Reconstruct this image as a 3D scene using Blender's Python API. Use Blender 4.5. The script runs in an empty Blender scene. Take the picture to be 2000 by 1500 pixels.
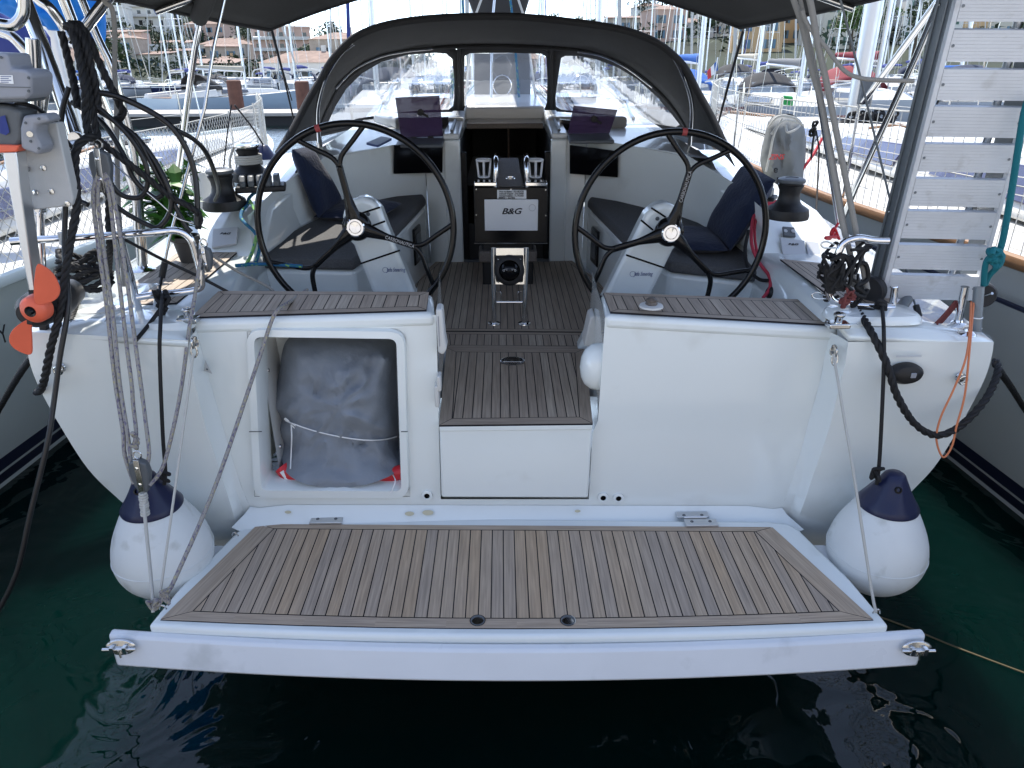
import bpy, bmesh, math, random
from mathutils import Vector, Matrix, Quaternion, noise
random.seed(7)
SC = bpy.context.scene
COL = SC.collection
R = math.radians
V = Vector
# ---------------------------------------------------------------- camera
F, CZ, CX = 1400.0, 2.26, -0.026
PITCH, YAW, ROLL = R(24.9), R(0.72), R(-0.3)
_f = V((math.sin(YAW)*math.cos(PITCH), math.cos(YAW)*math.cos(PITCH), -math.sin(PITCH)))
_r0 = V((math.cos(YAW), -math.sin(YAW), 0)); _u0 = _r0.cross(_f)
_r = _r0*math.cos(ROLL) + _u0*math.sin(ROLL); _u = -_r0*math.sin(ROLL) + _u0*math.cos(ROLL)
CAM = V((CX, 0, CZ))
def P(px, py, Y=None, Z=None, X=None):
    """measured point of the photograph at a known distance, height or side offset"""
    d = _f*F + _r*(px-1000) - _u*(py-750)
    if Y is not None: t = (Y-CAM.y)/d.y
    elif Z is not None: t = (Z-CAM.z)/d.z
    else: t = (X-CAM.x)/d.x
    return CAM + d*t
cam_d = bpy.data.cameras.new('camera'); cam = bpy.data.objects.new('camera', cam_d); COL.objects.link(cam)
cam_d.sensor_width = 36; cam_d.lens = 36*F/2000; cam_d.clip_end = 5000; cam_d.clip_start = .02
m = Matrix((_r, _u, -_f)).transposed().to_4x4(); m.translation = CAM; cam.matrix_world = m
SC.camera = cam
# ---------------------------------------------------------------- mesh builder
def cat(pts, sub=8, closed=False):
    pts = [V(p) for p in pts]; n = len(pts); out = []
    rng = range(n if closed else n-1)
    for i in rng:
        if closed: a, b, c, d = pts[(i-1) % n], pts[i], pts[(i+1) % n], pts[(i+2) % n]
        else: a, b, c, d = pts[max(i-1, 0)], pts[i], pts[i+1], pts[min(i+2, n-1)]
        for k in range(sub):
            t = k/sub
            out.append(.5*((2*b)+(c-a)*t+(2*a-5*b+4*c-d)*t*t+(3*b-a-3*c+d)*t**3))
    if not closed: out.append(pts[-1].copy())
    return out
def frames(pts, closed=False):
    n = len(pts); T = []
    for i in range(n):
        a = pts[i-1] if (i or closed) else pts[0]; b = pts[(i+1) % n] if (i < n-1 or closed) else pts[-1]
        t = (b-a); T.append(t.normalized() if t.length > 1e-9 else V((0, 0, 1)))
    ref = V((0, 0, 1)) if abs(T[0].z) < .9 else V((1, 0, 0))
    N = [(ref - T[0]*ref.dot(T[0])).normalized()]
    for i in range(1, n):
        v = N[-1] - T[i]*N[-1].dot(T[i]); N.append(v.normalized() if v.length > 1e-6 else N[-1])
    return T, N, [T[i].cross(N[i]) for i in range(n)]
class MB:
    def __init__(s): s.v = []; s.f = []; s.mi = []; s.uv = {}; s.at = {}
    def add(s, vs, fs, mi=0, uv=None, at=None):
        o = len(s.v); s.v += [tuple(q) for q in vs]
        for k, f in enumerate(fs):
            if uv: s.uv[len(s.f)] = uv[k]
            if at is not None: s.at[len(s.f)] = at
            s.f.append([o+i for i in f]); s.mi.append(mi)
        return s
    def poly(s, pts, mi=0, uv=None, at=None): return s.add(pts, [list(range(len(pts)))], mi, [uv] if uv else None, at)
    def box(s, c, size, M=None, mi=0):
        M = M or Matrix.Identity(3); c = V(c); hx, hy, hz = size[0]/2, size[1]/2, size[2]/2
        vs = [c + M @ V((x*hx, y*hy, z*hz)) for x in (-1, 1) for y in (-1, 1) for z in (-1, 1)]
        return s.add(vs, [(0, 1, 3, 2), (4, 6, 7, 5), (0, 4, 5, 1), (2, 3, 7, 6), (0, 2, 6, 4), (1, 5, 7, 3)], mi)
    def hexa(s, a, b, mi=0):
        """solid between two polygons with the same number of points"""
        n = len(a)
        return s.add(list(a)+list(b), [list(range(n))[::-1], list(range(n, 2*n))] + [(i, (i+1) % n, n+(i+1) % n, n+i) for i in range(n)], mi)
    def prism(s, pts, d, mi=0): return s.hexa([V(p) for p in pts], [V(p)+V(d) for p in pts], mi)
    def tube(s, pts, r, seg=10, closed=False, mi=0, cap=True, sq=1.0):
        pts = [V(p) for p in pts]; n = len(pts); T, N, B = frames(pts, closed); vs = []; L = [0]
        for i in range(1, n+1): L.append(L[-1]+(pts[i % n]-pts[i-1]).length)
        for i in range(n):
            rr = r[i] if isinstance(r, (list, tuple)) else r
            for k in range(seg):
                a = 2*math.pi*k/seg; vs.append(pts[i]+(N[i]*math.cos(a)+B[i]*math.sin(a)*sq)*rr)
        fs = []; uv = []
        for i in range(n if closed else n-1):
            j = (i+1) % n
            for k in range(seg):
                l = (k+1) % seg; fs.append((i*seg+k, i*seg+l, j*seg+l, j*seg+k))
                uv.append([(L[i], k/seg), (L[i], (k+1)/seg), (L[i+1], (k+1)/seg), (L[i+1], k/seg)])
        s.add(vs, fs, mi, uv)
        if cap and not closed:
            s.poly(vs[:seg][::-1], mi); s.poly(vs[-seg:], mi)
        return s
    def cyl(s, a, b, r, seg=16, mi=0, r2=None): return s.tube([a, b], [r, r if r2 is None else r2], seg, mi=mi)
    def lathe(s, prof, o=(0, 0, 0), axis=(0, 0, 1), seg=24, mi=0, up=None, sx=1, sy=1):
        ax = V(axis).normalized(); ref = V(up) if up else (V((1, 0, 0)) if abs(ax.x) < .9 else V((0, 1, 0)))
        x = (ref-ax*ref.dot(ax)).normalized(); y = ax.cross(x); o = V(o); vs = []; n = len(prof)
        for r, h in prof:
            for k in range(seg):
                a = 2*math.pi*k/seg; vs.append(o+ax*h+(x*math.cos(a)*sx+y*math.sin(a)*sy)*r)
        fs = [(i*seg+k, i*seg+(k+1) % seg, (i+1)*seg+(k+1) % seg, (i+1)*seg+k) for i in range(n-1) for k in range(seg)]
        s.add(vs, fs, mi)
        if prof[0][0] > 1e-4: s.poly(vs[:seg][::-1], mi)
        if prof[-1][0] > 1e-4: s.poly(vs[-seg:], mi)
        return s
    def grid(s, fn, nu, nv, mi=0, flip=False):
        vs = [fn(i/nu, j/nv) for i in range(nu+1) for j in range(nv+1)]; w = nv+1
        fs = [(i*w+j, (i+1)*w+j, (i+1)*w+j+1, i*w+j+1) for i in range(nu) for j in range(nv)]
        uv = [[(i/nu, j/nv), ((i+1)/nu, j/nv), ((i+1)/nu, (j+1)/nv), (i/nu, (j+1)/nv)] for i in range(nu) for j in range(nv)]
        if flip: fs = [f[::-1] for f in fs]; uv = [u[::-1] for u in uv]
        return s.add(vs, fs, mi, uv)
    def rope(s, pts, rad, pitch=None, mi=0, seg=6):
        """three-strand laid rope as real helical strands"""
        pitch = pitch or rad*7; pts = [V(p) for p in pts]
        out = [pts[0]]; step = pitch/9
        for i in range(1, len(pts)):
            d = pts[i]-pts[i-1]; k = max(1, int(d.length/step))
            for j in range(1, k+1): out.append(pts[i-1]+d*(j/k))
        T, N, B = frames(out); L = 0; hs = [[], [], []]
        for i, p in enumerate(out):
            if i: L += (p-out[i-1]).length
            for q in range(3):
                a = 2*math.pi*(L/pitch+q/3); hs[q].append(p+(N[i]*math.cos(a)+B[i]*math.sin(a))*rad*.5)
        for q in range(3): s.tube(hs[q], rad*.56, seg, mi=mi)
        return s
def ob(name, mb, mat, parent=None, bevel=0, smooth=40, solid=0, weld=False, seg=2, sub=0, sol_off=-1):
    me = bpy.data.meshes.new(name); me.from_pydata(mb.v, [], mb.f)
    for m_ in (mat if isinstance(mat, (list, tuple)) else [mat]): me.materials.append(m_)
    for p, k in zip(me.polygons, mb.mi): p.material_index = k
    if mb.uv:
        ul = me.uv_layers.new(name='UVMap').data
        for fi, u in mb.uv.items():
            for k, li in enumerate(me.polygons[fi].loop_indices): ul[li].uv = u[k]
    if mb.at:
        ca = me.color_attributes.new('pl', 'FLOAT_COLOR', 'CORNER').data
        for fi, a in mb.at.items():
            for li in me.polygons[fi].loop_indices: ca[li].color = (a, a, a, 1)
    bm = bmesh.new(); bm.from_mesh(me)
    if weld: bmesh.ops.remove_doubles(bm, verts=bm.verts, dist=1e-5)
    if not mb.at: bmesh.ops.recalc_face_normals(bm, faces=bm.faces)
    bm.to_mesh(me); bm.free()
    if smooth: me.shade_smooth(); me.set_sharp_from_angle(angle=R(smooth))
    o = bpy.data.objects.new(name, me); COL.objects.link(o)
    if parent: par(o, parent)
    if solid: q = o.modifiers.new('s', 'SOLIDIFY'); q.thickness = solid; q.offset = sol_off
    if sub: q = o.modifiers.new('u', 'SUBSURF'); q.levels = sub; q.render_levels = sub
    if bevel: q = o.modifiers.new('b', 'BEVEL'); q.width = bevel; q.segments = seg; q.limit_method = 'ANGLE'; q.angle_limit = R(32); q.harden_normals = False
    return o
def par(o, p):
    o.parent = p
    if p.type == 'EMPTY': o.matrix_parent_inverse = Matrix.LocRotScale(p.location, p.rotation_euler, p.scale).inverted()
def tag(o, label=None, cat=None, group=None, kind=None):
    if label: o['label'] = label
    if cat: o['category'] = cat
    if group: o['group'] = group
    if kind: o['kind'] = kind
    return o
def thing(name, label, cat, loc=(0, 0, 0), group=None):
    o = bpy.data.objects.new(name, None); COL.objects.link(o); o.location = loc; o.empty_display_size = .1
    return tag(o, label, cat, group)
def struct(name, mb, mat, **k): return tag(ob(name, mb, mat, **k), kind='structure')
KIDS = {}
def copy_tree(o, parent=None):
    c = o.copy(); COL.objects.link(c)
    if parent: c.parent = parent
    for ch in [q for q in bpy.data.objects if q.parent == o]: copy_tree(ch, c)
    return c
# ---------------------------------------------------------------- materials
def mat(name, col, rough=.5, metal=0, coat=0, bump=0, bscale=60, var=0, vscale=3, alpha=1, trans=0, ior=1.45, spec=.5, rvar=0, stretch=(1, 1, 1), dirt=None, dirt_t=.62, fine=None, sheen=0):
    m = bpy.data.materials.new(name); m.use_nodes = True; nt = m.node_tree; N = nt.nodes; L = nt.links
    b = N['Principled BSDF']; b.inputs['Base Color'].default_value = (*col, 1); b.inputs['Roughness'].default_value = rough
    b.inputs['Metallic'].default_value = metal; b.inputs['IOR'].default_value = ior; b.inputs['Specular IOR Level'].default_value = spec
    if coat: b.inputs['Coat Weight'].default_value = coat; b.inputs['Coat Roughness'].default_value = .05
    if sheen: b.inputs['Sheen Weight'].default_value = sheen
    if trans: b.inputs['Transmission Weight'].default_value = trans
    if alpha < 1: b.inputs['Alpha'].default_value = alpha
    tc = N.new('ShaderNodeTexCoord'); mp = N.new('ShaderNodeMapping'); mp.inputs['Scale'].default_value = stretch
    L.new(tc.outputs['Object'], mp.inputs['Vector'])
    def nz(scale, det=4):
        n = N.new('ShaderNodeTexNoise'); n.inputs['Scale'].default_value = scale; n.inputs['Detail'].default_value = det
        L.new(mp.outputs['Vector'], n.inputs['Vector']); return n
    if var or dirt:
        n = nz(vscale, 6); r = N.new('ShaderNodeValToRGB'); r.color_ramp.elements[0].position = .3; r.color_ramp.elements[1].position = .7
        r.color_ramp.elements[0].color = (*[c*(1-var) for c in col], 1); r.color_ramp.elements[1].color = (*[min(1, c*(1+var)) for c in col], 1)
        L.new(n.outputs['Fac'], r.inputs['Fac']); out = r.outputs['Color']
        if dirt:
            n2 = nz(vscale*2.3, 8); r2 = N.new('ShaderNodeValToRGB'); r2.color_ramp.elements[0].position = dirt_t; r2.color_ramp.elements[1].position = dirt_t+.16
            r2.color_ramp.elements[0].color = (0, 0, 0, 1); r2.color_ramp.elements[1].color = (.6, .6, .6, 1)
            L.new(n2.outputs['Fac'], r2.inputs['Fac']); mx = N.new('ShaderNodeMix'); mx.data_type = 'RGBA'
            L.new(r2.outputs['Color'], mx.inputs[0]); L.new(out, mx.inputs[6]); mx.inputs[7].default_value = (*dirt, 1); out = mx.outputs[2]
        L.new(out, b.inputs['Base Color'])
    if rvar:
        n = nz(vscale*1.7, 5); mr = N.new('ShaderNodeMapRange'); mr.inputs[3].default_value = max(0, rough-rvar); mr.inputs[4].default_value = rough+rvar
        L.new(n.outputs['Fac'], mr.inputs[0]); L.new(mr.outputs[0], b.inputs['Roughness'])
    if bump:
        n = nz(bscale, 3); bp = N.new('ShaderNodeBump'); bp.inputs['Strength'].default_value = bump; bp.inputs['Distance'].default_value = .01
        L.new(n.outputs['Fac'], bp.inputs['Height']); L.new(bp.outputs['Normal'], b.inputs['Normal'])
    return m
M = {}
M['gel'] = mat('gelcoat', (.745, .785, .772), .14, coat=.8, var=.03, vscale=1.5, rvar=.06, dirt=(.58, .59, .55), dirt_t=.60)
M['gel2'] = mat('gelcoat_matt', (.70, .72, .74), .35, var=.05, vscale=3, rvar=.1, dirt=(.5, .5, .46), dirt_t=.6, bump=.05, bscale=300)
M['gelw'] = mat('old_white', (.56, .56, .54), .4, var=.05, vscale=2, dirt=(.5, .49, .44), dirt_t=.6)
M['steel'] = mat('stainless', (.62, .62, .61), .13, metal=1, rvar=.05, vscale=8)
M['alu'] = mat('aluminium', (.62, .64, .66), .38, metal=1, rvar=.08, vscale=5, bump=.03, bscale=200)
M['alug'] = mat('grey_alu', (.17, .19, .205), .45, metal=.3, var=.06)
M['blk'] = mat('black_gloss', (.005, .005, .006), .22, spec=.25)
M['blkm'] = mat('black_matt', (.012, .012, .013), .5, bump=.1)
M['carbon'] = mat('carbon', (.005, .0048, .005), .14, var=.3, vscale=220, spec=.35)
M['rubber'] = mat('rubber', (.02, .02, .022), .6)
M['canvas'] = mat('canvas', (.030, .031, .034), .85, var=.12, vscale=4, bump=.25, bscale=900)
M['canvasin'] = mat('canvas_lining', (.042, .043, .045), .9, var=.1, vscale=3, bump=.2, bscale=900)
M['navy'] = mat('navy_cloth', (.008, .016, .045), .9, var=.15, vscale=9, bump=.5, bscale=60, sheen=.1)
M['cush'] = mat('grey_cushion', (.095, .095, .097), .95, var=.18, vscale=120, bump=.3, bscale=700)
M['cover'] = mat('grey_cover', (.20, .225, .26), .75, var=.10, vscale=6, bump=.8, bscale=16)
M['covl'] = mat('light_cover', (.19, .20, .20), .8, var=.08, vscale=6, bump=.4, bscale=20)
M['red'] = mat('red_pvc', (.55, .02, .03), .4)
M['orange'] = mat('propeller_orange', (.72, .13, .065), .45, var=.06, vscale=12)
M['fend'] = mat('fender_white', (.66, .69, .69), .42, var=.05, vscale=5, dirt=(.36, .37, .33), dirt_t=.59, bump=.05, bscale=30)
M['fendn'] = mat('fender_navy', (.006, .010, .045), .35, bump=.15, bscale=15)
M['ropeb'] = mat('rope_black', (.008, .008, .009), .7)
M['hose'] = mat('black_hose', (.010, .010, .011), .35)
M['ropew'] = mat('rope_white', (.50, .49, .45), .85, bump=.5, bscale=300)
M['ropeg'] = mat('rope_grey', (.28, .27, .25), .9, bump=.5, bscale=300)
M['ropet'] = mat('rope_teal', (.005, .14, .17), .8, bump=.4, bscale=300)
M['roper'] = mat('rope_red', (.17, .045, .04), .85, bump=.4, bscale=300)
M['ropeo'] = mat('rope_orange', (.60, .20, .09), .7)
M['ropep'] = mat('rope_pink', (.45, .04, .07), .8)
M['blue'] = mat('blue_tarp', (.0, .16, .55), .6, bump=.3, bscale=12)
M['blued'] = mat('blue_sail_cover', (.035, .05, .20), .85, bump=.5, bscale=10)
M['motor'] = mat('motor_grey', (.26, .27, .30), .45)
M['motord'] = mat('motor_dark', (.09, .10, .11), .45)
M['plate'] = mat('grey_plate', (.42, .43, .43), .5, var=.06, vscale=15, bump=.1, bscale=200)
M['leaf'] = mat('leaf', (.04, .125, .02), .4, var=.3, vscale=20)
M['pot'] = mat('pot', (.06, .055, .05), .6)
M['hullg'] = mat('grey_green_hull', (.60, .66, .64), .3, coat=.3, var=.04, vscale=1)
M['hullr'] = mat('grey_hull', (.60, .63, .62), .3, coat=.3, var=.04, vscale=1)
M['navyp'] = mat('navy_paint', (.008, .012, .035), .3)
M['wht'] = mat('white_paint', (.78, .79, .79), .4)
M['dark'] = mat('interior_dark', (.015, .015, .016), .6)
M['wood'] = mat('varnished_wood', (.12, .065, .035), .35, var=.3, vscale=5, stretch=(1, 14, 14), coat=.3)
M['woodg'] = mat('grey_wood', (.12, .10, .085), .5, var=.3, vscale=6, stretch=(30, 2, 30))
M['rail'] = mat('teak_rail', (.22, .11, .045), .5, var=.25, vscale=5, stretch=(12, 1, 12))
M['text'] = mat('black_text', (.01, .01, .012), .5)
M['textb'] = mat('blue_text', (.05, .08, .22), .5)
M['textw'] = mat('white_text', (.4, .4, .4), .5)
M['textr'] = mat('red_text', (.6, .03, .03), .5)
M['chrome'] = mat('chrome', (.75, .75, .76), .05, metal=1)
M['lens'] = mat('lens_black', (.004, .004, .005), .12, spec=.25)
M['mark'] = mat('red_mark', (.30, .05, .05), .6)
def braid(name, base, f1, f2, sc=70):
    m = bpy.data.materials.new(name); m.use_nodes = True; N = m.node_tree.nodes; L = m.node_tree.links; b = N['Principled BSDF']; b.inputs['Roughness'].default_value = .85
    uv = N.new('ShaderNodeUVMap'); mp = N.new('ShaderNodeMapping'); mp.inputs['Scale'].default_value = (sc, 4, 1); mp.inputs['Rotation'].default_value = (0, 0, .6)
    L.new(uv.outputs[0], mp.inputs[0]); ck = N.new('ShaderNodeTexChecker'); ck.inputs['Scale'].default_value = 1; L.new(mp.outputs[0], ck.inputs['Vector'])
    n = N.new('ShaderNodeTexNoise'); n.inputs['Scale'].default_value = 1.1; L.new(mp.outputs[0], n.inputs['Vector'])
    r = N.new('ShaderNodeValToRGB'); r.color_ramp.interpolation = 'CONSTANT'; e = r.color_ramp.elements
    e[0].color = (*f1, 1); e[1].position = .46; e[1].color = (*base, 1); q = e.new(.58); q.color = (*f2, 1)
    L.new(n.outputs['Fac'], r.inputs[0]); mx = N.new('ShaderNodeMix'); mx.data_type = 'RGBA'; L.new(ck.outputs['Fac'], mx.inputs[0])
    L.new(r.outputs[0], mx.inputs[7]); mx.inputs[6].default_value = (*base, 1); L.new(mx.outputs[2], b.inputs['Base Color'])
    bp = N.new('ShaderNodeBump'); bp.inputs['Strength'].default_value = .5; bp.inputs['Distance'].default_value = .002; L.new(ck.outputs['Fac'], bp.inputs['Height']); L.new(bp.outputs[0], b.inputs['Normal'])
    return m
M['br_grey'] = braid('braid_grey', (.27, .255, .24), (.13, .115, .17), (.34, .31, .19))
M['br_blue'] = braid('braid_blue', (.01, .10, .22), (.02, .16, .16), (.25, .45, .10), 30)
M['br_green'] = braid('braid_green', (.20, .42, .12), (.02, .14, .20), (.35, .5, .2), 30)
def teakmat(name, c1, c2, c3):
    m = bpy.data.materials.new(name); m.use_nodes = True; N = m.node_tree.nodes; L = m.node_tree.links; b = N['Principled BSDF']
    uv = N.new('ShaderNodeUVMap'); mp = N.new('ShaderNodeMapping'); mp.inputs['Scale'].default_value = (5, 130, 1); L.new(uv.outputs[0], mp.inputs[0])
    at = N.new('ShaderNodeAttribute'); at.attribute_name = 'pl'
    n = N.new('ShaderNodeTexNoise'); n.inputs['Scale'].default_value = 1; n.inputs['Detail'].default_value = 6; n.inputs['Distortion'].default_value = .4; L.new(mp.outputs[0], n.inputs['Vector'])
    mp2 = N.new('ShaderNodeMapping'); mp2.inputs['Scale'].default_value = (2.5, 9, 1); L.new(uv.outputs[0], mp2.inputs[0])
    n2 = N.new('ShaderNodeTexNoise'); n2.inputs['Scale'].default_value = 1; n2.inputs['Detail'].default_value = 5; L.new(mp2.outputs[0], n2.inputs['Vector'])
    a = N.new('ShaderNodeMath'); a.operation = 'MULTIPLY_ADD'; a.inputs[1].default_value = .55; L.new(at.outputs['Fac'], a.inputs[0])
    s = N.new('ShaderNodeMath'); s.operation = 'MULTIPLY'; s.inputs[1].default_value = .5; L.new(n2.outputs['Fac'], s.inputs[0]); L.new(s.outputs[0], a.inputs[2])
    r = N.new('ShaderNodeValToRGB'); e = r.color_ramp.elements; e[0].position = .12; e[0].color = (*c1, 1); e[1].position = .85; e[1].color = (*c3, 1); q = e.new(.5); q.color = (*c2, 1)
    L.new(a.outputs[0], r.inputs[0])
    g = N.new('ShaderNodeMapRange'); g.inputs[1].default_value = .3; g.inputs[2].default_value = .7; g.inputs[3].default_value = .72; g.inputs[4].default_value = 1.12; L.new(n.outputs['Fac'], g.inputs[0])
    mx = N.new('ShaderNodeMix'); mx.data_type = 'RGBA'; mx.blend_type = 'MULTIPLY'; mx.inputs[0].default_value = 1; L.new(r.outputs[0], mx.inputs[6]); L.new(g.outputs[0], mx.inputs[7])
    L.new(mx.outputs[2], b.inputs['Base Color']); b.inputs['Roughness'].default_value = .62
    bp = N.new('ShaderNodeBump'); bp.inputs['Strength'].default_value = .35; bp.inputs['Distance'].default_value = .002; L.new(n.outputs['Fac'], bp.inputs['Height']); L.new(bp.outputs[0], b.inputs['Normal'])
    return m
M['teak'] = teakmat('teak', (.35, .29, .24), (.44, .345, .255), (.45, .325, .21))
M['teakd'] = teakmat('teak_weathered', (.30, .24, .185), (.375, .30, .23), (.44, .37, .29))
M['caulk'] = mat('caulk', (.008, .008, .014), .6)
# ---------------------------------------------------------------- teak decking
def clip(poly, n, d):
    out = []
    for i in range(len(poly)):
        a, b = poly[i], poly[(i+1) % len(poly)]; da, db = a.dot(n)-d, b.dot(n)-d
        if da >= 0: out.append(a)
        if (da > 0) != (db > 0) and abs(da-db) > 1e-12: out.append(a+(b-a)*(da/(da-db)))
    return out
def teak(name, pts, direc, w, border, parent, mt='teak', seam=.0035, lift=.006, bords=None, off=0):
    pts = [V(p) for p in pts]; c = sum(pts, V())/len(pts); n = V()
    for i in range(len(pts)): n += (pts[i]-c).cross(pts[(i+1) % len(pts)]-c)
    n.normalize()
    if n.z < 0: pts = pts[::-1]; n = -n
    d = V(direc); e1 = (d-n*d.dot(n)).normalized(); e2 = n.cross(e1)
    q = [V(((p-c).dot(e1), (p-c).dot(e2))) for p in pts]; hh = [(p-c).dot(n) for p in pts]
    # height field: least squares plane is fine, pts nearly planar
    def W(v, h=0): return c+e1*v.x+e2*v.y+n*h
    N_ = len(q); bw = bords or [border]*N_
    def off_line(i):
        a, b = q[i], q[(i+1) % N_]; t = (b-a).normalized(); nn = V((-t.y, t.x)); return nn, nn.dot(a)+bw[i]
    inner = []
    for i in range(N_):
        n1, d1 = off_line(i-1); n2, d2 = off_line(i); det = n1.x*n2.y-n1.y*n2.x
        if abs(det) < .04: inner.append(q[i]+n2*bw[i])
        else: inner.append(V(((d1*n2.y-d2*n1.y)/det, (n1.x*d2-n2.x*d1)/det)))
    mb = MB(); rnd = random.random
    base = MB(); base.hexa([W(v, -.001) for v in q], [W(v, lift-.0025) for v in q])
    for i in range(N_):
        j = (i+1) % N_
        if bw[i] < .002: continue
        o1, o2, i2, i1 = q[i].copy(), q[j].copy(), inner[j].copy(), inner[i].copy(); t = (o2-o1).normalized()
        def sharp(k):
            a = (q[k]-q[k-1]).normalized(); b = (q[(k+1) % N_]-q[k]).normalized(); return a.dot(b) < .96
        if sharp(i): o1 += t*seam*.5; i1 += t*seam*.5
        if sharp(j): o2 -= t*seam*.5; i2 -= t*seam*.5
        u0 = rnd()*9; L_ = (o2-o1).length
        mb.poly([W(v, lift) for v in (o1, o2, i2, i1)], 0, [(u0, 0), (u0+L_, 0), (u0+L_, bw[i]), (u0, bw[i])], .25+.3*rnd() if sharp(i) or sharp(j) else .4)
    inn = []
    for i in range(N_): inn.append(inner[i])
    ys = [v.y for v in inn]; y0 = min(ys)+off; k = 0
    # inset for seam
    cen = sum(inn, V((0, 0)))/N_
    ins = inn
    for i in range(N_):
        t = (inn[(i+1) % N_]-inn[i]);
        if t.length < 1e-6: continue
        t.normalize(); nn = V((-t.y, t.x)); ins = clip(ins, nn, nn.dot(inn[i])+seam)
    y = min(ys)-w+off
    while y < max(ys):
        pl = clip(clip(ins, V((0, 1)), y+seam*.5), V((0, -1)), -(y+w-seam*.5))
        if len(pl) >= 3:
            u0 = rnd()*20; v0 = rnd()*7
            mb.poly([W(v, lift) for v in pl], 0, [(v.x+u0, v.y+v0) for v in pl], rnd())
        y += w
    for f in base.f: mb.add([base.v[i] for i in f], [list(range(len(f)))], 1, None, 0)
    return ob(name, mb, [M[mt], M['caulk']], parent, smooth=0)
def text(name, s, o, right, up, h, mt, parent, shear=0, bold=0, lift=.002, wid=None, thick=.0006):
    cu = bpy.data.curves.new(name, 'FONT'); cu.body = s; cu.size = 1; cu.shear = shear; cu.align_x = 'CENTER'; cu.align_y = 'CENTER'; cu.offset = bold; cu.extrude = 0
    to = bpy.data.objects.new(name, cu); COL.objects.link(to); bpy.context.view_layer.update()
    me = bpy.data.meshes.new_from_object(to.evaluated_get(bpy.context.evaluated_depsgraph_get())); bpy.data.objects.remove(to)
    r = V(right).normalized(); u = V(up); u = (u-r*u.dot(r)).normalized(); n = r.cross(u)
    xs = [v.co.x for v in me.vertices]; sx = h if not wid else wid/(max(xs)-min(xs))
    for v in me.vertices: v.co = V(o)+r*v.co.x*sx+u*v.co.y*h+n*lift
    me.materials.clear(); me.materials.append(M[mt])
    ob_ = bpy.data.objects.new(name, me); COL.objects.link(ob_)
    if parent: par(ob_, parent)
    q = ob_.modifiers.new('s', 'SOLIDIFY'); q.thickness = thick
    return ob_
# ---------------------------------------------------------------- light
SUN_EL, SUN_AZ = R(60), R(-14)      # azimuth from +Y (ahead), negative = to the left
w = bpy.data.worlds.new('World'); SC.world = w; w.use_nodes = True
N = w.node_tree.nodes; L = w.node_tree.links
sk = N.new('ShaderNodeTexSky'); sk.sky_type = 'NISHITA'; sk.sun_disc = False; sk.sun_elevation = SUN_EL; sk.sun_rotation = SUN_AZ
sk.dust_density = .0; sk.air_density = .6; sk.ozone_density = .5
hs = N.new('ShaderNodeHueSaturation'); hs.inputs['Saturation'].default_value = .74; L.new(sk.outputs[0], hs.inputs['Color']); L.new(hs.outputs[0], N['Background'].inputs[0]); N['Background'].inputs[1].default_value = .15
sd = V((math.sin(SUN_AZ)*math.cos(SUN_EL), math.cos(SUN_AZ)*math.cos(SUN_EL), math.sin(SUN_EL)))
sl = bpy.data.lights.new('sun', 'SUN'); sl.energy = 2.4; sl.angle = R(.53); sl.color = (1, .95, .87)
so = bpy.data.objects.new('sun', sl); COL.objects.link(so); so.rotation_euler = sd.to_track_quat('Z', 'Y').to_euler()
SC.render.engine = 'CYCLES'
SC.view_settings.view_transform = 'Standard'; SC.view_settings.look = 'None'; SC.view_settings.exposure = 1.78
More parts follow.
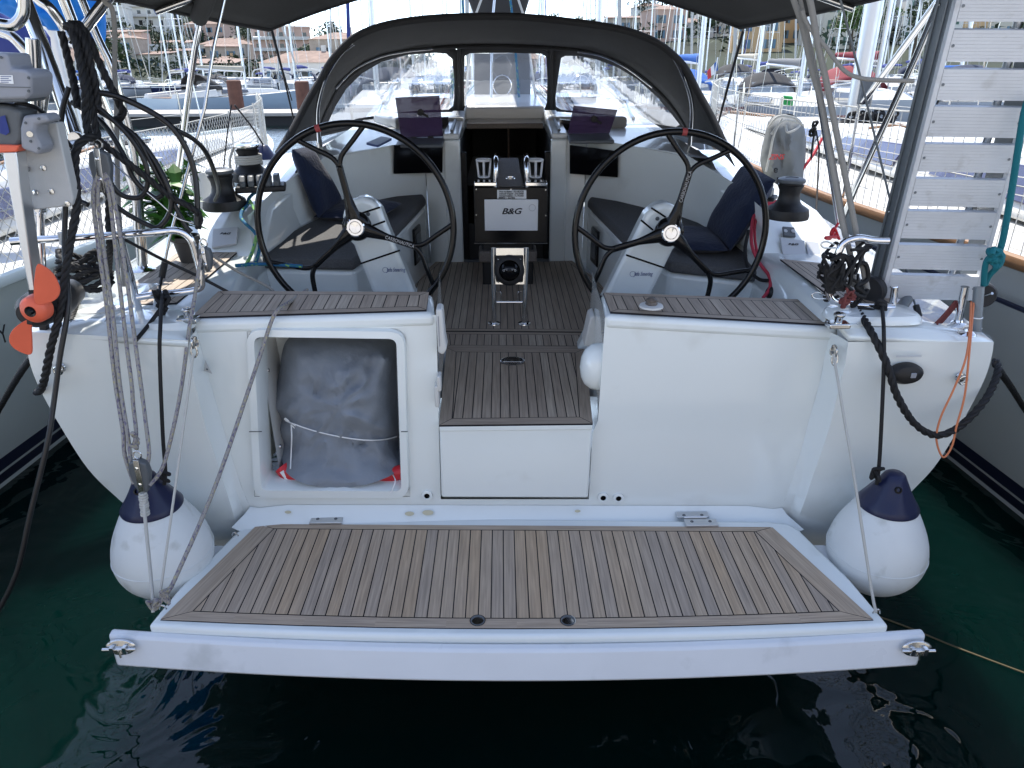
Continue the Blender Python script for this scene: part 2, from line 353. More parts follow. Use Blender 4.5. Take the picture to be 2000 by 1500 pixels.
# ---------------------------------------------------------------- water
def watermat():
    m = bpy.data.materials.new('water'); m.use_nodes = True; N = m.node_tree.nodes; L = m.node_tree.links; b = N['Principled BSDF']
    b.inputs['Base Color'].default_value = (.0006, .018, .013, 1); b.inputs['Roughness'].default_value = .015; b.subsurface_method = 'BURLEY'; b.inputs['Subsurface Weight'].default_value = 1; b.inputs['Subsurface Radius'].default_value = (.6, .9, .9); b.inputs['Subsurface Scale'].default_value = .9; b.inputs['IOR'].default_value = 1.33
    tc = N.new('ShaderNodeTexCoord')
    n0 = N.new('ShaderNodeTexNoise'); n0.inputs['Scale'].default_value = .35; n0.inputs['Detail'].default_value = 3; L.new(tc.outputs['Object'], n0.inputs['Vector'])
    r0 = N.new('ShaderNodeValToRGB'); r0.color_ramp.elements[0].position = .35; r0.color_ramp.elements[1].position = .7
    r0.color_ramp.elements[0].color = (.0004, .006, .0056, 1); r0.color_ramp.elements[1].color = (.0005, .0088, .0072, 1); L.new(n0.outputs['Fac'], r0.inputs[0]); L.new(r0.outputs[0], b.inputs['Base Color'])
    n1 = N.new('ShaderNodeTexNoise'); n1.inputs['Scale'].default_value = 2.2; n1.inputs['Detail'].default_value = 2; n1.inputs['Distortion'].default_value = 1.2; L.new(tc.outputs['Object'], n1.inputs['Vector'])
    n2 = N.new('ShaderNodeTexNoise'); n2.inputs['Scale'].default_value = 7; n2.inputs['Detail'].default_value = 3; L.new(tc.outputs['Object'], n2.inputs['Vector'])
    # ripples build up away from the sheltered berth
    sx = N.new('ShaderNodeSeparateXYZ'); L.new(tc.outputs['Object'], sx.inputs[0]); mr = N.new('ShaderNodeMapRange'); mr.inputs[1].default_value = 3; mr.inputs[2].default_value = 14; mr.inputs[3].default_value = .05; mr.inputs[4].default_value = .8
    L.new(sx.outputs['Y'], mr.inputs[0])
    ml = N.new('ShaderNodeMath'); ml.operation = 'MULTIPLY'; L.new(n2.outputs['Fac'], ml.inputs[0]); L.new(mr.outputs[0], ml.inputs[1])
    ad = N.new('ShaderNodeMath'); ad.operation = 'ADD'; L.new(n1.outputs['Fac'], ad.inputs[0]); L.new(ml.outputs[0], ad.inputs[1])
    bp = N.new('ShaderNodeBump'); bp.inputs['Strength'].default_value = .35; bp.inputs['Distance'].default_value = .06; L.new(ad.outputs[0], bp.inputs['Height']); L.new(bp.outputs[0], b.inputs['Normal'])
    return m
M['water'] = watermat()
struct('water', MB().poly([(-900, -60, 0), (900, -60, 0), (900, 160, 0), (-900, 160, 0)]), M['water'], smooth=0)
# the quay the photographer stands on, with the sunlit house fronts behind it
M['quay'] = mat('quay_concrete', (.40, .38, .35), .85, var=.12, vscale=2, bump=.2, bscale=40)
M['stone'] = mat('pale_render', (.62, .56, .47), .85, var=.06, vscale=1)
struct('quay', MB().box((0, -7.5, .10), (80, 15.5, 1.6)), M['quay'], bevel=.03)
# ================================================================ the moored sailing yacht
Y_ = thing('sailing_yacht', 'white yacht nearest the camera, open stern with twin black steering wheels and teak bathing platform', 'sailing yacht', (0, 2.4, 0))
G = M['gel']
YT = 2.36; ZS = .99; ZP = .60
# ---- transom wings + hull skin (outline of the stern section)
def sym(pts): return pts
Lout = [P(50, 648, Y=2.20), P(56, 700, Y=2.20), P(76, 756, Y=2.21), P(120, 836, Y=2.23), P(172, 916, Y=2.26), P(224, 968, Y=2.29), P(262, 997, Y=2.30), P(340, 1035, Y=2.33), P(430, 1068, Y=2.36)]
Rout = [P(1941, 668, Y=2.20), P(1936, 700, Y=2.20), P(1921, 745, Y=2.21), P(1884, 816, Y=2.23), P(1833, 901, Y=2.26), P(1790, 950, Y=2.29), P(1745, 992, Y=2.30), P(1670, 1040, Y=2.33), P(1590, 1072, Y=2.36)]
Lin = [P(366, 665, Y=2.22), P(372, 712, Y=2.23), P(386, 770, Y=2.24), P(402, 835, Y=2.26), P(420, 890, Y=2.28), P(434, 935, Y=2.30), P(446, 972, Y=2.31), P(457, 1010, Y=2.33), P(470, 1070, Y=2.36)]
Rin = [P(1657, 668, Y=2.22), P(1650, 712, Y=2.23), P(1636, 770, Y=2.24), P(1620, 835, Y=2.26), P(1602, 890, Y=2.28), P(1586, 935, Y=2.30), P(1574, 972, Y=2.31), P(1561, 1010, Y=2.33), P(1548, 1072, Y=2.36)]
Lrc = [P(384, 641, Y=YT), P(396, 690, Y=YT), P(412, 750, Y=YT), P(432, 820, Y=YT), P(449, 880, Y=YT), P(463, 925, Y=YT), P(476, 962, Y=YT), P(492, 998, Y=YT), P(510, 1040, Y=YT)]
Rrc = [P(1622, 649, Y=YT), P(1612, 690, Y=YT), P(1600, 750, Y=YT), P(1580, 820, Y=YT), P(1564, 880, Y=YT), P(1550, 925, Y=YT), P(1538, 962, Y=YT), P(1524, 998, Y=YT), P(1508, 1042, Y=YT)]
def strip(mb, a, b, sub=5, mi=0):
    a = cat(a, sub); b = cat(b, sub)
    for i in range(len(a)-1): mb.poly([a[i], b[i], b[i+1], a[i+1]], mi)
wing = MB()
for O, I, Rc in ((Lout, Lin, Lrc), (Rout, Rin, Rrc)):
    s = -1 if O[0].x < 0 else 1
    # rounded outer edge, then side skin running forward
    e1 = [p+V((s*.020, .045, 0)) for p in O]; e2 = [p+V((s*.03, .16, 0)) for p in O]
    rows = [I, O, e1, e2]
    for k, (dy, dx, dz) in enumerate(((1.0, .10, -.02), (3.2, .36, -.06), (6.0, .30, -.02), (8.6, -.35, .12), (10.6, -1.45, .32))):
        rows.append([V((p.x+s*(dx if i < 6 else dx*.6), p.y+dy, max(p.z+dz-(.28 if i > 4 else .02*i)*min(1, dy/3), -.2))) for i, p in enumerate(O)])
    Ri = [a.lerp(b, .42)+V((0, .02, 0)) for a, b in zip(I, Rc)]
    wing_rows = [Rc, Ri]+rows
    for a, b in zip(wing_rows[:-1], wing_rows[1:]): strip(wing, a, b)
# bottom skin
for i in range(6):
    t0, t1 = i/6, (i+1)/6
    a, b = Lout[-1].lerp(Rout[-1], t0), Lout[-1].lerp(Rout[-1], t1)
    wing.poly([a, b, b+V((0, 3, -.6)), a+V((0, 3, -.6))])
hull = ob('hull', wing, G, Y_, smooth=45, weld=True)
# ---- recess wall (stern panel) with the garage opening cut out
op_o = [P(482, 638, Y=YT), P(793, 642, Y=YT), P(801, 970, Y=YT), P(497, 970, Y=YT)]   # frame outer
tw = MB()
stepL = [P(857, 700, Y=YT), P(857, 832, Y=YT), P(861, 974, Y=YT)]
TL0, TLb = Lrc[0], P(492, 998, Y=YT)
TLr = [P(852, 615, Y=YT), P(857, 832, Y=YT), P(861, 975, Y=YT), P(862, 998, Y=YT)]
# left panel around opening : quads
o0, o1, o2, o3 = op_o
tw.poly([Lrc[0], TLr[0], o1, o0]); tw.poly([TLr[0], TLr[1], TLr[2], TLr[3], o2, o1])
tw.poly([o3, o2, TLr[3], Lrc[7]]); tw.poly([Lrc[0], o0, o3]+[Lrc[i] for i in range(7, 0, -1)])
# right panel
RLr = [P(1182, 620, Y=YT), P(1168, 822, Y=YT), P(1157, 846, Y=YT), P(1150, 975, Y=YT), P(1150, 1000, Y=YT)]
tw.poly([RLr[0], Rrc[0]]+[Rrc[i] for i in range(1, 8)]+RLr[1:][::-1])
# below the step box
tw.poly([TLr[2], RLr[3], RLr[4], TLr[3]])
# inner returns of the two stern lockers (facing the passage)
LB = P(846, 573, Y=2.62); RB = P(1176, 574, Y=2.62)
for fr, bk in ((TLr, LB), (RLr, RB)):
    b0 = V((bk.x, 2.95, fr[0].z)); b1 = V((bk.x+(-.02 if bk.x < 0 else .02), 3.0, ZS-.01)); f1 = V((fr[1].x, YT, ZS-.2))
    tw.poly([fr[0], b0, b1, V((bk.x, 3.0, .75)), V((fr[1].x, YT, .75)), fr[1]])
# back faces of the lockers (cockpit side)
tw.poly([V((LB.x, 2.62, 1.40)), V((-1.13, 2.62, 1.38)), V((-1.13, 2.66, ZS)), V((LB.x, 2.66, ZS))])
tw.poly([V((RB.x, 2.62, 1.39)), V((1.13, 2.62, 1.34)), V((1.13, 2.66, ZS)), V((RB.x, 2.66, ZS))])
transom = ob('transom', tw, G, Y_, smooth=0, weld=True)
# ledge under the recess, where the platform hinges
lg = MB()
lp = [P(478, 1004, Y=2.34), P(500, 1003, Y=2.335), P(560, 1006, Y=2.335), P(1460, 1008, Y=2.335), P(1515, 1005, Y=2.335), P(1538, 1006, Y=2.34)]
lf = [P(452, 1030, Y=2.27), P(478, 1042, Y=2.26), P(540, 1046, Y=2.26), P(1480, 1050, Y=2.26), P(1545, 1046, Y=2.26), P(1570, 1034, Y=2.27)]
lw = [P(488, 990, Y=2.352), P(506, 992, Y=2.357), P(560, 986, Y=2.357), P(1460, 988, Y=2.357), P(1510, 994, Y=2.357), P(1528, 992, Y=2.352)]
for a, b in zip((lw, lp), (lp, lf)):
    for i in range(5): lg.poly([a[i], a[i+1], b[i+1], b[i]])
ob('hinge_ledge', lg, G, Y_, smooth=60, weld=True)
# ---- garage opening : frame, inside box
fr = MB()
def rrect(cs, r, n=5):
    """rounded quad from four corner points"""
    out = []
    for i in range(4):
        p, a, b = cs[i], cs[i-1], cs[(i+1) % 4]; da, db = (a-p).normalized()*r, (b-p).normalized()*r
        for k in range(n+1):
            t = k/n; out.append((p+da)*(1-t)**2+p*2*t*(1-t)+(p+db)*t*t)
    return out
A = rrect(op_o, .06); fwd = V((0, -.022, 0))
inn = [P(503, 657, Y=YT), P(772, 661, Y=YT), P(782, 950, Y=YT), P(517, 948, Y=YT)]
B = rrect(inn, .022); n = len(A)
mid1 = [a.lerp(b, .12)+fwd*.9 for a, b in zip(A, B)]; mid2 = [a.lerp(b, .82)+fwd for a, b in zip(A, B)]; mid3 = [b+V((0, .004, 0)) for b in B]
deep = [b+V((0, .10, 0)) for b in B]
A0 = [a+V((0, -.0005, 0)) for a in A]
for a, b in zip((A0, mid1, mid2, mid3), (mid1, mid2, mid3, deep)):
    for i in range(n): fr.poly([a[i], a[(i+1) % n], b[(i+1) % n], b[i]])
# fill corner slivers between square cut-out and rounded frame
for i in range(4):
    idx = [i*6+k for k in range(6)]; fr.poly([op_o[i]+V((0, .003, 0))]+[A[k]+V((0, .003, 0)) for k in idx])
frame = ob('locker_frame', fr, G, Y_, smooth=50, weld=True)
for qa, qb in ((486, 512), (783, 797)):
    a, b = P(qa, 843, Y=YT-.0225), P(qb, 843, Y=YT-.0225); ob('frame_joint', MB().box((a+b)/2, ((b-a).length*.95, .002, .003)), M['motord'], frame)
ln = MB(); xs0, xs1 = inn[0].x-.03, inn[1].x+.03; zt, zb = inn[0].z+.03, inn[2].z-.03; yb = YT+.47
ln.poly([(xs0, YT+.08, zt), (xs0, YT+.08, zb), (xs0+.0, yb, zb), (xs0+.0, yb, zt-.07)]); ln.poly([(xs1, YT+.08, zt), (xs1, YT+.08, zb), (xs1, yb, zb), (xs1, yb, zt)])
ln.poly([(xs0, YT+.08, zb), (xs1, YT+.08, zb), (xs1, yb, zb), (xs0, yb, zb)]); ln.poly([(xs0, YT+.08, zt), (xs1, YT+.08, zt), (xs1, yb, zt-.07), (xs0, yb, zt-.07)]); ln.poly([(xs0, yb, zb), (xs1, yb, zb), (xs1, yb, zt-.07), (xs0, yb, zt-.07)])
lng = ob('locker_lining', ln, M['gelw'], Y_, smooth=0)
for q in ((515, 723), (523, 872)):
    p = P(*q, Y=YT+.13); p.x = xs0
    ob('screw', MB().lathe([(0, .006), (.007, .005), (.009, 0)], p, (1, 0, 0), 12), M['steel'], lng)
# ---- step box in the passage
sb = MB(); f0, f1, f2, f3 = P(858, 833, Y=YT-.03), P(1157, 833, Y=YT-.03), P(1149, 973, Y=YT-.035), P(862, 972, Y=YT-.035)
sb.hexa([f3, f2, f1, f0], [p+V((0, .5, 0)) for p in (f3, f2, f1, f0)])
ob('step_box', sb, G, Y_, bevel=.008)
zst = f0.z
lid = [V((f0.x, f0.y-.004, zst)), V((f1.x, f1.y-.004, zst)), P(1142, 684, Z=zst), P(872, 682, Z=zst)]
ob('step_lid', MB().prism([p+V((0, 0, -.02)) for p in lid], (0, 0, .022)), G, Y_, bevel=.004)
teak('step_teak', [p+V((0, 0, .002)) for p in lid], (0, 1, 0), .0355, .034, Y_, 'teakd', bords=[.05, .045, .05, .045], off=.02)
p = P(1001, 706, Z=zst+.01)
ob('step_lid_latch', MB().lathe([(.050, 0), (.050, .004), (.042, .006), (.034, .003), (0, .002)], p, (0, 0, 1), 32, sx=1.1, sy=.95), M['chrome'], Y_)
# ---- cockpit sole
sole = [P(870, 682, Z=ZS), P(1144, 684, Z=ZS), P(1150, 640, Z=ZS), P(1290, 640, Z=ZS), P(1115, 508, Z=ZS), P(858, 506, Z=ZS), P(700, 640, Z=ZS), P(862, 640, Z=ZS)]
ob('cockpit_sole', MB().box((0, 3.86, ZS-.03), (2.2, 2.3, .04)), M['gel2'], Y_)
fl = [P(862, 648, Z=ZS), P(1148, 650, Z=ZS), P(1290, 648, Z=ZS), P(1115, 509, Z=ZS), P(858, 507, Z=ZS), P(700, 646, Z=ZS)]
teak('sole_teak', [fl[5], fl[0], fl[1], fl[2], fl[3], fl[4]], (0, 1, 0), .0355, .03, Y_, 'teakd', off=.012)
thr = [P(868, 681, Z=ZS), P(1145, 683, Z=ZS), P(1147, 652, Z=ZS), P(864, 650, Z=ZS)]
teak('threshold_teak', thr, (0, 1, 0), .0355, .03, Y_, 'teakd', off=.012)
# ---- stern benches with teak tops
def benchtop(name, top):
    n = len(top)
    return ob(name, MB().prism([p+V((0, 0, -.05)) for p in top], (0, 0, .05)), G, Y_, bevel=.018, seg=3)
def PL(px_, py_, pl, lift=0):
    n_ = (pl[1]-pl[0]).cross(pl[3]-pl[0]).normalized(); n_ = n_ if n_.z > 0 else -n_
    o_ = pl[0]+n_*lift; d_ = P(px_, py_, Y=1)-CAM; return CAM+d_*((o_-CAM).dot(n_)/d_.dot(n_))
Lb = [P(368, 628, Y=YT-.006), P(850, 613, Y=YT-.006), P(845, 573, Y=2.60), P(420, 571, Y=2.62)]
Rb = [P(1182, 617, Y=YT-.006), P(1640, 643, Y=YT-.006), P(1582, 587, Y=2.62), P(1173, 573, Y=2.60)]
Lb[2] = PL(845, 573, Lb); Rb[2] = PL(1584, 587, Rb)
benchtop('bench_top', Lb); benchtop('bench_top', Rb)
Lt = [PL(374, 622, Lb, .001), PL(833, 608, Lb, .001), PL(838, 573, Lb, .001), PL(428, 571, Lb, .001)]
Rt = [PL(1192, 612, Rb, .001), PL(1632, 637, Rb, .001), PL(1577, 588, Rb, .001), PL(1178, 574, Rb, .001)]
teak('bench_teak', Lt, (0, 1, 0), .042, .03, Y_, 'teakd'); teak('bench_teak', Rt, (0, 1, 0), .042, .03, Y_, 'teakd')
# ---- side decks
ZD = 1.415
def deck(side):
    dk = MB(); s = side; O = Lout if s < 0 else Rout; I0 = (Lin if s < 0 else Rin)[0]
    ou = [O[0], O[0]+V((s*.03, .16, .0)), V((s*1.70, 3.3, ZD)), V((s*1.85, 5.4, 1.42))]
    inn_ = [V((I0.x, I0.y, ZD-.02)), V((s*1.12, 2.40, ZD)), V((s*1.13, 3.3, ZD)), V((s*1.13, 5.4, ZD))]
    for i in range(3): dk.poly([ou[i], inn_[i], inn_[i+1], ou[i+1]])
    # inner side of the deck moulding down to the sole
    dk.poly([inn_[1], inn_[2], V((s*1.08, 3.3, ZS)), V((s*1.08, 2.40, ZS))])
    ob('side_deck', dk, G, Y_, smooth=30, weld=True, solid=.02)
deck(-1); deck(1)

# cushioned step between wing top and bench
tl = [P(200, 600, Z=1.425), P(345, 594, Z=1.425), P(468, 491, Z=1.425), P(345, 497, Z=1.425)]
tr = [P(1646, 599, Z=1.425), P(1790, 620, Z=1.425), P(1640, 520, Z=1.425), P(1523, 508, Z=1.425)]
teak('deck_teak', tl, (0.0, 1, 0), .045, .03, Y_, 'teakd'); teak('deck_teak', tr, (0.0, 1, 0), .045, .03, Y_, 'teakd')
# cockpit-side rounded coaming edges along the deck teak
for a, b in ((P(340, 628, Z=1.39), P(474, 498, Z=1.39)), (P(1668, 646, Z=1.39), P(1522, 510, Z=1.39))):
    ob('deck_edge', MB().tube([a, a.lerp(b, .5), b], .024, 14), G, Y_)
# raised oval mouldings on the wing tops
def pad(c, sx, sy, h):
    mb = MB(); rows = []
    for (k, z) in ((1, 0), (.96, h*.6), (.88, h*.95), (.5, h)):
        rows.append([V((c.x+sx*k*math.copysign(abs(math.cos(t))**.5, math.cos(t)), c.y+sy*k*math.copysign(abs(math.sin(t))**.5, math.sin(t)), c.z+z)) for t in [2*math.pi*i/40 for i in range(40)]])
    for a, b in zip(rows[:-1], rows[1:]):
        for i in range(40): mb.poly([a[i], a[(i+1) % 40], b[(i+1) % 40], b[i]])
    mb.poly(rows[-1]); return mb
ob('deck_moulding', pad(V((-1.25, 2.37, ZD-.012)), .16, .085, .030), G, Y_, weld=True); ob('deck_moulding', pad(V((1.27, 2.37, ZD-.012)), .16, .085, .030), G, Y_, weld=True)
# ---- winch pods
def pod(s):
    mb = MB(); x0, x1 = s*1.13, s*1.60
    a = [V((x0, 3.20, ZD-.02)), V((x1, 3.20, ZD-.02)), V((x1+s*.02, 5.3, ZD-.02)), V((x0-s*.10, 4.6, ZD-.02))]
    b = [V((x0, 3.48, 1.60)), V((x1-s*.10, 3.48, 1.56)), V((x1-s*.12, 5.0, 1.66)), V((x0-s*.10, 4.55, 1.72))]
    mb.hexa(a, b); return ob('winch_pod', mb, G, Y_, bevel=.03, seg=4, smooth=60)
pod(-1); pod(1)
# ---- coaming walls + bulkhead + seats
SEAT = {-1: [P(485, 503, Y=3.24), P(690, 508, Y=3.26), P(767, 453, Y=3.75), P(831, 386, Y=4.5), P(826, 378, Y=4.6), P(690, 388, Y=4.35), P(625, 426, Y=4.0), P(500, 487, Y=3.4)],
        1: [P(1310, 512, Y=3.24), P(1488, 532, Y=3.12), P(1482, 503, Y=3.3), P(1385, 440, Y=3.9), P(1275, 402, Y=4.35), P(1153, 383, Y=4.6), P(1148, 390, Y=4.5), P(1224, 467, Y=3.65)]}
def wallseat(s):
    cw = MB()
    pts = [(s*1.15, 3.22), (s*1.12, 3.62), (s*1.05, 3.95), (s*.98, 4.10), (s*.70, 4.44), (s*.50, 4.66)]
    top = [1.60, 1.66, 1.70, 1.74, 1.755, 1.76]
    for i in range(5):
        (xa, ya), (xb, yb) = pts[i], pts[i+1]
        cw.poly([(xa, ya, ZS), (xb, yb, ZS), (xb+s*.01, yb+.01, top[i+1]), (xa+s*.01, ya+.01, top[i])])
    cw.poly([(s*.50, 4.66, ZS), (s*.385, 4.66, ZS), (s*.385, 4.66, 1.76), (s*.50, 4.66, 1.76)])
    ob('cockpit_wall', cw, G, Y_, smooth=50, weld=True)
    sp_ = SEAT[s]; cen_ = sum(sp_, V())/len(sp_); low_ = [cen_+(p-cen_)*.985 for p in sp_]
    ob('cockpit_seat', MB().hexa([V((p.x, p.y, ZS-.02)) for p in low_], [p+V((0, 0, -.055)) for p in low_]), G, Y_, bevel=.022, seg=3)
    # cupboard catch on the side
    e0, e1 = (sp_[2], sp_[3]) if s < 0 else (sp_[7], sp_[6]); n_ = (e1-e0).cross(V((0, 0, 1))).normalized(); d_ = P(815 if s < 0 else 1162, 478 if s < 0 else 482, Y=1)-CAM
    c = CAM+d_*((e0-CAM).dot(n_)/d_.dot(n_)); n_ = n_ if n_.x*s < 0 else -n_; al = (e1-e0); al.z = 0; al.normalize(); c = c+n_*-.006
    fr_ = lambda w, h, k: [c+n_*k+al*w*i+V((0, 0, h*j)) for i, j in ((-1, -1), (1, -1), (1, 1), (-1, 1))]
    o = ob('locker_latch', MB().hexa(fr_(.085, .11, 0), fr_(.08, .105, .014)), M['blk'], Y_, bevel=.012, seg=3)
    ob('latch_recess', MB().hexa(fr_(.045, .07, .0145), fr_(.045, .07, .018)), M['motord'], o, bevel=.002)
wallseat(-1); wallseat(1)
# ================================================================ bathing platform
pf = thing_pf = None
zp = ZP
def arc_front(xl, yl, xc, yc, xr, yr, n, **k):
    out = []
    for i in range(n+1):
        t = i/n; x = xl+(xr-xl)*t; u = 2*t-1; y = yc+(yl-yc)*(u*u) if t < .5 else yc+(yr-yc)*(u*u)
        out.append(P(x, y, **k))
    return out
fe = arc_front(288, 1222, 1010, 1243, 1738, 1222, 12, Z=zp)
side_l = [P(470, 1030, Z=zp), P(350, 1147, Z=zp)]
bk = [P(530, 1014, Z=zp), P(1000, 1012, Z=zp), P(1500, 1018, Z=zp)]
side_r = [P(1662, 1132, Z=zp), P(1562, 1034, Z=zp)]
top = fe+side_r+[P(1540, 1022, Z=zp)]+bk[::-1]+[P(490, 1018, Z=zp)]+side_l
mb = MB(); low = [p+V((0, 0, -.045)) for p in top]
cen = sum(top, V())/len(top)
low2 = [cen+(p-cen)*.985+V((0, 0, -.085)) for p in top]
mb.hexa(low, top)
plat = ob('bathing_platform', mb, G, Y_, bevel=.013, seg=4, smooth=50)
teak_top = arc_front(313, 1212, 1010, 1229, 1706, 1212, 10, Z=zp) + [P(1508, 1031, Z=zp), P(504, 1025, Z=zp)]
bw = [.042]*10+[.075, .028, .075]
teak('platform_teak', teak_top, (0, 1, 0), .0413, .05, plat, 'teak', bords=bw, lift=.004, seam=.0038, off=.02)
# skirt : the outer transom skin, now the aft edge
def lipcurve(pts, Y0, Yc):
    out = []
    for px, py in pts:
        u = (px-1010)/800; out.append(P(px, py, Y=Yc+(Y0-Yc)*u*u))
    return out
xs = [210, 420, 620, 820, 1010, 1200, 1400, 1600, 1810]
tp = [P(x, 1241+30*(1-((x-1010)/800)**2), Z=zp-.028) for x in xs]
bt = []
for x, p in zip(xs, tp):
    x2 = 1010+(x-1010)*.978; q = P(x2, 1302+31*(1-((x-1010)/800)**2), Y=p.y-.035); bt.append(q)
mb = MB(); tp = cat(tp, 4); bt = cat(bt, 4); th = V((0, .03, .004))
n = len(tp)
for i in range(n-1):
    mb.poly([tp[i], tp[i+1], bt[i+1], bt[i]]); mb.poly([tp[i]+th, bt[i]+th, bt[i+1]+th, tp[i+1]+th])
    mb.poly([tp[i], tp[i]+th, tp[i+1]+th, tp[i+1]]); mb.poly([bt[i], bt[i+1], bt[i+1]+th, bt[i]+th])
mb.poly([tp[0], bt[0], bt[0]+th, tp[0]+th]); mb.poly([tp[-1], tp[-1]+th, bt[-1]+th, bt[-1]])
M['skirt'] = mat('gelcoat_scuffed', (.70, .72, .74), .32, var=.04, vscale=3, rvar=.12, dirt=(.46, .48, .48), dirt_t=.58, bump=.04, bscale=300)
ob('platform_skirt', mb, M['skirt'], plat, bevel=.008, smooth=40, weld=True)
# under-side connection
mb = MB(); a = [P(x, 1236, Z=zp-.04) for x in (300, 1010, 1725)]
mb.hexa([a[0]+V((0, -.0, 0)), a[2], a[2]+V((0, .45, 0)), a[0]+V((0, .45, 0))], [p+V((0, .02, -.08)) for p in (a[0], a[2], a[2]+V((0, .43, 0)), a[0]+V((0, .43, 0)))])
ob('platform_underside', mb, M['skirt'], plat)
def latch(cx, cy, s):
    o = P(cx, cy, Y=P(cx, 1241, Z=zp-.028).y-.028); mb = MB()
    mb.lathe([(0, .004), (.03, .003), (.034, 0)], o+V((0, -.002, 0)), (0, -1, .3), 20, sx=1.4, sy=.8)
    mb.cyl(o+V((s*.052, -.012, .0)), o+V((-s*.052, -.012, 0)), .0055, 12)
    for d in (-.02, .02): mb.box(o+V((d, -.013, .001)), (.013, .016, .026))
    mb.box(o+V((0, -.008, .0)), (.065, .010, .012)); mb.cyl(o+V((0, -.016, 0)), o+V((.004, -.02, -.026)), .0035, 8)
    return ob('platform_latch', mb, M['steel'], plat, bevel=.0015)
latch(236, 1263, -1); latch(1790, 1266, 1)
for px, py in ((933, 1213), (1109, 1213)):
    p = P(px, py, Z=zp+.004); o = ob('deck_socket', MB().lathe([(.024, 0), (.0245, .003), (.019, .004), (.018, -.004), (.010, -.004), (.008, .0), (0, .001)], p, (0, 0, 1), 28), M['motord'], plat)
    ob('socket_ring', MB().lathe([(.0245, .0), (.0255, .0035), (.0235, .0035), (.0225, .001)], p, (0, 0, 1), 28), M['chrome'], o)
for px, py, s in ((648, 1007, -1), (1359, 1012, 1)):
    a = P(px+s*-6, py-4, Z=zp+.008); b = P(px+s*8, py+4, Z=zp+.010); mb = MB()
    mb.box((a.x, a.y+.008, a.z), (.125, .036, .009)); mb.box((b.x+s*.0, b.y-.018, b.z), (.125, .042, .009)); mb.cyl((a.x-.04, (a.y+b.y)/2, a.z+.004), (a.x+.05, (a.y+b.y)/2, a.z+.004), .006, 10)
    o = ob('platform_hinge', mb, M['plate'] if 0 else M['alu'], plat, bevel=.002)
    for dx in (-.035, .035):
        for q in (a, b): ob('screw', MB().lathe([(.007, 0), (.006, .002), (.003, .0015), (0, 0)], (q.x+dx, q.y+(.0 if q is a else -.014), q.z+.004), (0, 0, 1), 12), M['motord'], o)
p = P(459, 1047, Z=zp+.002)
ob('pad_eye', MB().tube(cat([p+V((-.012, 0, 0)), p+V((-.006, 0, .014)), p+V((.006, 0, .014)), p+V((.012, 0, 0))], 5), .003, 8), M['steel'], plat)
p = P(1712, 1198, Z=zp); ob('pad_eye', MB().tube(cat([p+V((-.012, 0, 0)), p+V((-.006, 0, .014)), p+V((.006, 0, .014)), p+V((.012, 0, 0))], 5), .003, 8), M['steel'], plat)
p = P(318, 1190, Z=zp); ob('pad_eye', MB().tube(cat([p+V((-.012, 0, 0)), p+V((-.006, 0, .014)), p+V((.006, 0, .014)), p+V((.012, 0, 0))], 5), .003, 8), M['steel'], plat)
# fittings on the transom
for px, py in ((834, 968), (1178, 972), (1208, 973)):
    p = P(px, py, Y=YT-.006); o = ob('drain_outlet', MB().lathe([(.022, -.004), (.021, .004), (.012, .006), (.010, .002), (.010, -.005)], p, (0, -1, .1), 28), M['gel'], transom)
    ob('drain_bore', MB().lathe([(.0102, .0), (0, .0)], p+V((0, -.0035, 0)), (0, -1, .1), 20), M['blk'], o)
# triangular plate
c = P(404, 718, Y=YT-.03); mb = MB(); mb.prism([c+V((-.002, .0, .030)), c+V((.014, 0, -.026)), c+V((-.012, .0, -.012))], (0, .004, 0)); o = ob('backing_plate', mb, M['plate'], transom, bevel=.003)
ob('screw', MB().lathe([(.004, 0), (0, .002)], c+V((0, -.001, -.006)), (0, -1, 0), 10), M['motord'], o)
# eye plates with shackles for the platform stays
def eye(px, py, Y):
    p = P(px, py, Y=Y); mb = MB(); mb.lathe([(.020, 0), (.019, .003), (0, .004)], p, (0, -1, 0), 20, sx=.7, sy=1.1)
    mb.tube(cat([p+V((0, 0, .016)), p+V((0, -.022, .012)), p+V((0, -.022, -.012)), p+V((0, 0, -.016))], 6), .0042, 8)
    mb.tube(cat([p+V((.007, -.018, -.008)), p+V((.010, -.022, -.030)), p+V((0, -.024, -.045)), p+V((-.010, -.022, -.030)), p+V((-.007, -.018, -.008))], 6), .0035, 8)
    return ob('shackle', mb, M['steel'], transom)
eye(381, 668, 2.25); eye(1628, 684, 2.27)
def ringbolt(px, py, Y):
    p = P(px, py, Y=Y); mb = MB(); mb.lathe([(.018, 0), (.016, .004), (.006, .007), (.006, .012), (0, .012)], p, (0, -1, 0), 18)
    mb.tube([p+V((0, -.016, -.004))+V((math.cos(a)*.014, 0, math.sin(a)*.014)) for a in [2*math.pi*k/20 for k in range(20)]], .0035, 8, closed=True)
    return ob('ring_bolt', mb, M['steel'], hull)
ringbolt(1876, 737, 2.20); ringbolt(118, 718, 2.20)
# exhaust / stern light housing on the right wing
p = P(1767, 728, Y=2.205); o = ob('outlet_cover', MB().lathe([(.052, -.005), (.052, .012), (.042, .026), (.02, .032), (0, .033)], p, (0, -1, .05), 32, sx=.72, sy=1.12, up=(0, 0, 1)), M['blkm'], hull)
ob('outlet_lens', MB().box(p+V((.012, -.033, .004)), (.018, .006, .018)), M['motor'], o, bevel=.002)
# raised maker's mark, barely readable
M['emb'] = mat('embossed', (.52, .54, .56), .4)
ob('embossed_mark', MB().box(P(1775, 696, Y=2.2-.004), (.085, .002, .006)), M['emb'], hull)
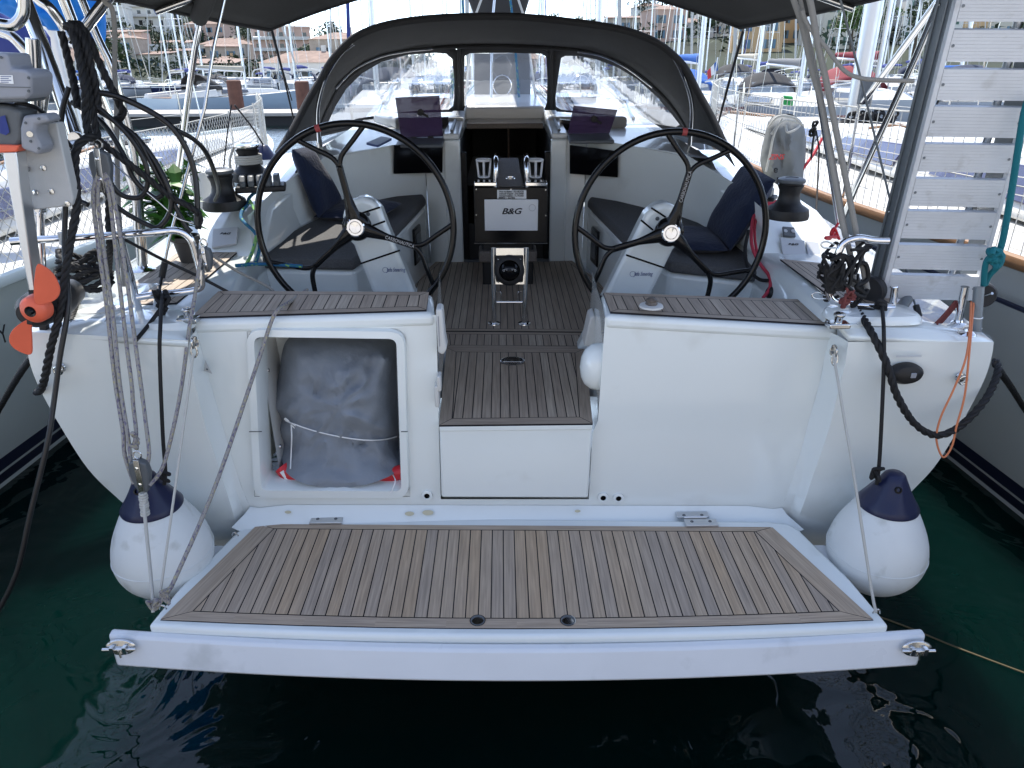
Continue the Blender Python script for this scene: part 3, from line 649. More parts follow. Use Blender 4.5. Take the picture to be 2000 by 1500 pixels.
# cleats / light on the bench corners
for px, py in ((1636, 634), (368, 624)):
    p = P(px, py, Z=1.43); mb = MB(); mb.box(p, (.07, .045, .018)); mb.lathe([(.012, 0), (.014, .018), (.02, .026), (.016, .034), (0, .035)], p+V((0, 0, .008)), (0, 0, 1), 16)
    ob('mooring_cleat', mb, M['steel'], Y_, bevel=.004)
# table-leg socket with a wooden plug, right bench
p = P(1272, 599, Z=1.447); o = ob('vent_base', MB().lathe([(.042, 0), (.040, .006), (.026, .009), (0, .009)], p, (0, 0, 1), 28), M['gelw'], Y_)
ob('wooden_knob', MB().lathe([(.020, .008), (.022, .012), (.018, .018), (.020, .026), (.012, .032), (0, .033)], p, (0, 0, 1), 20), M['woodg'], o)
# white fixtures on the passage side of the left locker : folded shower and handles
c = P(860, 650, Y=2.32); mb = MB(); mb.prism([c+V((-.012, 0, .085)), c+V((.010, 0, .085)), c+V((.014, 0, -.02)), c+V((.020, 0, -.062)), c+V((.006, 0, -.085)), c+V((-.012, 0, -.075))], (0, .07, 0))
o = ob('shower_box', mb, M['gelw'], Y_, bevel=.008, seg=3)
ob('box_slot', MB().prism([c+V((-.006, -.002, .06)), c+V((-.003, -.002, .06)), c+V((-.003, -.002, -.05)), c+V((-.006, -.002, -.05))], (0, .003, 0)), M['motor'], o)
for k, (px, py) in enumerate(((858, 745), (854, 770))):
    c = P(px, py, Y=2.335); ob('hook_cover', MB().box(c, (.016, .05, .085 if k else .06)), M['gelw'], Y_, bevel=.006, seg=3)
# white rounded cover and folded flap on the right locker's passage side
c = P(1172, 716, Y=2.44); mb = MB(); mb.lathe([(.088, -.02), (.088, .012), (.082, .035), (.065, .058), (.038, .071), (0, .076)], c+V((.0, .0, 0)), (-1, 0, 0), 32, sx=1.05, sy=.75, up=(0, 0, 1))
ob('speaker_cover', mb, M['gel'], Y_, smooth=60)
c = P(1151, 655, Y=2.7); mb = MB(); mb.prism([c+V((.0, 0, .075)), c+V((.02, 0, .085)), c+V((.028, 0, -.02)), c+V((.015, 0, -.052)), c+V((-.02, 0, -.045))], (0, .10, 0)); ob('folded_flap', mb, M['gelw'], Y_, bevel=.006)
# ================================================================ steering pedestals and wheels
def pedestal(s, hub):
    """hub: wheel centre"""
    x = hub.x; mb = MB()
    # body outline in the slanted plane, leaning inwards-down
    tp = hub+V((-s*.02, .16, .03)) if 0 else V((x-s*.0, hub.y+.16, hub.z))
    if s < 0: o = [(667, 430), (672, 405), (688, 390), (708, 386), (728, 392), (744, 410), (752, 432), (810, 575), (727, 575), (690, 480), (684, 474)]
    else: o = [(1335, 440), (1331, 415), (1318, 400), (1299, 397), (1280, 402), (1262, 418), (1252, 436), (1180, 580), (1270, 582), (1315, 490), (1326, 476)]
    fr = []
    for px, py in o:
        yy = hub.y+.10; fr.append(P(px, py, Y=yy))
    # widen towards the sole
    a, b = fr[7], fr[8]
    d1 = (fr[7]-fr[6]).normalized(); d2 = (fr[8]-fr[9]).normalized()
    t1 = (fr[7].z-ZS)/-d1.z; t2 = (fr[8].z-ZS)/-d2.z
    fr[7] = fr[7]+d1*t1; fr[8] = fr[8]+d2*t2
    mb.hexa(fr, [p+V((0, .10, -.0)) for p in fr])
    ped = ob('steering_pedestal', mb, M['gel'], Y_, bevel=.022, seg=4, smooth=50)
    # black seams
    def seam(pa, pb):
        ob('pedestal_seam', MB().tube([P(*pa, Y=hub.y+.098), P(*pb, Y=hub.y+.098)], .004, 6), M['blk'], ped)
    if s < 0: seam((667, 429), (742, 405)); seam((690, 455), (752, 432)); seam((704, 515), (781, 489))
    else: seam((1335, 441), (1315, 432)); seam((1252, 430), (1275, 449)); seam((1272, 406), (1300, 424)); seam((1223, 498), (1297, 523))
    c = P(768 if s < 0 else 1251, 527 if s < 0 else 535, Y=hub.y+.099)
    text('maker_sign', 'Jefa Steering', c+V((.012, 0, 0)), (1, 0, 0), (0, 0, 1), .026, 'textb', ped, shear=.25, wid=.085)
    ob('maker_ring', MB().tube([c+V((-.035+math.cos(a)*.012, -.001, math.sin(a)*.012)) for a in [2*math.pi*k/20 for k in range(20)]], .0008, 5, closed=True), M['textb'], ped)
    k = P(719 if s < 0 else 1284, 418 if s < 0 else 427, Y=hub.y+.098); ob('throttle_pivot', MB().lathe([(.009, 0), (.008, .004), (0, .005)], k, (0, -1, 0), 14), M['motord'], ped)
    return ped
def wheel(hub, rad, a0, parent, rimmark, txtang, tilt):
    M3 = Matrix.Rotation(tilt, 3, 'X'); U = M3 @ V((0, 0, 1)); X = V((1, 0, 0)); Nn = M3 @ V((0, -1, 0))   # Nn towards helmsman
    def W(r, a, d=0): return hub+(X*math.cos(a)+U*math.sin(a))*r+Nn*d
    w = MB(); w.tube([W(rad, 2*math.pi*k/96, .03) for k in range(96)], .0135, 12, closed=True)
    for k in range(3):
        a = a0+k*2*math.pi/3
        fork = rad*.63
        # main spoke, flattened and flaring towards the hub
        pts = [W(.03, a, .025), W(.07, a, .030), W(rad*.3, a, .030), W(rad*.48, a, .030), W(fork, a, .030)]
        w.tube(cat(pts, 4), [max(.0145, .036-.026*i/11) for i in range(17)], 12, sq=.62)
        for q in (-1, 1):
            e = a+q*R(20.0); st = W(fork-.012, a, .030); md = W(fork+.03, a+q*R(4), .030); en = W(rad-.004, e, .030)
            w.tube(cat([st, md, md.lerp(en, .5), en], 5), [.0155]+[.0105]*15, 10, sq=.8)
    w.lathe([(.058, -.01), (.062, .012), (.056, .034), (.040, .040), (0, .040)], hub, Nn, 36)
    wh = ob('steering_wheel', w, M['carbon'], parent, smooth=60)
    cp = ob('hub_cap', MB().lathe([(.038, .036), (.039, .046), (.034, .051), (.026, .051), (.024, .047), (.022, .051), (0, .052)], hub, Nn, 36), M['chrome'], wh)
    pts = [W(rad, rimmark+R(d), .03) for d in (-1.4, 0, 1.4)]
    ob('grip_mark', MB().tube(pts, .0150, 14), M['mark'], wh)
    rr = (X*math.cos(txtang)+U*math.sin(txtang)); uu = (-X*math.sin(txtang)+U*math.cos(txtang))
    text('spoke_lettering', 'CARBONAUTICA', hub+rr*.19+Nn*.0415, rr if txtang < 1 else rr, uu, .020, 'textw', wh, bold=.0, wid=.125, lift=.002)
    # wheel axle back to the pedestal
    return wh
hl = P(698, 441, Y=3.02); hr = P(1306, 452, Y=2.98)
pl = pedestal(-1, hl); pr = pedestal(1, hr)
zc = 3.02*.907+(CZ-hl.z)*.421; radL = 188*zc/1400
zc = 2.98*.907+(CZ-hr.z)*.421; radR = 185*zc/1400
wheel(hl, radL, R(101), Y_, R(107), R(101-120), R(-4)); wheel(hr, radR, R(76), Y_, R(86), R(76), R(-4))
for h in (hl, hr): ob('wheel_axle', MB().cyl(h+V((0, -.01, 0)), h+V((0, .11, 0)), .03, 20), M['blk'], Y_)

M['stain'] = mat('glue_stain', (.52, .48, .34), .5)
for x, y, r in ((800, 1003, .014), (836, 1001, .017), (563, 1000, .010), (1128, 998, .009)):
    p = P(x, y, Y=2.335); a, b = lp[2], lf[2]; n_ = V((0, -1, .6)).normalized(); ob('glue_stain', MB().lathe([(r, .004), (0, .005)], p, n_, 14, sx=1.3, sy=.6), M['stain'], hull)
# ================================================================ coachroof, companionway
M['smoke'] = mat('smoked_acrylic', (.02, .018, .02), .06, coat=1)
M['nonskid'] = mat('nonskid_deck', (.36, .37, .37), .7, var=.05, vscale=3)
M['cabin'] = mat('gelcoat_cabin', (.58, .59, .59), .3, coat=.3, var=.03, vscale=2)
mb = MB()
def roofz(y, x): return 1.765+(y-4.6)*.045-.05*max(0, abs(x)-.6)**1.5
for s in (-1, 1):
    rows = []
    for k, (y0) in enumerate((0, .25, .5, .75, 1.0)):
        row = []
        for (x, ya) in ((.385, 4.66), (.50, 4.66), (.70, 4.44), (.98, 4.10), (1.12, 4.05), (1.30, 4.3)):
            yb = 7.2; y = ya+(yb-ya)*y0; row.append(V((s*x*(1-.1*y0), y, roofz(y, x)-(.22 if x > 1.2 else 0))))
        rows.append(row)
    for a, b in zip(rows[:-1], rows[1:]):
        for i in range(5): mb.poly([a[i], a[i+1], b[i+1], b[i]])
mb.poly([(-.385, 5.75, roofz(5.7, 0)), (.385, 5.75, roofz(5.7, 0)), (.35, 7.2, roofz(7.2, 0)), (-.35, 7.2, roofz(7.2, 0))])
mb.poly([(-1.17, 7.2, roofz(7.2, 0)-.25), (1.17, 7.2, roofz(7.2, 0)-.25), (1.0, 9.8, 1.6), (-1.0, 9.8, 1.6)])
mb.poly([(-1.17, 7.2, roofz(7.2, 0)-.25), (1.17, 7.2, roofz(7.2, 0)-.25), (.9, 7.2, roofz(7.2, 0)), (-.9, 7.2, roofz(7.2, 0))])
ob('coachroof', mb, M['cabin'], Y_, smooth=50, weld=True)
ob('foredeck', MB().poly([(-1.9, 5.2, 1.40), (1.9, 5.2, 1.40), (1.7, 9.0, 1.46), (.6, 12.2, 1.62), (-.6, 12.2, 1.62), (-1.7, 9.0, 1.46)]), M['nonskid'], Y_)
for x_, y_, w_ in ((-.0, 7.0, .55), (-.62, 6.7, .34), (.62, 6.7, .34)): ob('deck_hatch', MB().box((x_, y_, roofz(y_, x_)+.03), (w_, w_, .05), Matrix.Rotation(R(3), 3, 'X')), M['smoke'], Y_, bevel=.012)
for s in (-1, 1):
    for k in range(4): ob('control_line', MB().tube([V((s*(.42+.05*k), 5.75, roofz(5.75, .4)+.012)), V((s*(.30+.04*k), 7.9, roofz(7.9, .3)+.03))], .006, 6), M[('br_blue', 'ropew', 'roper', 'ropeb')[k]], Y_)
    ob('roof_rail', MB().tube([V((s*.95, 5.6+k*.35, roofz(5.6+k*.35, .95)+(.06 if k % 2 else .01))) for k in range(6)], .014, 8), M['steel'], Y_)
# raised sliding-hatch garage
mb = MB(); mb.hexa([V((-.30, 5.55, 1.80)), V((.30, 5.55, 1.80)), V((.30, 6.6, 1.84)), V((-.30, 6.6, 1.84))], [V((-.29, 5.56, 1.90)), V((.29, 5.56, 1.90)), V((.29, 6.55, 1.93)), V((-.29, 6.55, 1.93))])
ob('hatch_garage', mb, M['cabin'], Y_, bevel=.02, seg=3)
# pillars each side of the entrance
for s in (-1, 1):
    mb = MB(); mb.box((s*.333, 4.715, (ZS+1.765)/2), (.104, .13, 1.765-ZS)); ob('entrance_pillar', mb, G, Y_, bevel=.012, seg=3)
    a = [V((s*.285, 4.66, 1.765)), V((s*.385, 4.66, 1.765)), V((s*.385, 5.65, 1.815)), V((s*.285, 5.65, 1.815))]
    ob('hatch_runner', MB().hexa(a, [p+V((0, 0, .05 if i > 1 else .035)) for i, p in enumerate(a)]), M['cabin'], Y_, bevel=.010)
    ob('runner_groove', MB().box((s*.335, 5.15, 1.838), (.016, .9, .012), Matrix.Rotation(R(3), 3, 'X')), M['motord'], Y_)
    o = ob('entrance_frame', MB().box((s*.262, 4.68, 1.34), (.036, .05, .70)), M['blk'], Y_, bevel=.004)
# sliding hatch, half open, brown trim
h = MB().box((0, 5.20, 1.79), (.52, .80, .014), Matrix.Rotation(R(3), 3, 'X')); 
sh = ob('sliding_hatch', MB().box((0, 5.42, 1.803), (.53, .5, .012), Matrix.Rotation(R(3), 3, 'X')), M['smoke'], Y_, bevel=.003)
ob('hatch_handle', MB().box((0, 5.165, 1.800), (.52, .022, .035)), M['woodg'], sh, bevel=.004)
# the dark saloon beyond
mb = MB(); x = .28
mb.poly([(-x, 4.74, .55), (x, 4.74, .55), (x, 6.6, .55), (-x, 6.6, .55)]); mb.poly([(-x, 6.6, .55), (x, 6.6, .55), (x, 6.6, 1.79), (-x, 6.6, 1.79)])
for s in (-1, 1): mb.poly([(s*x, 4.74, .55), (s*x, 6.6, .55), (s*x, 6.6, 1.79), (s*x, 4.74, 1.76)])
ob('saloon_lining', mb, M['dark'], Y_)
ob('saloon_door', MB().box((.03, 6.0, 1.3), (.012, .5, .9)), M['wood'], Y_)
ob('washboard', MB().box((0, 4.70, 1.12), (.50, .02, .24)), M['blkm'], Y_, bevel=.003)
ob('washboard_sill', MB().box((0, 4.655, ZS+.012), (.56, .03, .02)), M['motord'], Y_, bevel=.003)
# ---- flush black instrument windows in the forward cockpit walls
def quad_panel(name, q, Ys, mt, parent, th=.01, bevel=.002):
    pts = [P(a, b, Y=y) for (a, b), y in zip(q, Ys)]
    n = (pts[1]-pts[0]).cross(pts[2]-pts[0]).normalized()
    if n.y > 0: n = -n
    return ob(name, MB().prism([p+n*.0 for p in pts], n*th), M[mt], parent, bevel=bevel), pts, n
quad_panel('tinted_portlight', [(769, 283), (864, 281), (863, 337), (768, 339)], (4.47, 4.63, 4.63, 4.47), 'lens', Y_)
quad_panel('tinted_portlight', [(1114, 283), (1208, 295), (1207, 346), (1114, 339)], (4.63, 4.46, 4.46, 4.63), 'lens', Y_)
# ---- roof hatches with purple smoked lids standing open
M['purple'] = mat('purple_acrylic', (.085, .055, .13), .08, alpha=.78, spec=.1)
def hatch(q, Yb, s):
    b0, b1 = P(*q[3], Y=Yb), P(*q[2], Y=Yb); t1, t0 = P(*q[1], Y=Yb+.06), P(*q[0], Y=Yb+.06)
    fr = MB(); x0, x1 = min(b0.x, b1.x)-.01, max(b0.x, b1.x)+.01; z = b0.z-.012
    o_ = [V((x0, Yb-.24, z-.02)), V((x1, Yb-.24, z-.02)), V((x1, Yb+.03, z-.003)), V((x0, Yb+.03, z-.003))]
    root = ob('roof_hatch', MB().hexa(o_, [p+V((0, 0, .02)) for p in o_]), M['motord'], Y_, bevel=.006)
    n = (b1-b0).cross(t0-b0).normalized(); 
    ob('hatch_lid', MB().prism([b0, b1, t1, t0], n*.009), M['purple'], root, bevel=.0015)
    c = (b0+b1+t0+t1)/4+(t0-b0)*.12+V((.01, -.01, 0))
    ob('lid_handle', MB().lathe([(.020, 0), (.02, .012), (0, .014)], c, (0, -1, 0), 16).box(c+V((.022, -.012, -.012)), (.055, .008, .014), Matrix.Rotation(R(30), 3, 'Y')), M['blkm'], root, bevel=.002)
    for k in (.3, .7): ob('lid_hinge', MB().box(b0.lerp(b1, k)+V((0, -.004, .0)), (.035, .018, .012)), M['blkm'], root, bevel=.002)
hatch([(772, 191), (858, 187), (866, 266), (784, 270)], 4.72, -1); hatch([(1120, 207), (1206, 215), (1186, 272), (1109, 262)], 4.72, 1)
# low mouldings on the coachroof (line tunnels) and a drawer-like dark recess
for s, q in ((-1, [(730, 237), (895, 228), (900, 262), (745, 268)]), (1, [(1075, 228), (1228, 245), (1225, 268), (1080, 262)])):
    a = [P(*p_, Z=1.80) for p_ in q]
    ob('line_tunnel', MB().hexa([V((p.x, max(5.15, min(p.y, 5.7)), 1.78)) for p in a], [V((p.x, max(5.18, min(p.y, 5.68)), 1.855)) for p in a]), M['cabin'], Y_, bevel=.018, seg=3)
for q, y in (([(795, 231), (876, 228), (876, 251), (797, 254)], 5.02), ([(1093, 233), (1170, 240), (1167, 262), (1094, 254)], 5.02)):
    a = [P(*p_, Y=y) for p_ in q]; ob('clutch_recess', MB().prism(a, (0, .015, 0)), M['smoke'], Y_)
for q in ([(870, 262), (895, 236), (902, 236), (884, 270)], [(1074, 236), (1082, 236), (1110, 262), (1090, 270)]):
    a = [P(*p_, Z=1.85) for p_ in q]
# loose paper / book on the roof shelf
for q in ([(716, 283), (745, 270), (765, 274), (738, 288)],):
    a = [P(*p_, Z=1.785) for p_ in q]; bk = ob('chart_booklet', MB().prism(a, (0, 0, .012)), M['textb'], None); tag(bk, 'small blue booklet lying on the white roof shelf behind left wheel', 'booklet')
# ---- cockpit table with instrument pod
tb = ob('cockpit_table', MB().hexa([P(925, 366, Y=4.10), P(1070, 366, Y=4.10), P(1069, 474, Y=4.08), P(927, 474, Y=4.08)], [P(925, 366, Y=4.10)+V((0, .10, 0)), P(1070, 366, Y=4.10)+V((0, .10, 0)), P(1069, 474, Y=4.08)+V((0, .1, 0)), P(927, 474, Y=4.08)+V((0, .1, 0))]), M['blk'], Y_, bevel=.003)
ob('table_column', MB().box((.005, 4.22, 1.22), (.30, .16, .48)), M['blkm'], Y_, bevel=.01)
ob('table_foot', MB().box((.005, 4.19, 1.17), (.34, .16, .07)), M['woodg'], Y_, bevel=.01)
ob('table_trim', MB().tube([P(926, 475, Y=4.075), P(1069, 475, Y=4.075)], .003, 6), M['chrome'], tb)
a = P(925, 365, Y=4.1); b = P(1070, 365, Y=4.1)
for q in ((926, 970), (1026, 1069)):
    a, b = P(q[0], 364, Y=4.10), P(q[1], 364, Y=4.10); ob('pod_cap', MB().hexa([a, b, b+V((0, .10, 0)), a+V((0, .10, 0))], [p+V((0, .004, .022)) for p in (a, b, b+V((0, .09, 0)), a+V((0, .09, 0)))]), M['chrome'], tb, bevel=.004)
for px, py in ((930, 370), (998, 370), (1066, 371), (930, 420), (1066, 421), (930, 470), (998, 470), (1066, 471)):
    ob('panel_screw', MB().lathe([(.0048, 0), (.004, .002), (0, .0022)], P(px, py, Y=4.09), (0, -1, 0), 12), M['steel'], tb)
cv, cp_, n_ = quad_panel('plotter_cover', [(946, 389), (1051, 389), (1050, 450), (947, 450)], (4.085,)*4, 'wht', tb, .012, .004)
cc = sum(cp_, V())/4+V((0, -.0125, 0))
text('cover_lettering', 'B&G', cc+V((0, 0, .022)), (1, 0, 0), (0, 0, 1), .046, 'text', cv, shear=.3, bold=.018, wid=.115)
ob('cover_ring', MB().tube([cc+V((.118+math.cos(t)*.018, -.001, .042+math.sin(t)*.018)) for t in [2*math.pi*k/24 for k in range(24)]], .0012, 5, closed=True), M['plate'], cv)
st = ob('ship_sticker', MB().prism([P(971, 371, Y=4.088), P(1028, 371, Y=4.088), P(1028, 388, Y=4.088), P(971, 388, Y=4.088)], (0, -.001, 0)), M['wht'], tb)
for i, t in enumerate(('Nom du Bateau : SEA MOON', "Indicatif d'appel : FAE 8449", 'Immatriculation : TL F63505', 'MMSI : 22785')):
    text('sticker_line', t, P(999 if i < 3 else 990, 374+i*4.1, Y=4.086)+V((0, -.0005, 0)), (1, 0, 0), (0, 0, 1), .0135, 'text', st, bold=.02, wid=.135 if i < 3 else .09)
# folded table leaf between two chrome grab rails
ob('table_leaf', MB().prism([P(972, 364, Y=4.12), P(1023, 364, Y=4.12), P(1012, 308, Y=4.62), P(973, 308, Y=4.62)], (0, 0, -.025)), M['wood'] if 0 else M['woodg'], Y_, bevel=.004)
p = P(997, 350, Y=4.25); ob('leaf_catch', MB().lathe([(.030, 0), (.027, .004), (.022, .0), (0, -.001)], p+V((0, 0, .006)), (0, -.35, 1), 24, sx=1, sy=.45, up=(1, 0, 0)), M['chrome'], Y_)
for s, x in ((-1, 967), (1, 1030)):
    a = P(x, 366, Y=4.13); b = P(x-2*s, 318, Y=4.15); c = P(x-1*s, 306, Y=4.3); d = P(x-4*s, 303, Y=4.55)
    ob('grab_rail', MB().tube(cat([a, b, c, d, d+V((0, .05, -.1))], 6), .014, 12), M['chrome'], Y_)
for x in (945, 1046):
    c = P(x, 330, Y=4.3); hold = MB(); R1, R2, H = .040, .030, .10
    hold.tube([c+V((math.cos(t)*R1, math.sin(t)*R1, .05)) for t in [2*math.pi*k/28 for k in range(28)]], .0075, 8, closed=True)
    hold.tube([c+V((math.cos(t)*R2, math.sin(t)*R2, -.045)) for t in [2*math.pi*k/28 for k in range(28)]], .004, 8, closed=True)
    for k in range(4):
        t = k*math.pi/2+math.pi/2; hold.tube([c+V((math.cos(t)*R1, math.sin(t)*R1, .05)), c+V((math.cos(t)*R2, math.sin(t)*R2, -.045))], .006, 6)
    ob('cup_holder', hold, M['wht'], Y_)
# ---- compass on its stand
yc = 3.47; base = P(992, 632, Z=ZS+.008)
cs = ob('compass_plate', MB().prism([P(967, 484, Y=yc), P(1027, 484, Y=yc), P(1025, 556, Y=yc-.03), P(967, 556, Y=yc-.03)], (0, .006, 0)), M['steel'], Y_, bevel=.002)
for x in (965, 1024):
    q = P(x, 632, Z=ZS+.008); ob('stand_leg', MB().cyl(q, P(x-1 if x < 990 else x+4, 484, Y=yc), .0125, 16), M['steel'], Y_)
    ob('leg_flange', MB().lathe([(.033, 0), (.032, .004), (.015, .008), (.0, .008)], q, (0, 0, 1), 24), M['chrome'], Y_)
ob('foot_bar', MB().cyl(P(970, 590, Y=yc), P(1021, 590, Y=yc), .008, 12), M['chrome'], Y_)
for x in (978, 1012): 
    a = P(x, 588, Y=yc); ob('bottle_hook', MB().tube(cat([a, a+V((0, 0, .045)), a+V((-.02 if x < 990 else .02, 0, .05))], 4), .003, 6), M['steel'], Y_)
c = P(995, 528, Y=yc-.025); nrm = V((0, -1, .22)).normalized()
cb = ob('compass', MB().lathe([(.074, 0), (.074, .014), (.066, .02), (.052, .022), (.050, .012)], c, nrm, 40), M['blkm'], cs)
ob('compass_bezel', MB().box(c+V((0, .002, 0)), (.138, .01, .145)), M['blkm'], cb, bevel=.02, seg=4)
ob('compass_bowl', MB().lathe([(.050, .012), (.044, .032), (.03, .045), (0, .05)], c, nrm, 32), M['lens'], cb)
tk = MB()
for k in range(-5, 6):
    a = R(-90+k*11); p = c+V((math.cos(a)*.058, -.024, math.sin(a)*.058)); tk.box(p, (.0025, .001, .008), Matrix.Rotation(-(a+R(90)), 3, 'Y'))
    if k % 2 == 0: tk.box(c+V((k*.0065, -.046, .012)), (.003, .001, .010))
ob('compass_scale', tk, M['textw'], cb)
ob('compass_card_ring', MB().tube([c+V((math.cos(t)*.034, -.044, .012+math.sin(t)*.008)) for t in [2*math.pi*k/24 for k in range(24)]], .0012, 5, closed=True), M['textw'], cb)
for dx in (-.055, .055):
    for dz in (-.058, .058): ob('bezel_screw', MB().lathe([(.004, 0), (0, .002)], c+V((dx, -.006, dz)), nrm, 10), M['steel'], cb)
# ---- seats upholstery
for s, nm in ((-1, 'left'), (1, 'right')):
    sc = ob('seat_cushion', MB().prism([p+V((0, 0, -.052)) for p in SEAT[s]], (0, 0, .052)), M['cush'], None, bevel=.016, seg=3)
    tag(sc, 'charcoal grey seat pad along the %s cockpit bench behind the %s wheel' % (nm, nm), 'seat cushion', 'grey cockpit seat pads')
def pillow(mb, q, n, th, nu=14, nv=14, puff=.5, wr=0):
    """soft slab between 4 corners with rounded edges"""
    n = V(n).normalized(); a, b, c, d = [V(p) for p in q]
    def pt(u, v, sgn):
        p = (a*(1-u)+b*u)*(1-v)+(d*(1-u)+c*u)*v; e = (1-(2*u-1)**6)*(1-(2*v-1)**6); f = max(0, e)**.5
        w = noise.noise(p*9)*wr
        return p+n*sgn*(th/2*(f*(1-puff)+f*puff*(.6+.4*math.sin(math.pi*u)*math.sin(math.pi*v))))+n*w*f
    mb.grid(lambda u, v: pt(u, v, 1), nu, nv); mb.grid(lambda u, v: pt(u, v, -1), nu, nv, flip=True); return mb
def backcush(q, nb, seatq, label):
    t = thing('boat_chair', label, 'cushion', q[0], 'navy folding seat cushions'); n = (q[1]-q[0]).cross(q[3]-q[0])
    if n.y > 0: n = -n
    ob('back_pad', pillow(MB(), q, n, .085, wr=.012), M['navy'], t, smooth=70, weld=True)
    ob('seat_pad', pillow(MB(), seatq, (0, 0, 1), .065, wr=.01), M['navy'], t, smooth=70, weld=True)
backcush([P(621, 426, Y=3.85), P(668, 394, Y=4.10), P(606, 286, Y=3.98), P(570, 292, Y=3.76)], 0, [P(612, 424, Y=3.88), P(735, 428, Y=3.86), P(785, 398, Y=4.2), P(655, 388, Y=4.3)], 'navy blue folding cushion leaning in the left cockpit corner')
backcush([P(1380, 444, Y=3.72), P(1426, 490, Y=3.32), P(1515, 352, Y=3.36), P(1455, 318, Y=3.72)], 0, [P(1310, 448, Y=3.72), P(1330, 488, Y=3.36), P(1424, 490, Y=3.32), P(1384, 446, Y=3.75)], 'navy blue folding cushion leaning beside the right steering wheel')
# ---- winches
def winch(c, sc, top='blk', rope=False, wraps=None, cap='blkm'):
    w = ob('winch', MB().lathe([(.098, 0), (.100, .012), (.094, .042), (.062, .062), (.052, .075), (.046, .10), (.048, .125), (.056, .142), (.058, .150), (.05, .152), (.05, .156), (.060, .160), (.060, .172), (.042, .178), (0, .178)], c, (0, 0, 1), 36) if sc == 1 else
           MB().lathe([(a*sc, b*sc) for a, b in ((.098, 0), (.100, .012), (.094, .042), (.062, .062), (.052, .075), (.046, .10), (.048, .125), (.056, .142), (.058, .150), (.05, .152), (.05, .156), (.060, .160), (.060, .172), (.042, .178), (0, .178))], c, (0, 0, 1), 36), M['blkm'], Y_, smooth=35)
    ob('winch_cap', MB().lathe([(.060*sc, .1605*sc), (.062*sc, .166*sc), (.060*sc, .174*sc), (.045*sc, .180*sc), (.03*sc, .181*sc), (.028*sc, .174*sc), (0, .174*sc)], c, (0, 0, 1), 36), M['motord'] if cap == 'g' else M['steel'], w)
    return w
wl = P(441, 407, Z=1.60); winch(wl, 1.0, cap='g'); wr_ = P(1535, 425, Z=1.59); winch(wr_, .95, cap='g')
w2 = P(492, 352, Z=1.70); winch(w2, .95)
rp = MB(); rp.tube([w2+V((math.cos(t)*.058, math.sin(t)*.058, .075+.0016*t)) for t in [k*.25 for k in range(110)]], .0058, 6)
rp.tube(cat([w2+V((-.055, -.02, .155)), w2+V((-.075, -.04, .10)), w2+V((-.078, -.05, .03)), w2+V((-.07, -.06, -.02))], 5), .006, 6)
tag(ob('winch_line', rp, M['ropew'], None), 'cream line wrapped round the far left winch', 'rope')
w3 = P(1512, 380, Z=1.66)
# rope clutches
def clutches(c, d, n_, lab):
    base = ob('rope_clutch_bank', MB().box(c, (.05+n_*.045, .16, .035), d), M['blkm'], Y_, bevel=.008)
    for k in range(n_):
        q = c+d @ V(((k-(n_-1)/2)*.046, -.01, .045)); ob('clutch_lever', MB().prism([q+d @ V(v) for v in ((-.017, -.075, -.03), (-.017, -.075, .0), (-.017, -.04, .03), (-.017, .06, .028), (-.017, .07, -.03))], d @ V((.034, 0, 0))), M['motord'], base, bevel=.006)
clutches(P(510, 366, Z=1.68), Matrix.Rotation(R(14), 3, 'Z')*.82, 5, 0)
clutches(P(1498, 386, Z=1.62), Matrix.Rotation(R(-30), 3, 'Z')*.6, 2, 0)
# instrument covers on the pods' sloping faces
def slope(s, px, py):   # point on the pod's sloping aft face
    n = V((0, 3.20-3.48, 0)); a = V((0, 3.20, ZD-.02)); b = V((0, 3.48, 1.60 if abs(px-990) < 540 else 1.575)); d = b-a; nn = V((0, -d.z, d.y)).normalized()
    r = P(px, py, Y=1)-CAM; t = (a-CAM).dot(nn)/r.dot(nn); return CAM+r*t, nn
def cover(q, name, mt='plate', th=.012):
    pts = []
    for p_ in q: c, nn = slope(0, *p_); pts.append(c)
    o = ob(name, MB().prism(pts, nn*th), M[mt], Y_, bevel=.003); return o, sum(pts, V())/len(pts)+nn*th, nn
M['lgrey'] = mat('light_grey_plastic', (.50, .52, .55), .5)
o, c, nn = cover([(417, 450), (467, 446), (463, 479), (415, 487)], 'instrument_cover', 'lgrey'); text('cover_lettering', 'B&G', c+V((0, .01, .01)), (1, .05, 0), (0, .8, .4), .018, 'text', o, shear=.3, bold=.03, wid=.05)
o, c, nn = cover([(1522, 466), (1570, 473), (1573, 506), (1527, 500)], 'instrument_cover', 'lgrey'); text('cover_lettering', 'B&G', c+V((0, .01, .01)), (1, 0, 0), (0, .8, .4), .018, 'text', o, shear=.3, bold=.03, wid=.05)
cover([(1572, 473), (1597, 477), (1602, 509), (1577, 506)], 'instrument_cover', 'lgrey')
o, c, nn = cover([(1527, 445), (1550, 447), (1553, 465), (1529, 463)], 'switch_panel', 'motord')
for d in (-.018, .018): ob('switch_button', MB().lathe([(.010, 0), (.009, .004), (0, .004)], c+V((d, 0, 0)), nn, 14), M['lgrey'], o)
# engine control panel and throttle, right inner side
c = V((1.075, 2.92, 1.20)); o, pts_, n_ = quad_panel('engine_panel', [(1510, 583), (1532, 541), (1562, 566), (1545, 583)], (2.95, 3.0, 2.8, 2.75), 'blk', Y_, .006)
ob('throttle_lever', MB().lathe([(.0, -.02), (.024, -.018), (.026, .02), (.015, .03), (0, .03)], P(1510, 572, Y=2.92), (-1, -.3, .2), 20), M['blkm'], o); ob('throttle_boss', MB().lathe([(.022, 0), (.020, .012), (.012, .018), (0, .02)], P(1531, 570, Y=2.88), (-.3, -1, .4), 20), M['chrome'], o)
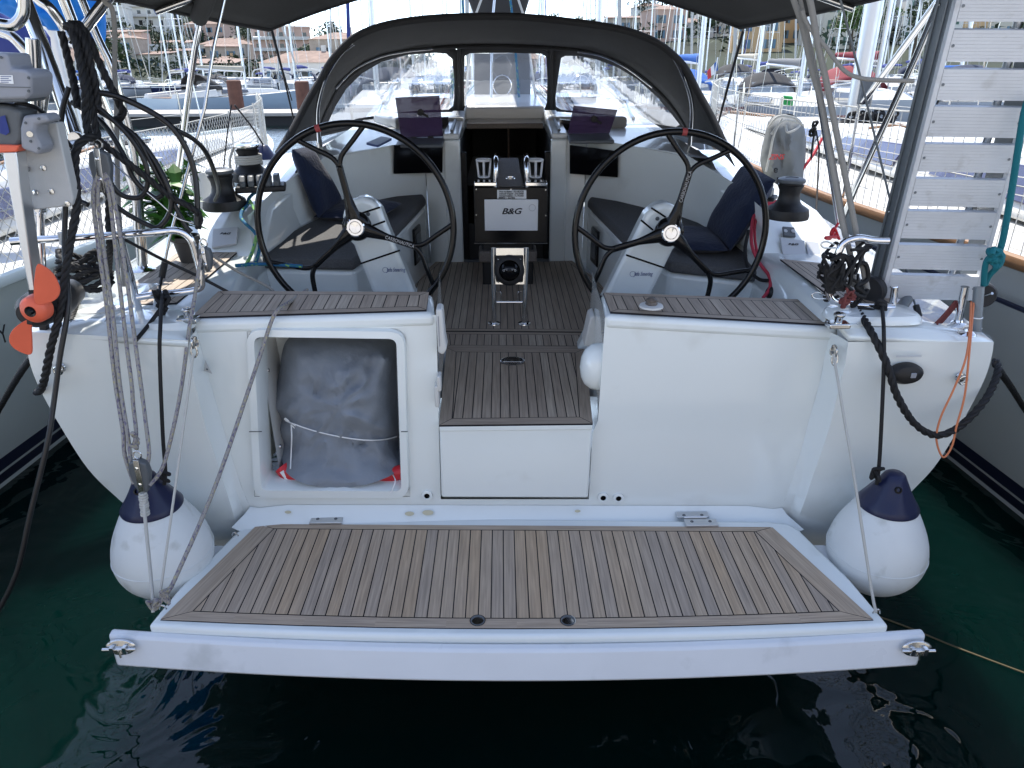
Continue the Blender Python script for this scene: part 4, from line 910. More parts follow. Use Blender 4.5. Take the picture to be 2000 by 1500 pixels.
# ================================================================ spray hood
def LY(pts): return [P(a, b, Y=y) for a, b, y in pts]
A_ = LY([(530, 318, 3.95), (541, 301, 4.0), (572, 250, 4.1), (598, 200, 4.2), (627, 152, 4.28), (645, 120, 4.3), (682, 80, 4.33), (713, 62, 4.34), (760, 47, 4.35), (838, 36, 4.36), (930, 32, 4.36), (1020, 33, 4.36), (1130, 44, 4.35), (1208, 56, 4.34), (1260, 72, 4.33), (1299, 93, 4.30), (1338, 130, 4.28), (1362, 175, 4.22), (1390, 225, 4.12), (1420, 290, 4.0), (1436, 325, 3.95)])
B_ = LY([(618, 275, 5.15), (620, 262, 5.18), (624, 246, 5.25), (630, 228, 5.32), (645, 196, 5.38), (663, 166, 5.40), (700, 133, 5.42), (728, 118, 5.43), (765, 105, 5.44), (846, 91, 5.45), (930, 87, 5.45), (1020, 88, 5.45), (1120, 94, 5.45), (1170, 104, 5.44), (1208, 119, 5.43), (1247, 143, 5.42), (1290, 180, 5.40), (1318, 212, 5.35), (1336, 240, 5.28), (1345, 262, 5.20), (1348, 278, 5.15)])
mb = MB(); a = cat(A_, 3); b = cat(B_, 3)
rows = []
for k in range(7):
    t = k/6; rows.append([p.lerp(q, t)+V((0, 0, .035*math.sin(math.pi*t)))+V((.02*math.sin(math.pi*t)*(1 if p.x > 0 else -1)*min(1, abs(p.x)), 0, 0)) for p, q in zip(a, b)])
for r0, r1 in zip(rows[:-1], rows[1:]):
    for i in range(len(a)-1): mb.poly([r0[i], r0[i+1], r1[i+1], r1[i]])
sprayhood = ob('spray_hood', mb, M['canvasin'], Y_, smooth=60, weld=True, solid=.004)
ob('hood_bow', MB().tube([p+V((0, .02, -.0)) for p in a[3:-3]], .019, 12), M['canvas'], sprayhood)
ob('hood_front_bow', MB().tube([p+V((0, -.02, -.01)) for p in b[3:-3]], .014, 10), M['canvas'], sprayhood)
for q in ([(690, 84, 4.36), (665, 104, 4.36), (641, 140, 4.38), (628, 175, 4.42), (620, 215, 4.5), (621, 250, 4.56), (624, 282, 4.62)], [(1299, 96, 4.33), (1322, 120, 4.35), (1340, 160, 4.38), (1351, 200, 4.45), (1351, 245, 4.54), (1344, 300, 4.62)]):
    pts = cat(LY(q), 5); ob('bow_tube', MB().tube(pts, .0125, 12), M['chrome'], sprayhood)
    ob('bow_foot', MB().cyl(pts[-1]+V((0, 0, -.03)), pts[-1]+V((0, 0, .05)), .018, 12).lathe([(.032, -.035), (.03, -.025), (.015, -.02)], pts[-1], (0, 0, 1), 16), M['steel'], sprayhood)
# inner steel lips seen along the windows' top edge
ob('window_bow', MB().tube(cat(LY([(655, 172, 5.30), (690, 136, 5.33), (740, 111, 5.36), (790, 100, 5.38), (846, 94, 5.38)]), 4), .011, 8), M['steel'], sprayhood)
ob('window_bow', MB().tube(cat(LY([(1128, 100, 5.38), (1175, 108, 5.36), (1225, 132, 5.33), (1275, 170, 5.30)]), 4), .011, 8), M['steel'], sprayhood)
def Yw(px, py):
    return 5.46+max(0, (py-92))/125*.42-.30*((px-985)/350)**2*max(0, min(1, (py-92)/140))
def W_(px, py, d=0): return P(px, py, Y=Yw(px, py)+d)
win = {
 'l': [(640, 240), (655, 207), (676, 173), (706, 143), (745, 120), (795, 106), (850, 102), (872, 104), (883, 114), (887, 150), (887, 190), (885, 207), (876, 214), (830, 215), (770, 220), (700, 231), (650, 244)],
 'c': [(908, 108), (918, 103), (985, 102), (1058, 104), (1067, 110), (1069, 150), (1068, 200), (1064, 211), (1052, 215), (985, 213), (916, 212), (907, 206), (906, 150)],
 'r': [(1096, 112), (1104, 108), (1130, 108), (1165, 115), (1205, 130), (1245, 154), (1283, 188), (1310, 220), (1328, 243), (1320, 248), (1268, 240), (1205, 226), (1140, 219), (1096, 214), (1086, 208), (1085, 190), (1090, 150)]}
# canvas front with the three window openings: strips from each outline outwards to cell outlines
def vinyl(nm='clear_vinyl', dist=.5, bs=.55, veil=.12):
    m = bpy.data.materials.new(nm); m.use_nodes = True; N = m.node_tree.nodes; L = m.node_tree.links; N.remove(N['Principled BSDF']); out = N['Material Output']
    tr = N.new('ShaderNodeBsdfTransparent'); tr.inputs[0].default_value = (.93, .94, .95, 1)
    rf = N.new('ShaderNodeBsdfRefraction'); rf.inputs['IOR'].default_value = 1.12; rf.inputs['Roughness'].default_value = .02; rf.inputs[0].default_value = (.93, .94, .95, 1)
    gl = N.new('ShaderNodeBsdfGlossy'); gl.inputs['Roughness'].default_value = .04
    df = N.new('ShaderNodeBsdfTranslucent'); df.inputs[0].default_value = (.85, .87, .9, 1); dd = N.new('ShaderNodeBsdfDiffuse'); dd.inputs[0].default_value = (.8, .8, .8, 1)
    tc = N.new('ShaderNodeTexCoord'); mp = N.new('ShaderNodeMapping'); mp.inputs['Rotation'].default_value = (0, R(-38), 0); mp.inputs['Scale'].default_value = (16, 4, 2.5); L.new(tc.outputs['Object'], mp.inputs[0])
    n = N.new('ShaderNodeTexNoise'); n.inputs['Scale'].default_value = 1.0; n.inputs['Detail'].default_value = 4; n.inputs['Distortion'].default_value = .9; L.new(mp.outputs[0], n.inputs['Vector'])
    n2 = N.new('ShaderNodeTexNoise'); n2.inputs['Scale'].default_value = 5; n2.inputs['Detail'].default_value = 2; L.new(tc.outputs['Object'], n2.inputs['Vector'])
    ad = N.new('ShaderNodeMath'); L.new(n.outputs['Fac'], ad.inputs[0]); L.new(n2.outputs['Fac'], ad.inputs[1])
    bp = N.new('ShaderNodeBump'); bp.inputs['Strength'].default_value = bs; bp.inputs['Distance'].default_value = .012; L.new(ad.outputs[0], bp.inputs['Height'])
    for q in (rf, gl): L.new(bp.outputs[0], q.inputs['Normal'])
    m1 = N.new('ShaderNodeMixShader'); m1.inputs[0].default_value = dist; L.new(tr.outputs[0], m1.inputs[1]); L.new(rf.outputs[0], m1.inputs[2])
    lw = N.new('ShaderNodeLayerWeight'); lw.inputs[0].default_value = .25; L.new(bp.outputs[0], lw.inputs['Normal'])
    m2 = N.new('ShaderNodeMixShader'); f = N.new('ShaderNodeMath'); f.operation = 'MULTIPLY_ADD'; f.inputs[1].default_value = .35; f.inputs[2].default_value = .03; L.new(lw.outputs['Fresnel'], f.inputs[0]); L.new(f.outputs[0], m2.inputs[0]); L.new(m1.outputs[0], m2.inputs[1]); L.new(gl.outputs[0], m2.inputs[2])
    # milky white streaks following the stretched noise
    r = N.new('ShaderNodeValToRGB'); r.color_ramp.elements[0].position = .48; r.color_ramp.elements[1].position = .72; r.color_ramp.elements[0].color = (.002, .002, .002, 1); r.color_ramp.elements[1].color = (veil, veil, veil, 1); L.new(n.outputs['Fac'], r.inputs[0])
    m4 = N.new('ShaderNodeMixShader'); m4.inputs[0].default_value = .4; L.new(df.outputs[0], m4.inputs[1]); L.new(dd.outputs[0], m4.inputs[2])
    m3 = N.new('ShaderNodeMixShader'); L.new(r.outputs[0], m3.inputs[0]); L.new(m2.outputs[0], m3.inputs[1]); L.new(m4.outputs[0], m3.inputs[2]); L.new(m3.outputs[0], out.inputs[0])
    return m
M['vinyl'] = vinyl(); M['vinylc'] = vinyl('clear_vinyl_centre', .15, .2, .03)
outer = {
 'l': [(620, 262), (634, 214), (655, 176), (690, 138), (735, 112), (790, 96), (850, 90), (880, 88), (896, 100), (896, 150), (896, 190), (896, 215), (884, 222), (830, 223), (770, 229), (700, 242), (640, 260)],
 'c': [(896, 100), (905, 88), (985, 87), (1065, 88), (1078, 100), (1078, 150), (1077, 200), (1076, 220), (1056, 224), (985, 222), (910, 221), (896, 215), (896, 150)],
 'r': [(1078, 100), (1092, 90), (1130, 92), (1172, 100), (1215, 118), (1258, 145), (1297, 182), (1325, 212), (1347, 262), (1330, 262), (1268, 251), (1205, 236), (1140, 228), (1096, 224), (1076, 220), (1077, 190), (1078, 150)]}
for k in 'lcr':
    mb = MB(); wi = win[k]; oo = outer[k]; n = len(wi)
    for i in range(n):
        j = (i+1) % n; mb.poly([W_(*wi[i]), W_(*wi[j]), W_(*oo[j]), W_(*oo[i])])
    pc = ob('hood_front_panel', mb, M['canvas'], sprayhood, smooth=60, weld=True, solid=.006)
    g = MB(); cx = sum(p[0] for p in wi)/n; cy = sum(p[1] for p in wi)/n; ring0 = [(cx, cy)]*n; K = 6
    for q in range(K):
        t0, t1 = q/K, (q+1)/K
        for i in range(n):
            j = (i+1) % n; f = lambda p, t: W_(cx+(p[0]-cx)*t, cy+(p[1]-cy)*t, .004)
            if q == 0: g.poly([f(wi[i], t1), f(wi[j], t1), W_(cx, cy, .004)])
            else: g.poly([f(wi[i], t0), f(wi[i], t1), f(wi[j], t1), f(wi[j], t0)])
    ob('hood_window', g, M['vinylc' if k == 'c' else 'vinyl'], sprayhood, smooth=80, weld=True)
for x in (896, 1077): ob('hood_zip', MB().tube([W_(x, 92, -.01), W_(x, 150, -.012), W_(x, 222, -.012)], .013, 8), M['canvas'], sprayhood)
# rim of the hood on the coachroof
ob('hood_foot', MB().tube(cat([W_(x, y, -.005) for x, y in ((622, 264), (700, 246), (770, 233), (896, 224), (985, 224), (1076, 225), (1205, 240), (1345, 265))], 5), .014, 8), M['canvas'], sprayhood)
# ================================================================ bimini
bim = MB()
def bz(u, v):
    """u -1..1 across, v 0 front .. 1 aft"""
    yf = 4.0+.95*(1-abs(u)**1.6); y = yf+(2.25-yf)*v  # unseen centre extension forward, shaped to keep sun off the cockpit
    hw = 1.18+.37*min(1, v*1.5)+.0*v; ze = 2.365+.10*min(1, v*2)
    return V((u*hw, y, ze+.30*(1-abs(u)**2.0)-.02*math.sin(math.pi*v)))
bim.grid(lambda u, v: bz(2*u-1, v), 36, 14)
bimini = ob('bimini_top', bim, M['canvasin'], Y_, smooth=60, solid=.006)
ob('bimini_hem', MB().tube([bz(2*k/40-1, 0) for k in range(41)], .012, 8), M['canvas'], bimini)
for s in (-1, 1): ob('bimini_hem', MB().tube([bz(s, k/20) for k in range(21)], .012, 8), M['canvas'], bimini)
ob('bimini_bow', MB().tube([bz(2*k/40-1, .42)+V((0, 0, -.02)) for k in range(41)], .014, 10), M['steel'], bimini)
ob('bimini_pole', MB().tube([P(330, 446, Y=3.62), P(346, 348, Y=3.72), P(381, 95, Y=3.55), P(395, 20, Y=3.4), P(402, -8, Y=3.3)], .0135, 12), M['chrome'], bimini)
ob('bimini_pole', MB().tube([P(1640, 440, Y=3.45), P(1672, 365, Y=3.40), P(1792, 104, Y=3.05), P(1840, -10, Y=2.9)], .0135, 12), M['steel'], bimini)
ob('bimini_sleeve', MB().tube([P(388, 35, Y=3.42), P(400, 5, Y=3.33), P(412, -30, Y=3.2)], .035, 12), M['canvas'], bimini)
M['strap'] = mat('black_strap', (.012, .012, .013), .8)
ob('bimini_strap', MB().tube([P(1452, 58, Y=4.0), P(1420, 175, Y=4.25), P(1398, 260, Y=4.45)], [.022, .02, .012], 6, sq=.3), M['strap'], bimini)
ob('bimini_strap', MB().tube([P(520, 18, Y=3.97), P(552, 140, Y=4.3), P(577, 248, Y=4.6)], [.02, .014, .010], 6, sq=.4), M['strap'], bimini)
ob('bimini_strap', MB().tube([P(525, 45, Y=4.0), P(556, 150, Y=4.6), P(570, 196, Y=4.9)], .004, 5), M['strap'], bimini)
# ================================================================ mast, boom
mast = ob('mast', MB().tube([V((.0, 8.2, 1.7)), V((0, 8.25, 9)), V((0, 8.3, 17))], .10, 16, sq=.7), M['alu'], Y_)
boom = ob('boom', MB().tube([V((0, 8.0, 3.05)), V((0, 4.2, 3.30))], .09, 14), M['alu'], Y_)
# slack sail gathered at the mast foot : dark bag behind the hood
sb_ = MB(); q = LY([(903, -30, 7.2), (927, 33, 7.3), (1024, 33, 7.3), (1043, -30, 7.2)]); sb_.hexa(q, [p+V((0, .35, 0)) for p in q]); ob('sail_bag', sb_, M['canvas'], boom, bevel=.04, seg=3)
for x0, x1, mt in ((914, 906, 'br_blue'), (951, 925, 'ropew'), (968, 962, 'steel'), (990, 1002, 'br_blue'), (1000, 1026, 'ropew')):
    ob('mast_line', MB().tube([P(x0+(x0-970)*.2, -20, Y=6.9), P(x1, 40, Y=6.8), P(x1+(x1-970)*.4, 205, Y=6.2)], .010, 6), M[mt], boom)
# vertical grey board with a round porthole on the roof, seen through the middle window
gb = thing('folded_board', 'grey panel with a round porthole standing behind the middle hood window', 'board', P(985, 225, Y=6.7))
q = LY([(926, 104, 6.7), (1036, 104, 6.7), (1036, 222, 6.7), (926, 222, 6.7)])
M['board'] = mat('board_grey', (.17, .175, .185), .6, var=.08, vscale=3)
ob('panel', MB().hexa(q, [p+V((0, .03, 0)) for p in q]), M['board'], gb, bevel=.006)
c = P(981, 167, Y=6.69); ob('porthole_ring', MB().tube([c+V((math.cos(t)*.078, 0, math.sin(t)*.082)) for t in [2*math.pi*k/36 for k in range(36)]], .006, 8, closed=True), M['chrome'], gb)
ob('porthole_glass', MB().lathe([(.076, 0), (0, .002)], c+V((0, -.0, 0)), (0, -1, 0), 32), M['motord'], gb)
# cream stay lines behind the side windows
for a, b in (((830, 100), (745, 205)), ((1118, 118), (1300, 270))):
    ob('roof_line', MB().tube([P(*a, Y=6.6), P(*b, Y=6.2)], .011, 6), M['ropew'], boom)
# ================================================================ stern rails (parts of the yacht)
def px(pts, Y=None):
    out = []
    for p in pts: out.append(P(p[0], p[1], Y=p[2] if len(p) > 2 else Y))
    return out
def rail(name, pts, r=.0125, sub=6, mt='chrome', parent=None, flange=True):
    q = cat(px(pts), sub) if sub else px(pts); o = ob(name, MB().tube(q, r, 12), M[mt], parent or Y_)
    return o
def flange(p, r=.034):
    ob('rail_base', MB().lathe([(r, 0), (r*.95, .004), (r*.5, .012), (r*.42, .02)], p, (0, 0, 1), 20), M['chrome'], Y_)
rail('stern_rail', [(20, 472, 2.32), (60, 469, 2.34), (156, 464, 2.38), (299, 454, 2.42), (346, 451, 2.44), (372, 467, 2.45), (385, 505, 2.46), (393, 545, 2.46), (383, 566, 2.46), (299, 576, 2.44), (268, 581, 2.43)])
rail('rail_leg', [(234, 464, 2.39), (252, 530, 2.42), (274, 616, 2.45)], sub=0); flange(P(274, 616, Y=2.45))
rail('rail_leg', [(307, 578, 2.45), (306, 604, 2.50)], sub=0); flange(P(306, 604, Y=2.5), .02)
rail('rail_leg', [(78, 412, 2.5), (83, 540, 2.5), (86, 640, 2.33)], sub=0)
rail('stern_rail', [(1735, 470, 2.40), (1705, 469, 2.40), (1675, 465, 2.40), (1649, 474, 2.40), (1636, 498, 2.40), (1626, 530, 2.41), (1619, 562, 2.41), (1624, 583, 2.41), (1648, 593, 2.41), (1700, 598, 2.40), (1745, 601, 2.40)])
rail('rail_leg', [(1748, 560, 2.42), (1743, 600, 2.42), (1733, 634, 2.43)], sub=0); flange(P(1733, 634, Y=2.43))
rail('rail_leg', [(1885, 560, 2.38), (1870, 634, 2.38)], sub=0, r=.014); flange(P(1870, 634, Y=2.38))
rail('rail_leg', [(1912, 560, 2.34), (1905, 660, 2.30)], sub=0, r=.017, mt='alug'); 
for py in (619, 640): ob('cable_tie', MB().tube([P(1908-(py-600)*.07, py, Y=2.315)+V((math.cos(t)*.019, math.sin(t)*.019, 0)) for t in [2*math.pi*k/16 for k in range(16)]], .0022, 5, closed=True), M['wht'], Y_)
flange(P(1888, 652, Y=2.26), .03)
ob('rail_socket', MB().cyl(P(1772, 584, Y=2.5), P(1748, 618, Y=2.42), .020, 16), M['alug'], Y_)
# lifting-arch tubes on the left quarter
for pts, r in (([(40, -25, 2.60), (47, 0, 2.6), (100, 135, 2.56), (146, 262, 2.52)], .023), ([(115, -28, 2.9), (125, 0, 2.9), (200, 195, 2.92), (262, 366, 2.94), (270, 440, 2.95), (279, 527, 2.96)], .019),
               ([(152, -25, 2.95), (160, 0, 2.95), (190, 72, 2.95), (222, 145, 2.95), (262, 300, 2.96), (276, 440, 2.97), (283, 526, 2.98)], .014), ([(213, -8, 2.75), (200, 10, 2.75), (165, 56, 2.75), (140, 90, 2.72)], .019),
               ([(64, 76, 2.5), (70, 195, 2.5), (78, 412, 2.5)], .021)):
    ob('lifting_arch_tube', MB().tube(cat(px(pts), 3), r, 14), M['steel'], Y_)
for pts in ([(-20, 46, 2.4), (0, 47, 2.4), (26, 49, 2.4), (44, 30, 2.4), (46, 0, 2.4), (44, -30, 2.4)], [(-20, 57, 2.55), (0, 62, 2.55), (26, 73, 2.55), (52, 101, 2.55), (72, 125, 2.56), (100, 160, 2.58)], [(60, -16, 2.7), (80, 3, 2.7), (98, 16, 2.7), (120, 46, 2.72), (135, 75, 2.72)]):
    ob('lifting_arch_tube', MB().tube(cat(px(pts), 6), .0165, 12), M['steel'], Y_)
flange(P(279, 527, Y=2.96), .05)
ob('arch_clamp', MB().cyl(P(116, 289, Y=2.42), P(152, 284, Y=2.42), .017, 14).lathe([(.02, -.01), (.022, 0), (.02, .01)], P(148, 270, Y=2.45), (0, -1, 0), 14), M['steel'], Y_)
ob('rail_clamp', MB().prism([P(110, 454, Y=2.33), P(126, 454, Y=2.33), P(129, 480, Y=2.33), P(117, 480, Y=2.33)], (0, .012, 0)), M['plate'], Y_, bevel=.003)
for a, b in (((83, 230), (92, 175)), ((40, 200), (95, 160))):
    ob('arch_brace', MB().cyl(P(*a, Y=2.6), P(*b, Y=2.6), .010, 10), M['steel'], Y_)
# motor bracket plate
q = px([(68, 243), (110, 239), (143, 388), (140, 402), (47, 412), (28, 307)], 2.24)
pt = ob('motor_bracket', MB().prism(q, (.004, .035, 0)), M['plate'], Y_, bevel=.004)
for x, y in ((81, 250), (54, 330), (85, 328), (70, 376), (101, 374), (60, 405), (132, 398)):
    ob('bolt', MB().lathe([(.0085, 0), (.0085, .003), (.005, .004), (0, .005)], P(x, y, Y=2.238), (0, -1, 0), 14), M['steel'], pt)
# ================================================================ outboard motor
om = thing('outboard_motor', 'small grey electric outboard with orange two-bladed propeller hung on the left stern rail', 'outboard motor', P(62, 400, Y=2.16))
YM = 2.16
head = MB(); q = px([(-70, 100), (13, 104), (20, 134), (50, 136), (61, 146), (61, 182), (52, 194), (-70, 196)], YM-.02); head.prism(q, (0, .11, 0)); hd = ob('motor_head', head, M['motor'], om, bevel=.010, seg=3)
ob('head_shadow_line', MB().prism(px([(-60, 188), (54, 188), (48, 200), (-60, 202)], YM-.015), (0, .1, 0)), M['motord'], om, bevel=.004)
lb = ob('rating_label', MB().prism(px([(-4, 147), (25, 147), (27, 164), (-4, 162)], YM-.021), (0, -.0008, 0)), M['wht'], hd)
for i in range(4): ob('label_line', MB().prism(px([(1, 149+i*3.6), (22-i % 2*5, 149+i*3.6), (22-i % 2*5, 150.4+i*3.6), (1, 150.4+i*3.6)], YM-.0222), (0, -.0004, 0)), M['textb'], lb)
ob('motor_neck', MB().prism(px([(-60, 200), (12, 205), (40, 215), (44, 270), (34, 292), (-60, 288)], YM+.01), (0, .09, 0)), M['motord'], om, bevel=.012, seg=3)
ob('clamp', MB().prism(px([(44, 226), (86, 222), (96, 238), (70, 244), (68, 262), (82, 290), (74, 304), (40, 290), (38, 250)], YM+.0), (0, .07, 0)), M['motor'], om, bevel=.008)
ob('orange_collar', MB().prism(px([(-20, 282), (36, 284), (32, 297), (-20, 300)], YM-.005), (0, .08, 0)), M['orange'], om, bevel=.004)
for x_, y_ in ((-8, 180), (56, 178), (2, 112), (56, 152), (50, 240), (76, 232), (60, 276), (76, 290)): ob('case_screw', MB().lathe([(.004, 0), (.0035, .002), (0, .0015)], P(x_, y_, Y=YM-.022 if y_ < 200 else YM-.001), (0, -1, 0), 10), M['motord'], om)
ob('case_seam', MB().prism(px([(-60, 168), (60, 170), (60, 171.5), (-60, 169.5)], YM-.021), (0, -.0006, 0)), M['motord'], hd)
ob('motor_cable', MB().tube(cat(px([(30, 200, YM+.02), (70, 210, YM+.06), (96, 232, YM+.12), (120, 262, YM+.2), (150, 300, YM+.25)]), 6), .006, 8), M['hose'], om)
ob('tilt_pin', MB().cyl(P(58, 262, Y=YM-.02), P(58, 262, Y=YM+.05), .008, 12), M['steel'], om)
ob('blue_sticker', MB().prism(px([(0, 228), (10, 225), (19, 258), (12, 264), (0, 260)], YM+.006), (0, -.001, 0)), M['blued'], om)
sh = MB(); sh.prism(px([(4, 296), (31, 296), (39, 360), (69, 569), (56, 569), (15, 360)], YM), (0, .05, 0)); ob('shaft', sh, M['alu'], om, bevel=.004)
pc = P(70, 605, Y=YM); ob('motor_pod', MB().lathe([(.030, -.05), (.052, -.02), (.058, .03), (.058, .12), (.04, .2), (0, .24)], pc, (0.05, 1, 0), 32), M['blkm'], om)
ob('pod_neck', MB().prism(px([(55, 566), (70, 566), (74, 585), (58, 585)], YM), (0, .05, 0)), M['blkm'], om)
ob('pod_fin', MB().prism(px([(75, 632), (89, 632), (94, 697), (90, 701), (86, 698)], YM+.06), (0, .02, 0)), M['blkm'], om)
hc = P(66, 605, Y=YM-.055); prop = thing_ = ob('propeller', MB().lathe([(.043, .03), (.042, .0), (.034, -.012), (.018, -.018)], hc, (0, 1, 0), 32), M['orange'], om)
ob('propeller_nut', MB().lathe([(.0175, -.012), (.0165, -.020), (.010, -.018), (.006, -.024), (0, -.024)], hc, (0, 1, 0), 20), M['blk'], prop)
for bl in ([(70, 521), (86, 521), (104, 537), (116, 563), (112, 581), (96, 591), (67, 590)], [(66, 621), (42, 630), (23, 646), (17, 664), (26, 680), (47, 691), (61, 691), (62, 667), (61, 641)]):
    n = len(bl); mb = MB(); dens = cat([(a, b, 0) for a, b in bl], 4, closed=True); cx = sum(p.x for p in dens)/len(dens); cy = sum(p.y for p in dens)/len(dens)
    f = lambda p: P(p.x, p.y, Y=YM-.055+(p.x-cx)*.0007)
    mb.prism([f(p) for p in dens], (0, .006, 0)); ob('propeller_blade', mb, M['orange'], prop, bevel=.0015)
# ================================================================ fenders
def fender(cpx, cpy, label, ropept, dark=False):
    c = P(cpx, cpy+8, Y=2.095); r = .168
    t = thing('ball_fender', label, 'fender', c, 'white ball fenders hanging off the stern')
    pr = [(0, -r)]
    for k in range(1, 15):
        a = -math.pi/2+k*(math.pi/2)/14; pr.append((r*math.cos(a), r*math.sin(a)))
    pr += [(.1655, .03), (.159, .06), (.149, .09), (.136, .12), (.121, .15), (.104, .182), (.084, .215)]
    hz = .215; hr_ = .084
    ob('fender_body', MB().lathe(pr, c, (0, 0, 1), 56), M['fend'], t, smooth=80)
    cone = [(.101, .192), (.102, .198), (.092, .214), (.076, .240), (.058, .270), (.043, .300), (.034, .318), (.022, .326), (0, .328)]
    mb = MB(); mb.lathe(cone, c, (0, 0, 1), 56)
    mb.v = [tuple(V(v)+V((v[0]-c.x, v[1]-c.y, 0))*.035*math.sin(7*math.atan2(v[1]-c.y, v[0]-c.x))*(1 if c.z+hz+.02 < v[2] < c.z+hz+.08 else 0)) for v in mb.v]
    cn = ob('fender_cap', mb, M['fendn'], t, smooth=70)
    ob('cap_eye', MB().lathe([(.012, 0), (.012, .006), (.007, .007), (.006, 0)], c+V((-.008, -.048, hz+.070)), (0, -1, .5), 16), M['blk'], cn)
    ob('seam', MB().tube([c+V((math.cos(a)*(r+.0005), math.sin(a)*(r+.0005), .004)) for a in [2*math.pi*k/64 for k in range(64)]], .0016, 5, closed=True), M['fend'], t)
    return c+V((0, 0, .34))
M['scuff'] = mat('scuff', (.18, .17, .15), .6)
tpl = fender(320, 1068, 'scuffed white ball fender with navy cap hanging left of the teak platform', 0)
tpr = fender(1711, 1064, 'clean white ball fender with navy cap hanging right of the teak platform', 0)
cf = P(320, 1076, Y=2.095); fbody = [o for o in bpy.data.objects if o.name.startswith('fender_body')][0]; rnd = random.Random(2)
for k in range(14):
    pt = []; x0, y0 = rnd.uniform(238, 272), rnd.uniform(1058, 1092) if k < 10 else rnd.uniform(1015, 1040)
    for q in range(4):
        r_ = (P(x0+q*rnd.uniform(1, 4), y0-q*rnd.uniform(1, 5), Y=1)-CAM).normalized(); oc = CAM-cf; b_ = oc.dot(r_); c2 = oc.dot(oc)-.1676**2; pt.append(CAM+r_*(-b_-max(0, b_*b_-c2)**.5))
    ob('scuff_mark', MB().tube(pt, .0011, 4), M['scuff'], fbody)
def rp_(name, pts, rad, mt, label, cat_='rope', group=None, kind='tube', sub=6, extra=None, seg=8):
    q = cat(px(pts), sub) if sub else px(pts); mb = MB()
    if kind == 'rope': mb.rope(q, rad)
    else: mb.tube(q, rad, seg)
    if extra: extra(mb)
    o = ob(name, mb, M[mt], None, smooth=60); tag(o, label, cat_, group); return o
def knot(mb, c, s, r, n=2, seed=0):
    rnd = random.Random(seed); pts = [V(c)+V((rnd.uniform(-1, 1)*s, rnd.uniform(-.6, .6)*s, rnd.uniform(-1, 1)*s*1.2)) for _ in range(5+n*3)]
    mb.tube(cat(pts, 6, closed=True), r, 6, closed=True)
def kn(c, s, r, n=2, seed=0): return lambda mb: knot(mb, c, s, r, n, seed)
tp1 = tpl; 
o = rp_('fender_line', [(317, 575, 2.40), (313, 640, 2.20), (312, 700, 2.17), (318, 850, 2.12), (323, 918, 2.095), (321, 946, 2.09)], .0065, 'ropeb', 'black line holding the left ball fender to the stern rail', extra=kn(P(324, 930, Y=2.085), .022, .006, 1, 3))
o = rp_('fender_line', [(1722, 596, 2.38), (1726, 640, 2.20), (1726, 720, 2.15), (1720, 860, 2.11), (1716, 918, 2.095), (1712, 946, 2.09)], .0065, 'ropeb', 'black line holding the right ball fender to the stern rail', extra=kn(P(1714, 928, Y=2.085), .022, .006, 1, 5))
def bow_l(mb):
    knot(mb, P(318, 585, Y=2.39), .028, .007, 1, 8); knot(mb, P(318, 602, Y=2.38), .022, .007, 1, 9)
    mb.tube(cat(px([(316, 600, 2.36), (290, 635, 2.30), (266, 664, 2.19)]), 5), .0075, 6)
rp_('fender_lashing', [(311, 567, 2.42), (305, 580, 2.40), (316, 592, 2.38), (326, 580, 2.40), (322, 568, 2.42)], .009, 'ropeb', 'black loops knotted on the left stern rail above the fender', extra=bow_l)
# ================================================================ platform stays, tackles
rp_('platform_stay', [(1628, 692, 2.22), (1650, 825, 2.08), (1667, 923, 1.98), (1701, 1145, 1.80), (1711, 1196, 1.74)], .0048, 'ropew', 'thin cream stay from the right shackle down to the platform corner', sub=3)
rp_('platform_stay', [(378, 690, 2.20), (344, 940, 1.96), (312, 1165, 1.76)], .0042, 'ropew', 'thin cream stay from the left shackle to the platform corner', sub=3)
def endknot(mb):
    for k in range(4): knot(mb, P(300+k*9, 1184-k*9, Y=1.75), .017, .0052, 1, 20+k)
rp_('trimming_line', [(600, 566, 2.64), (575, 584, 2.52), (545, 603, 2.36), (530, 628, 2.33), (506, 700, 2.28), (424, 940, 2.0), (352, 1108, 1.80), (328, 1156, 1.76), (308, 1180, 1.75)], .0068, 'br_grey', 'flecked grey line from the left bench down to the platform corner knot', extra=endknot, kind='tube')
def falls(mb):
    for pts in ([(196, 340, 2.35), (191, 385, 2.33), (203, 490, 2.28), (221, 620, 2.2), (234, 750, 2.12), (248, 840, 2.05), (256, 905, 2.0)], [(202, 340, 2.35), (214, 385, 2.33), (229, 516, 2.27), (247, 672, 2.18), (257, 750, 2.12), (260, 790, 2.1), (266, 845, 2.05), (262, 870, 2.03)], [(206, 338, 2.35), (222, 385, 2.33), (247, 542, 2.26), (268, 698, 2.16), (284, 820, 2.07), (291, 885, 2.01), (286, 912, 2.0)],
                [(393, 498, 2.45), (380, 581, 2.35), (369, 646, 2.26), (356, 745, 2.16), (340, 830, 2.08), (318, 912, 2.02), (292, 948, 1.98)]):
        mb.tube(cat(px(pts), 6), .0066, 8)
    for k in range(3): knot(mb, P(264, 852+k*9, Y=2.03), .012, .0055, 1, 40+k)
rp_('tackle_falls', [(193, 338, 2.35), (182, 380, 2.33), (190, 464, 2.29), (208, 594, 2.21), (224, 740, 2.13), (240, 840, 2.05), (244, 890, 2.02), (262, 945, 1.98)], .0066, 'br_grey', 'flecked grey tackle falls running down between two grey pulley blocks', extra=falls)
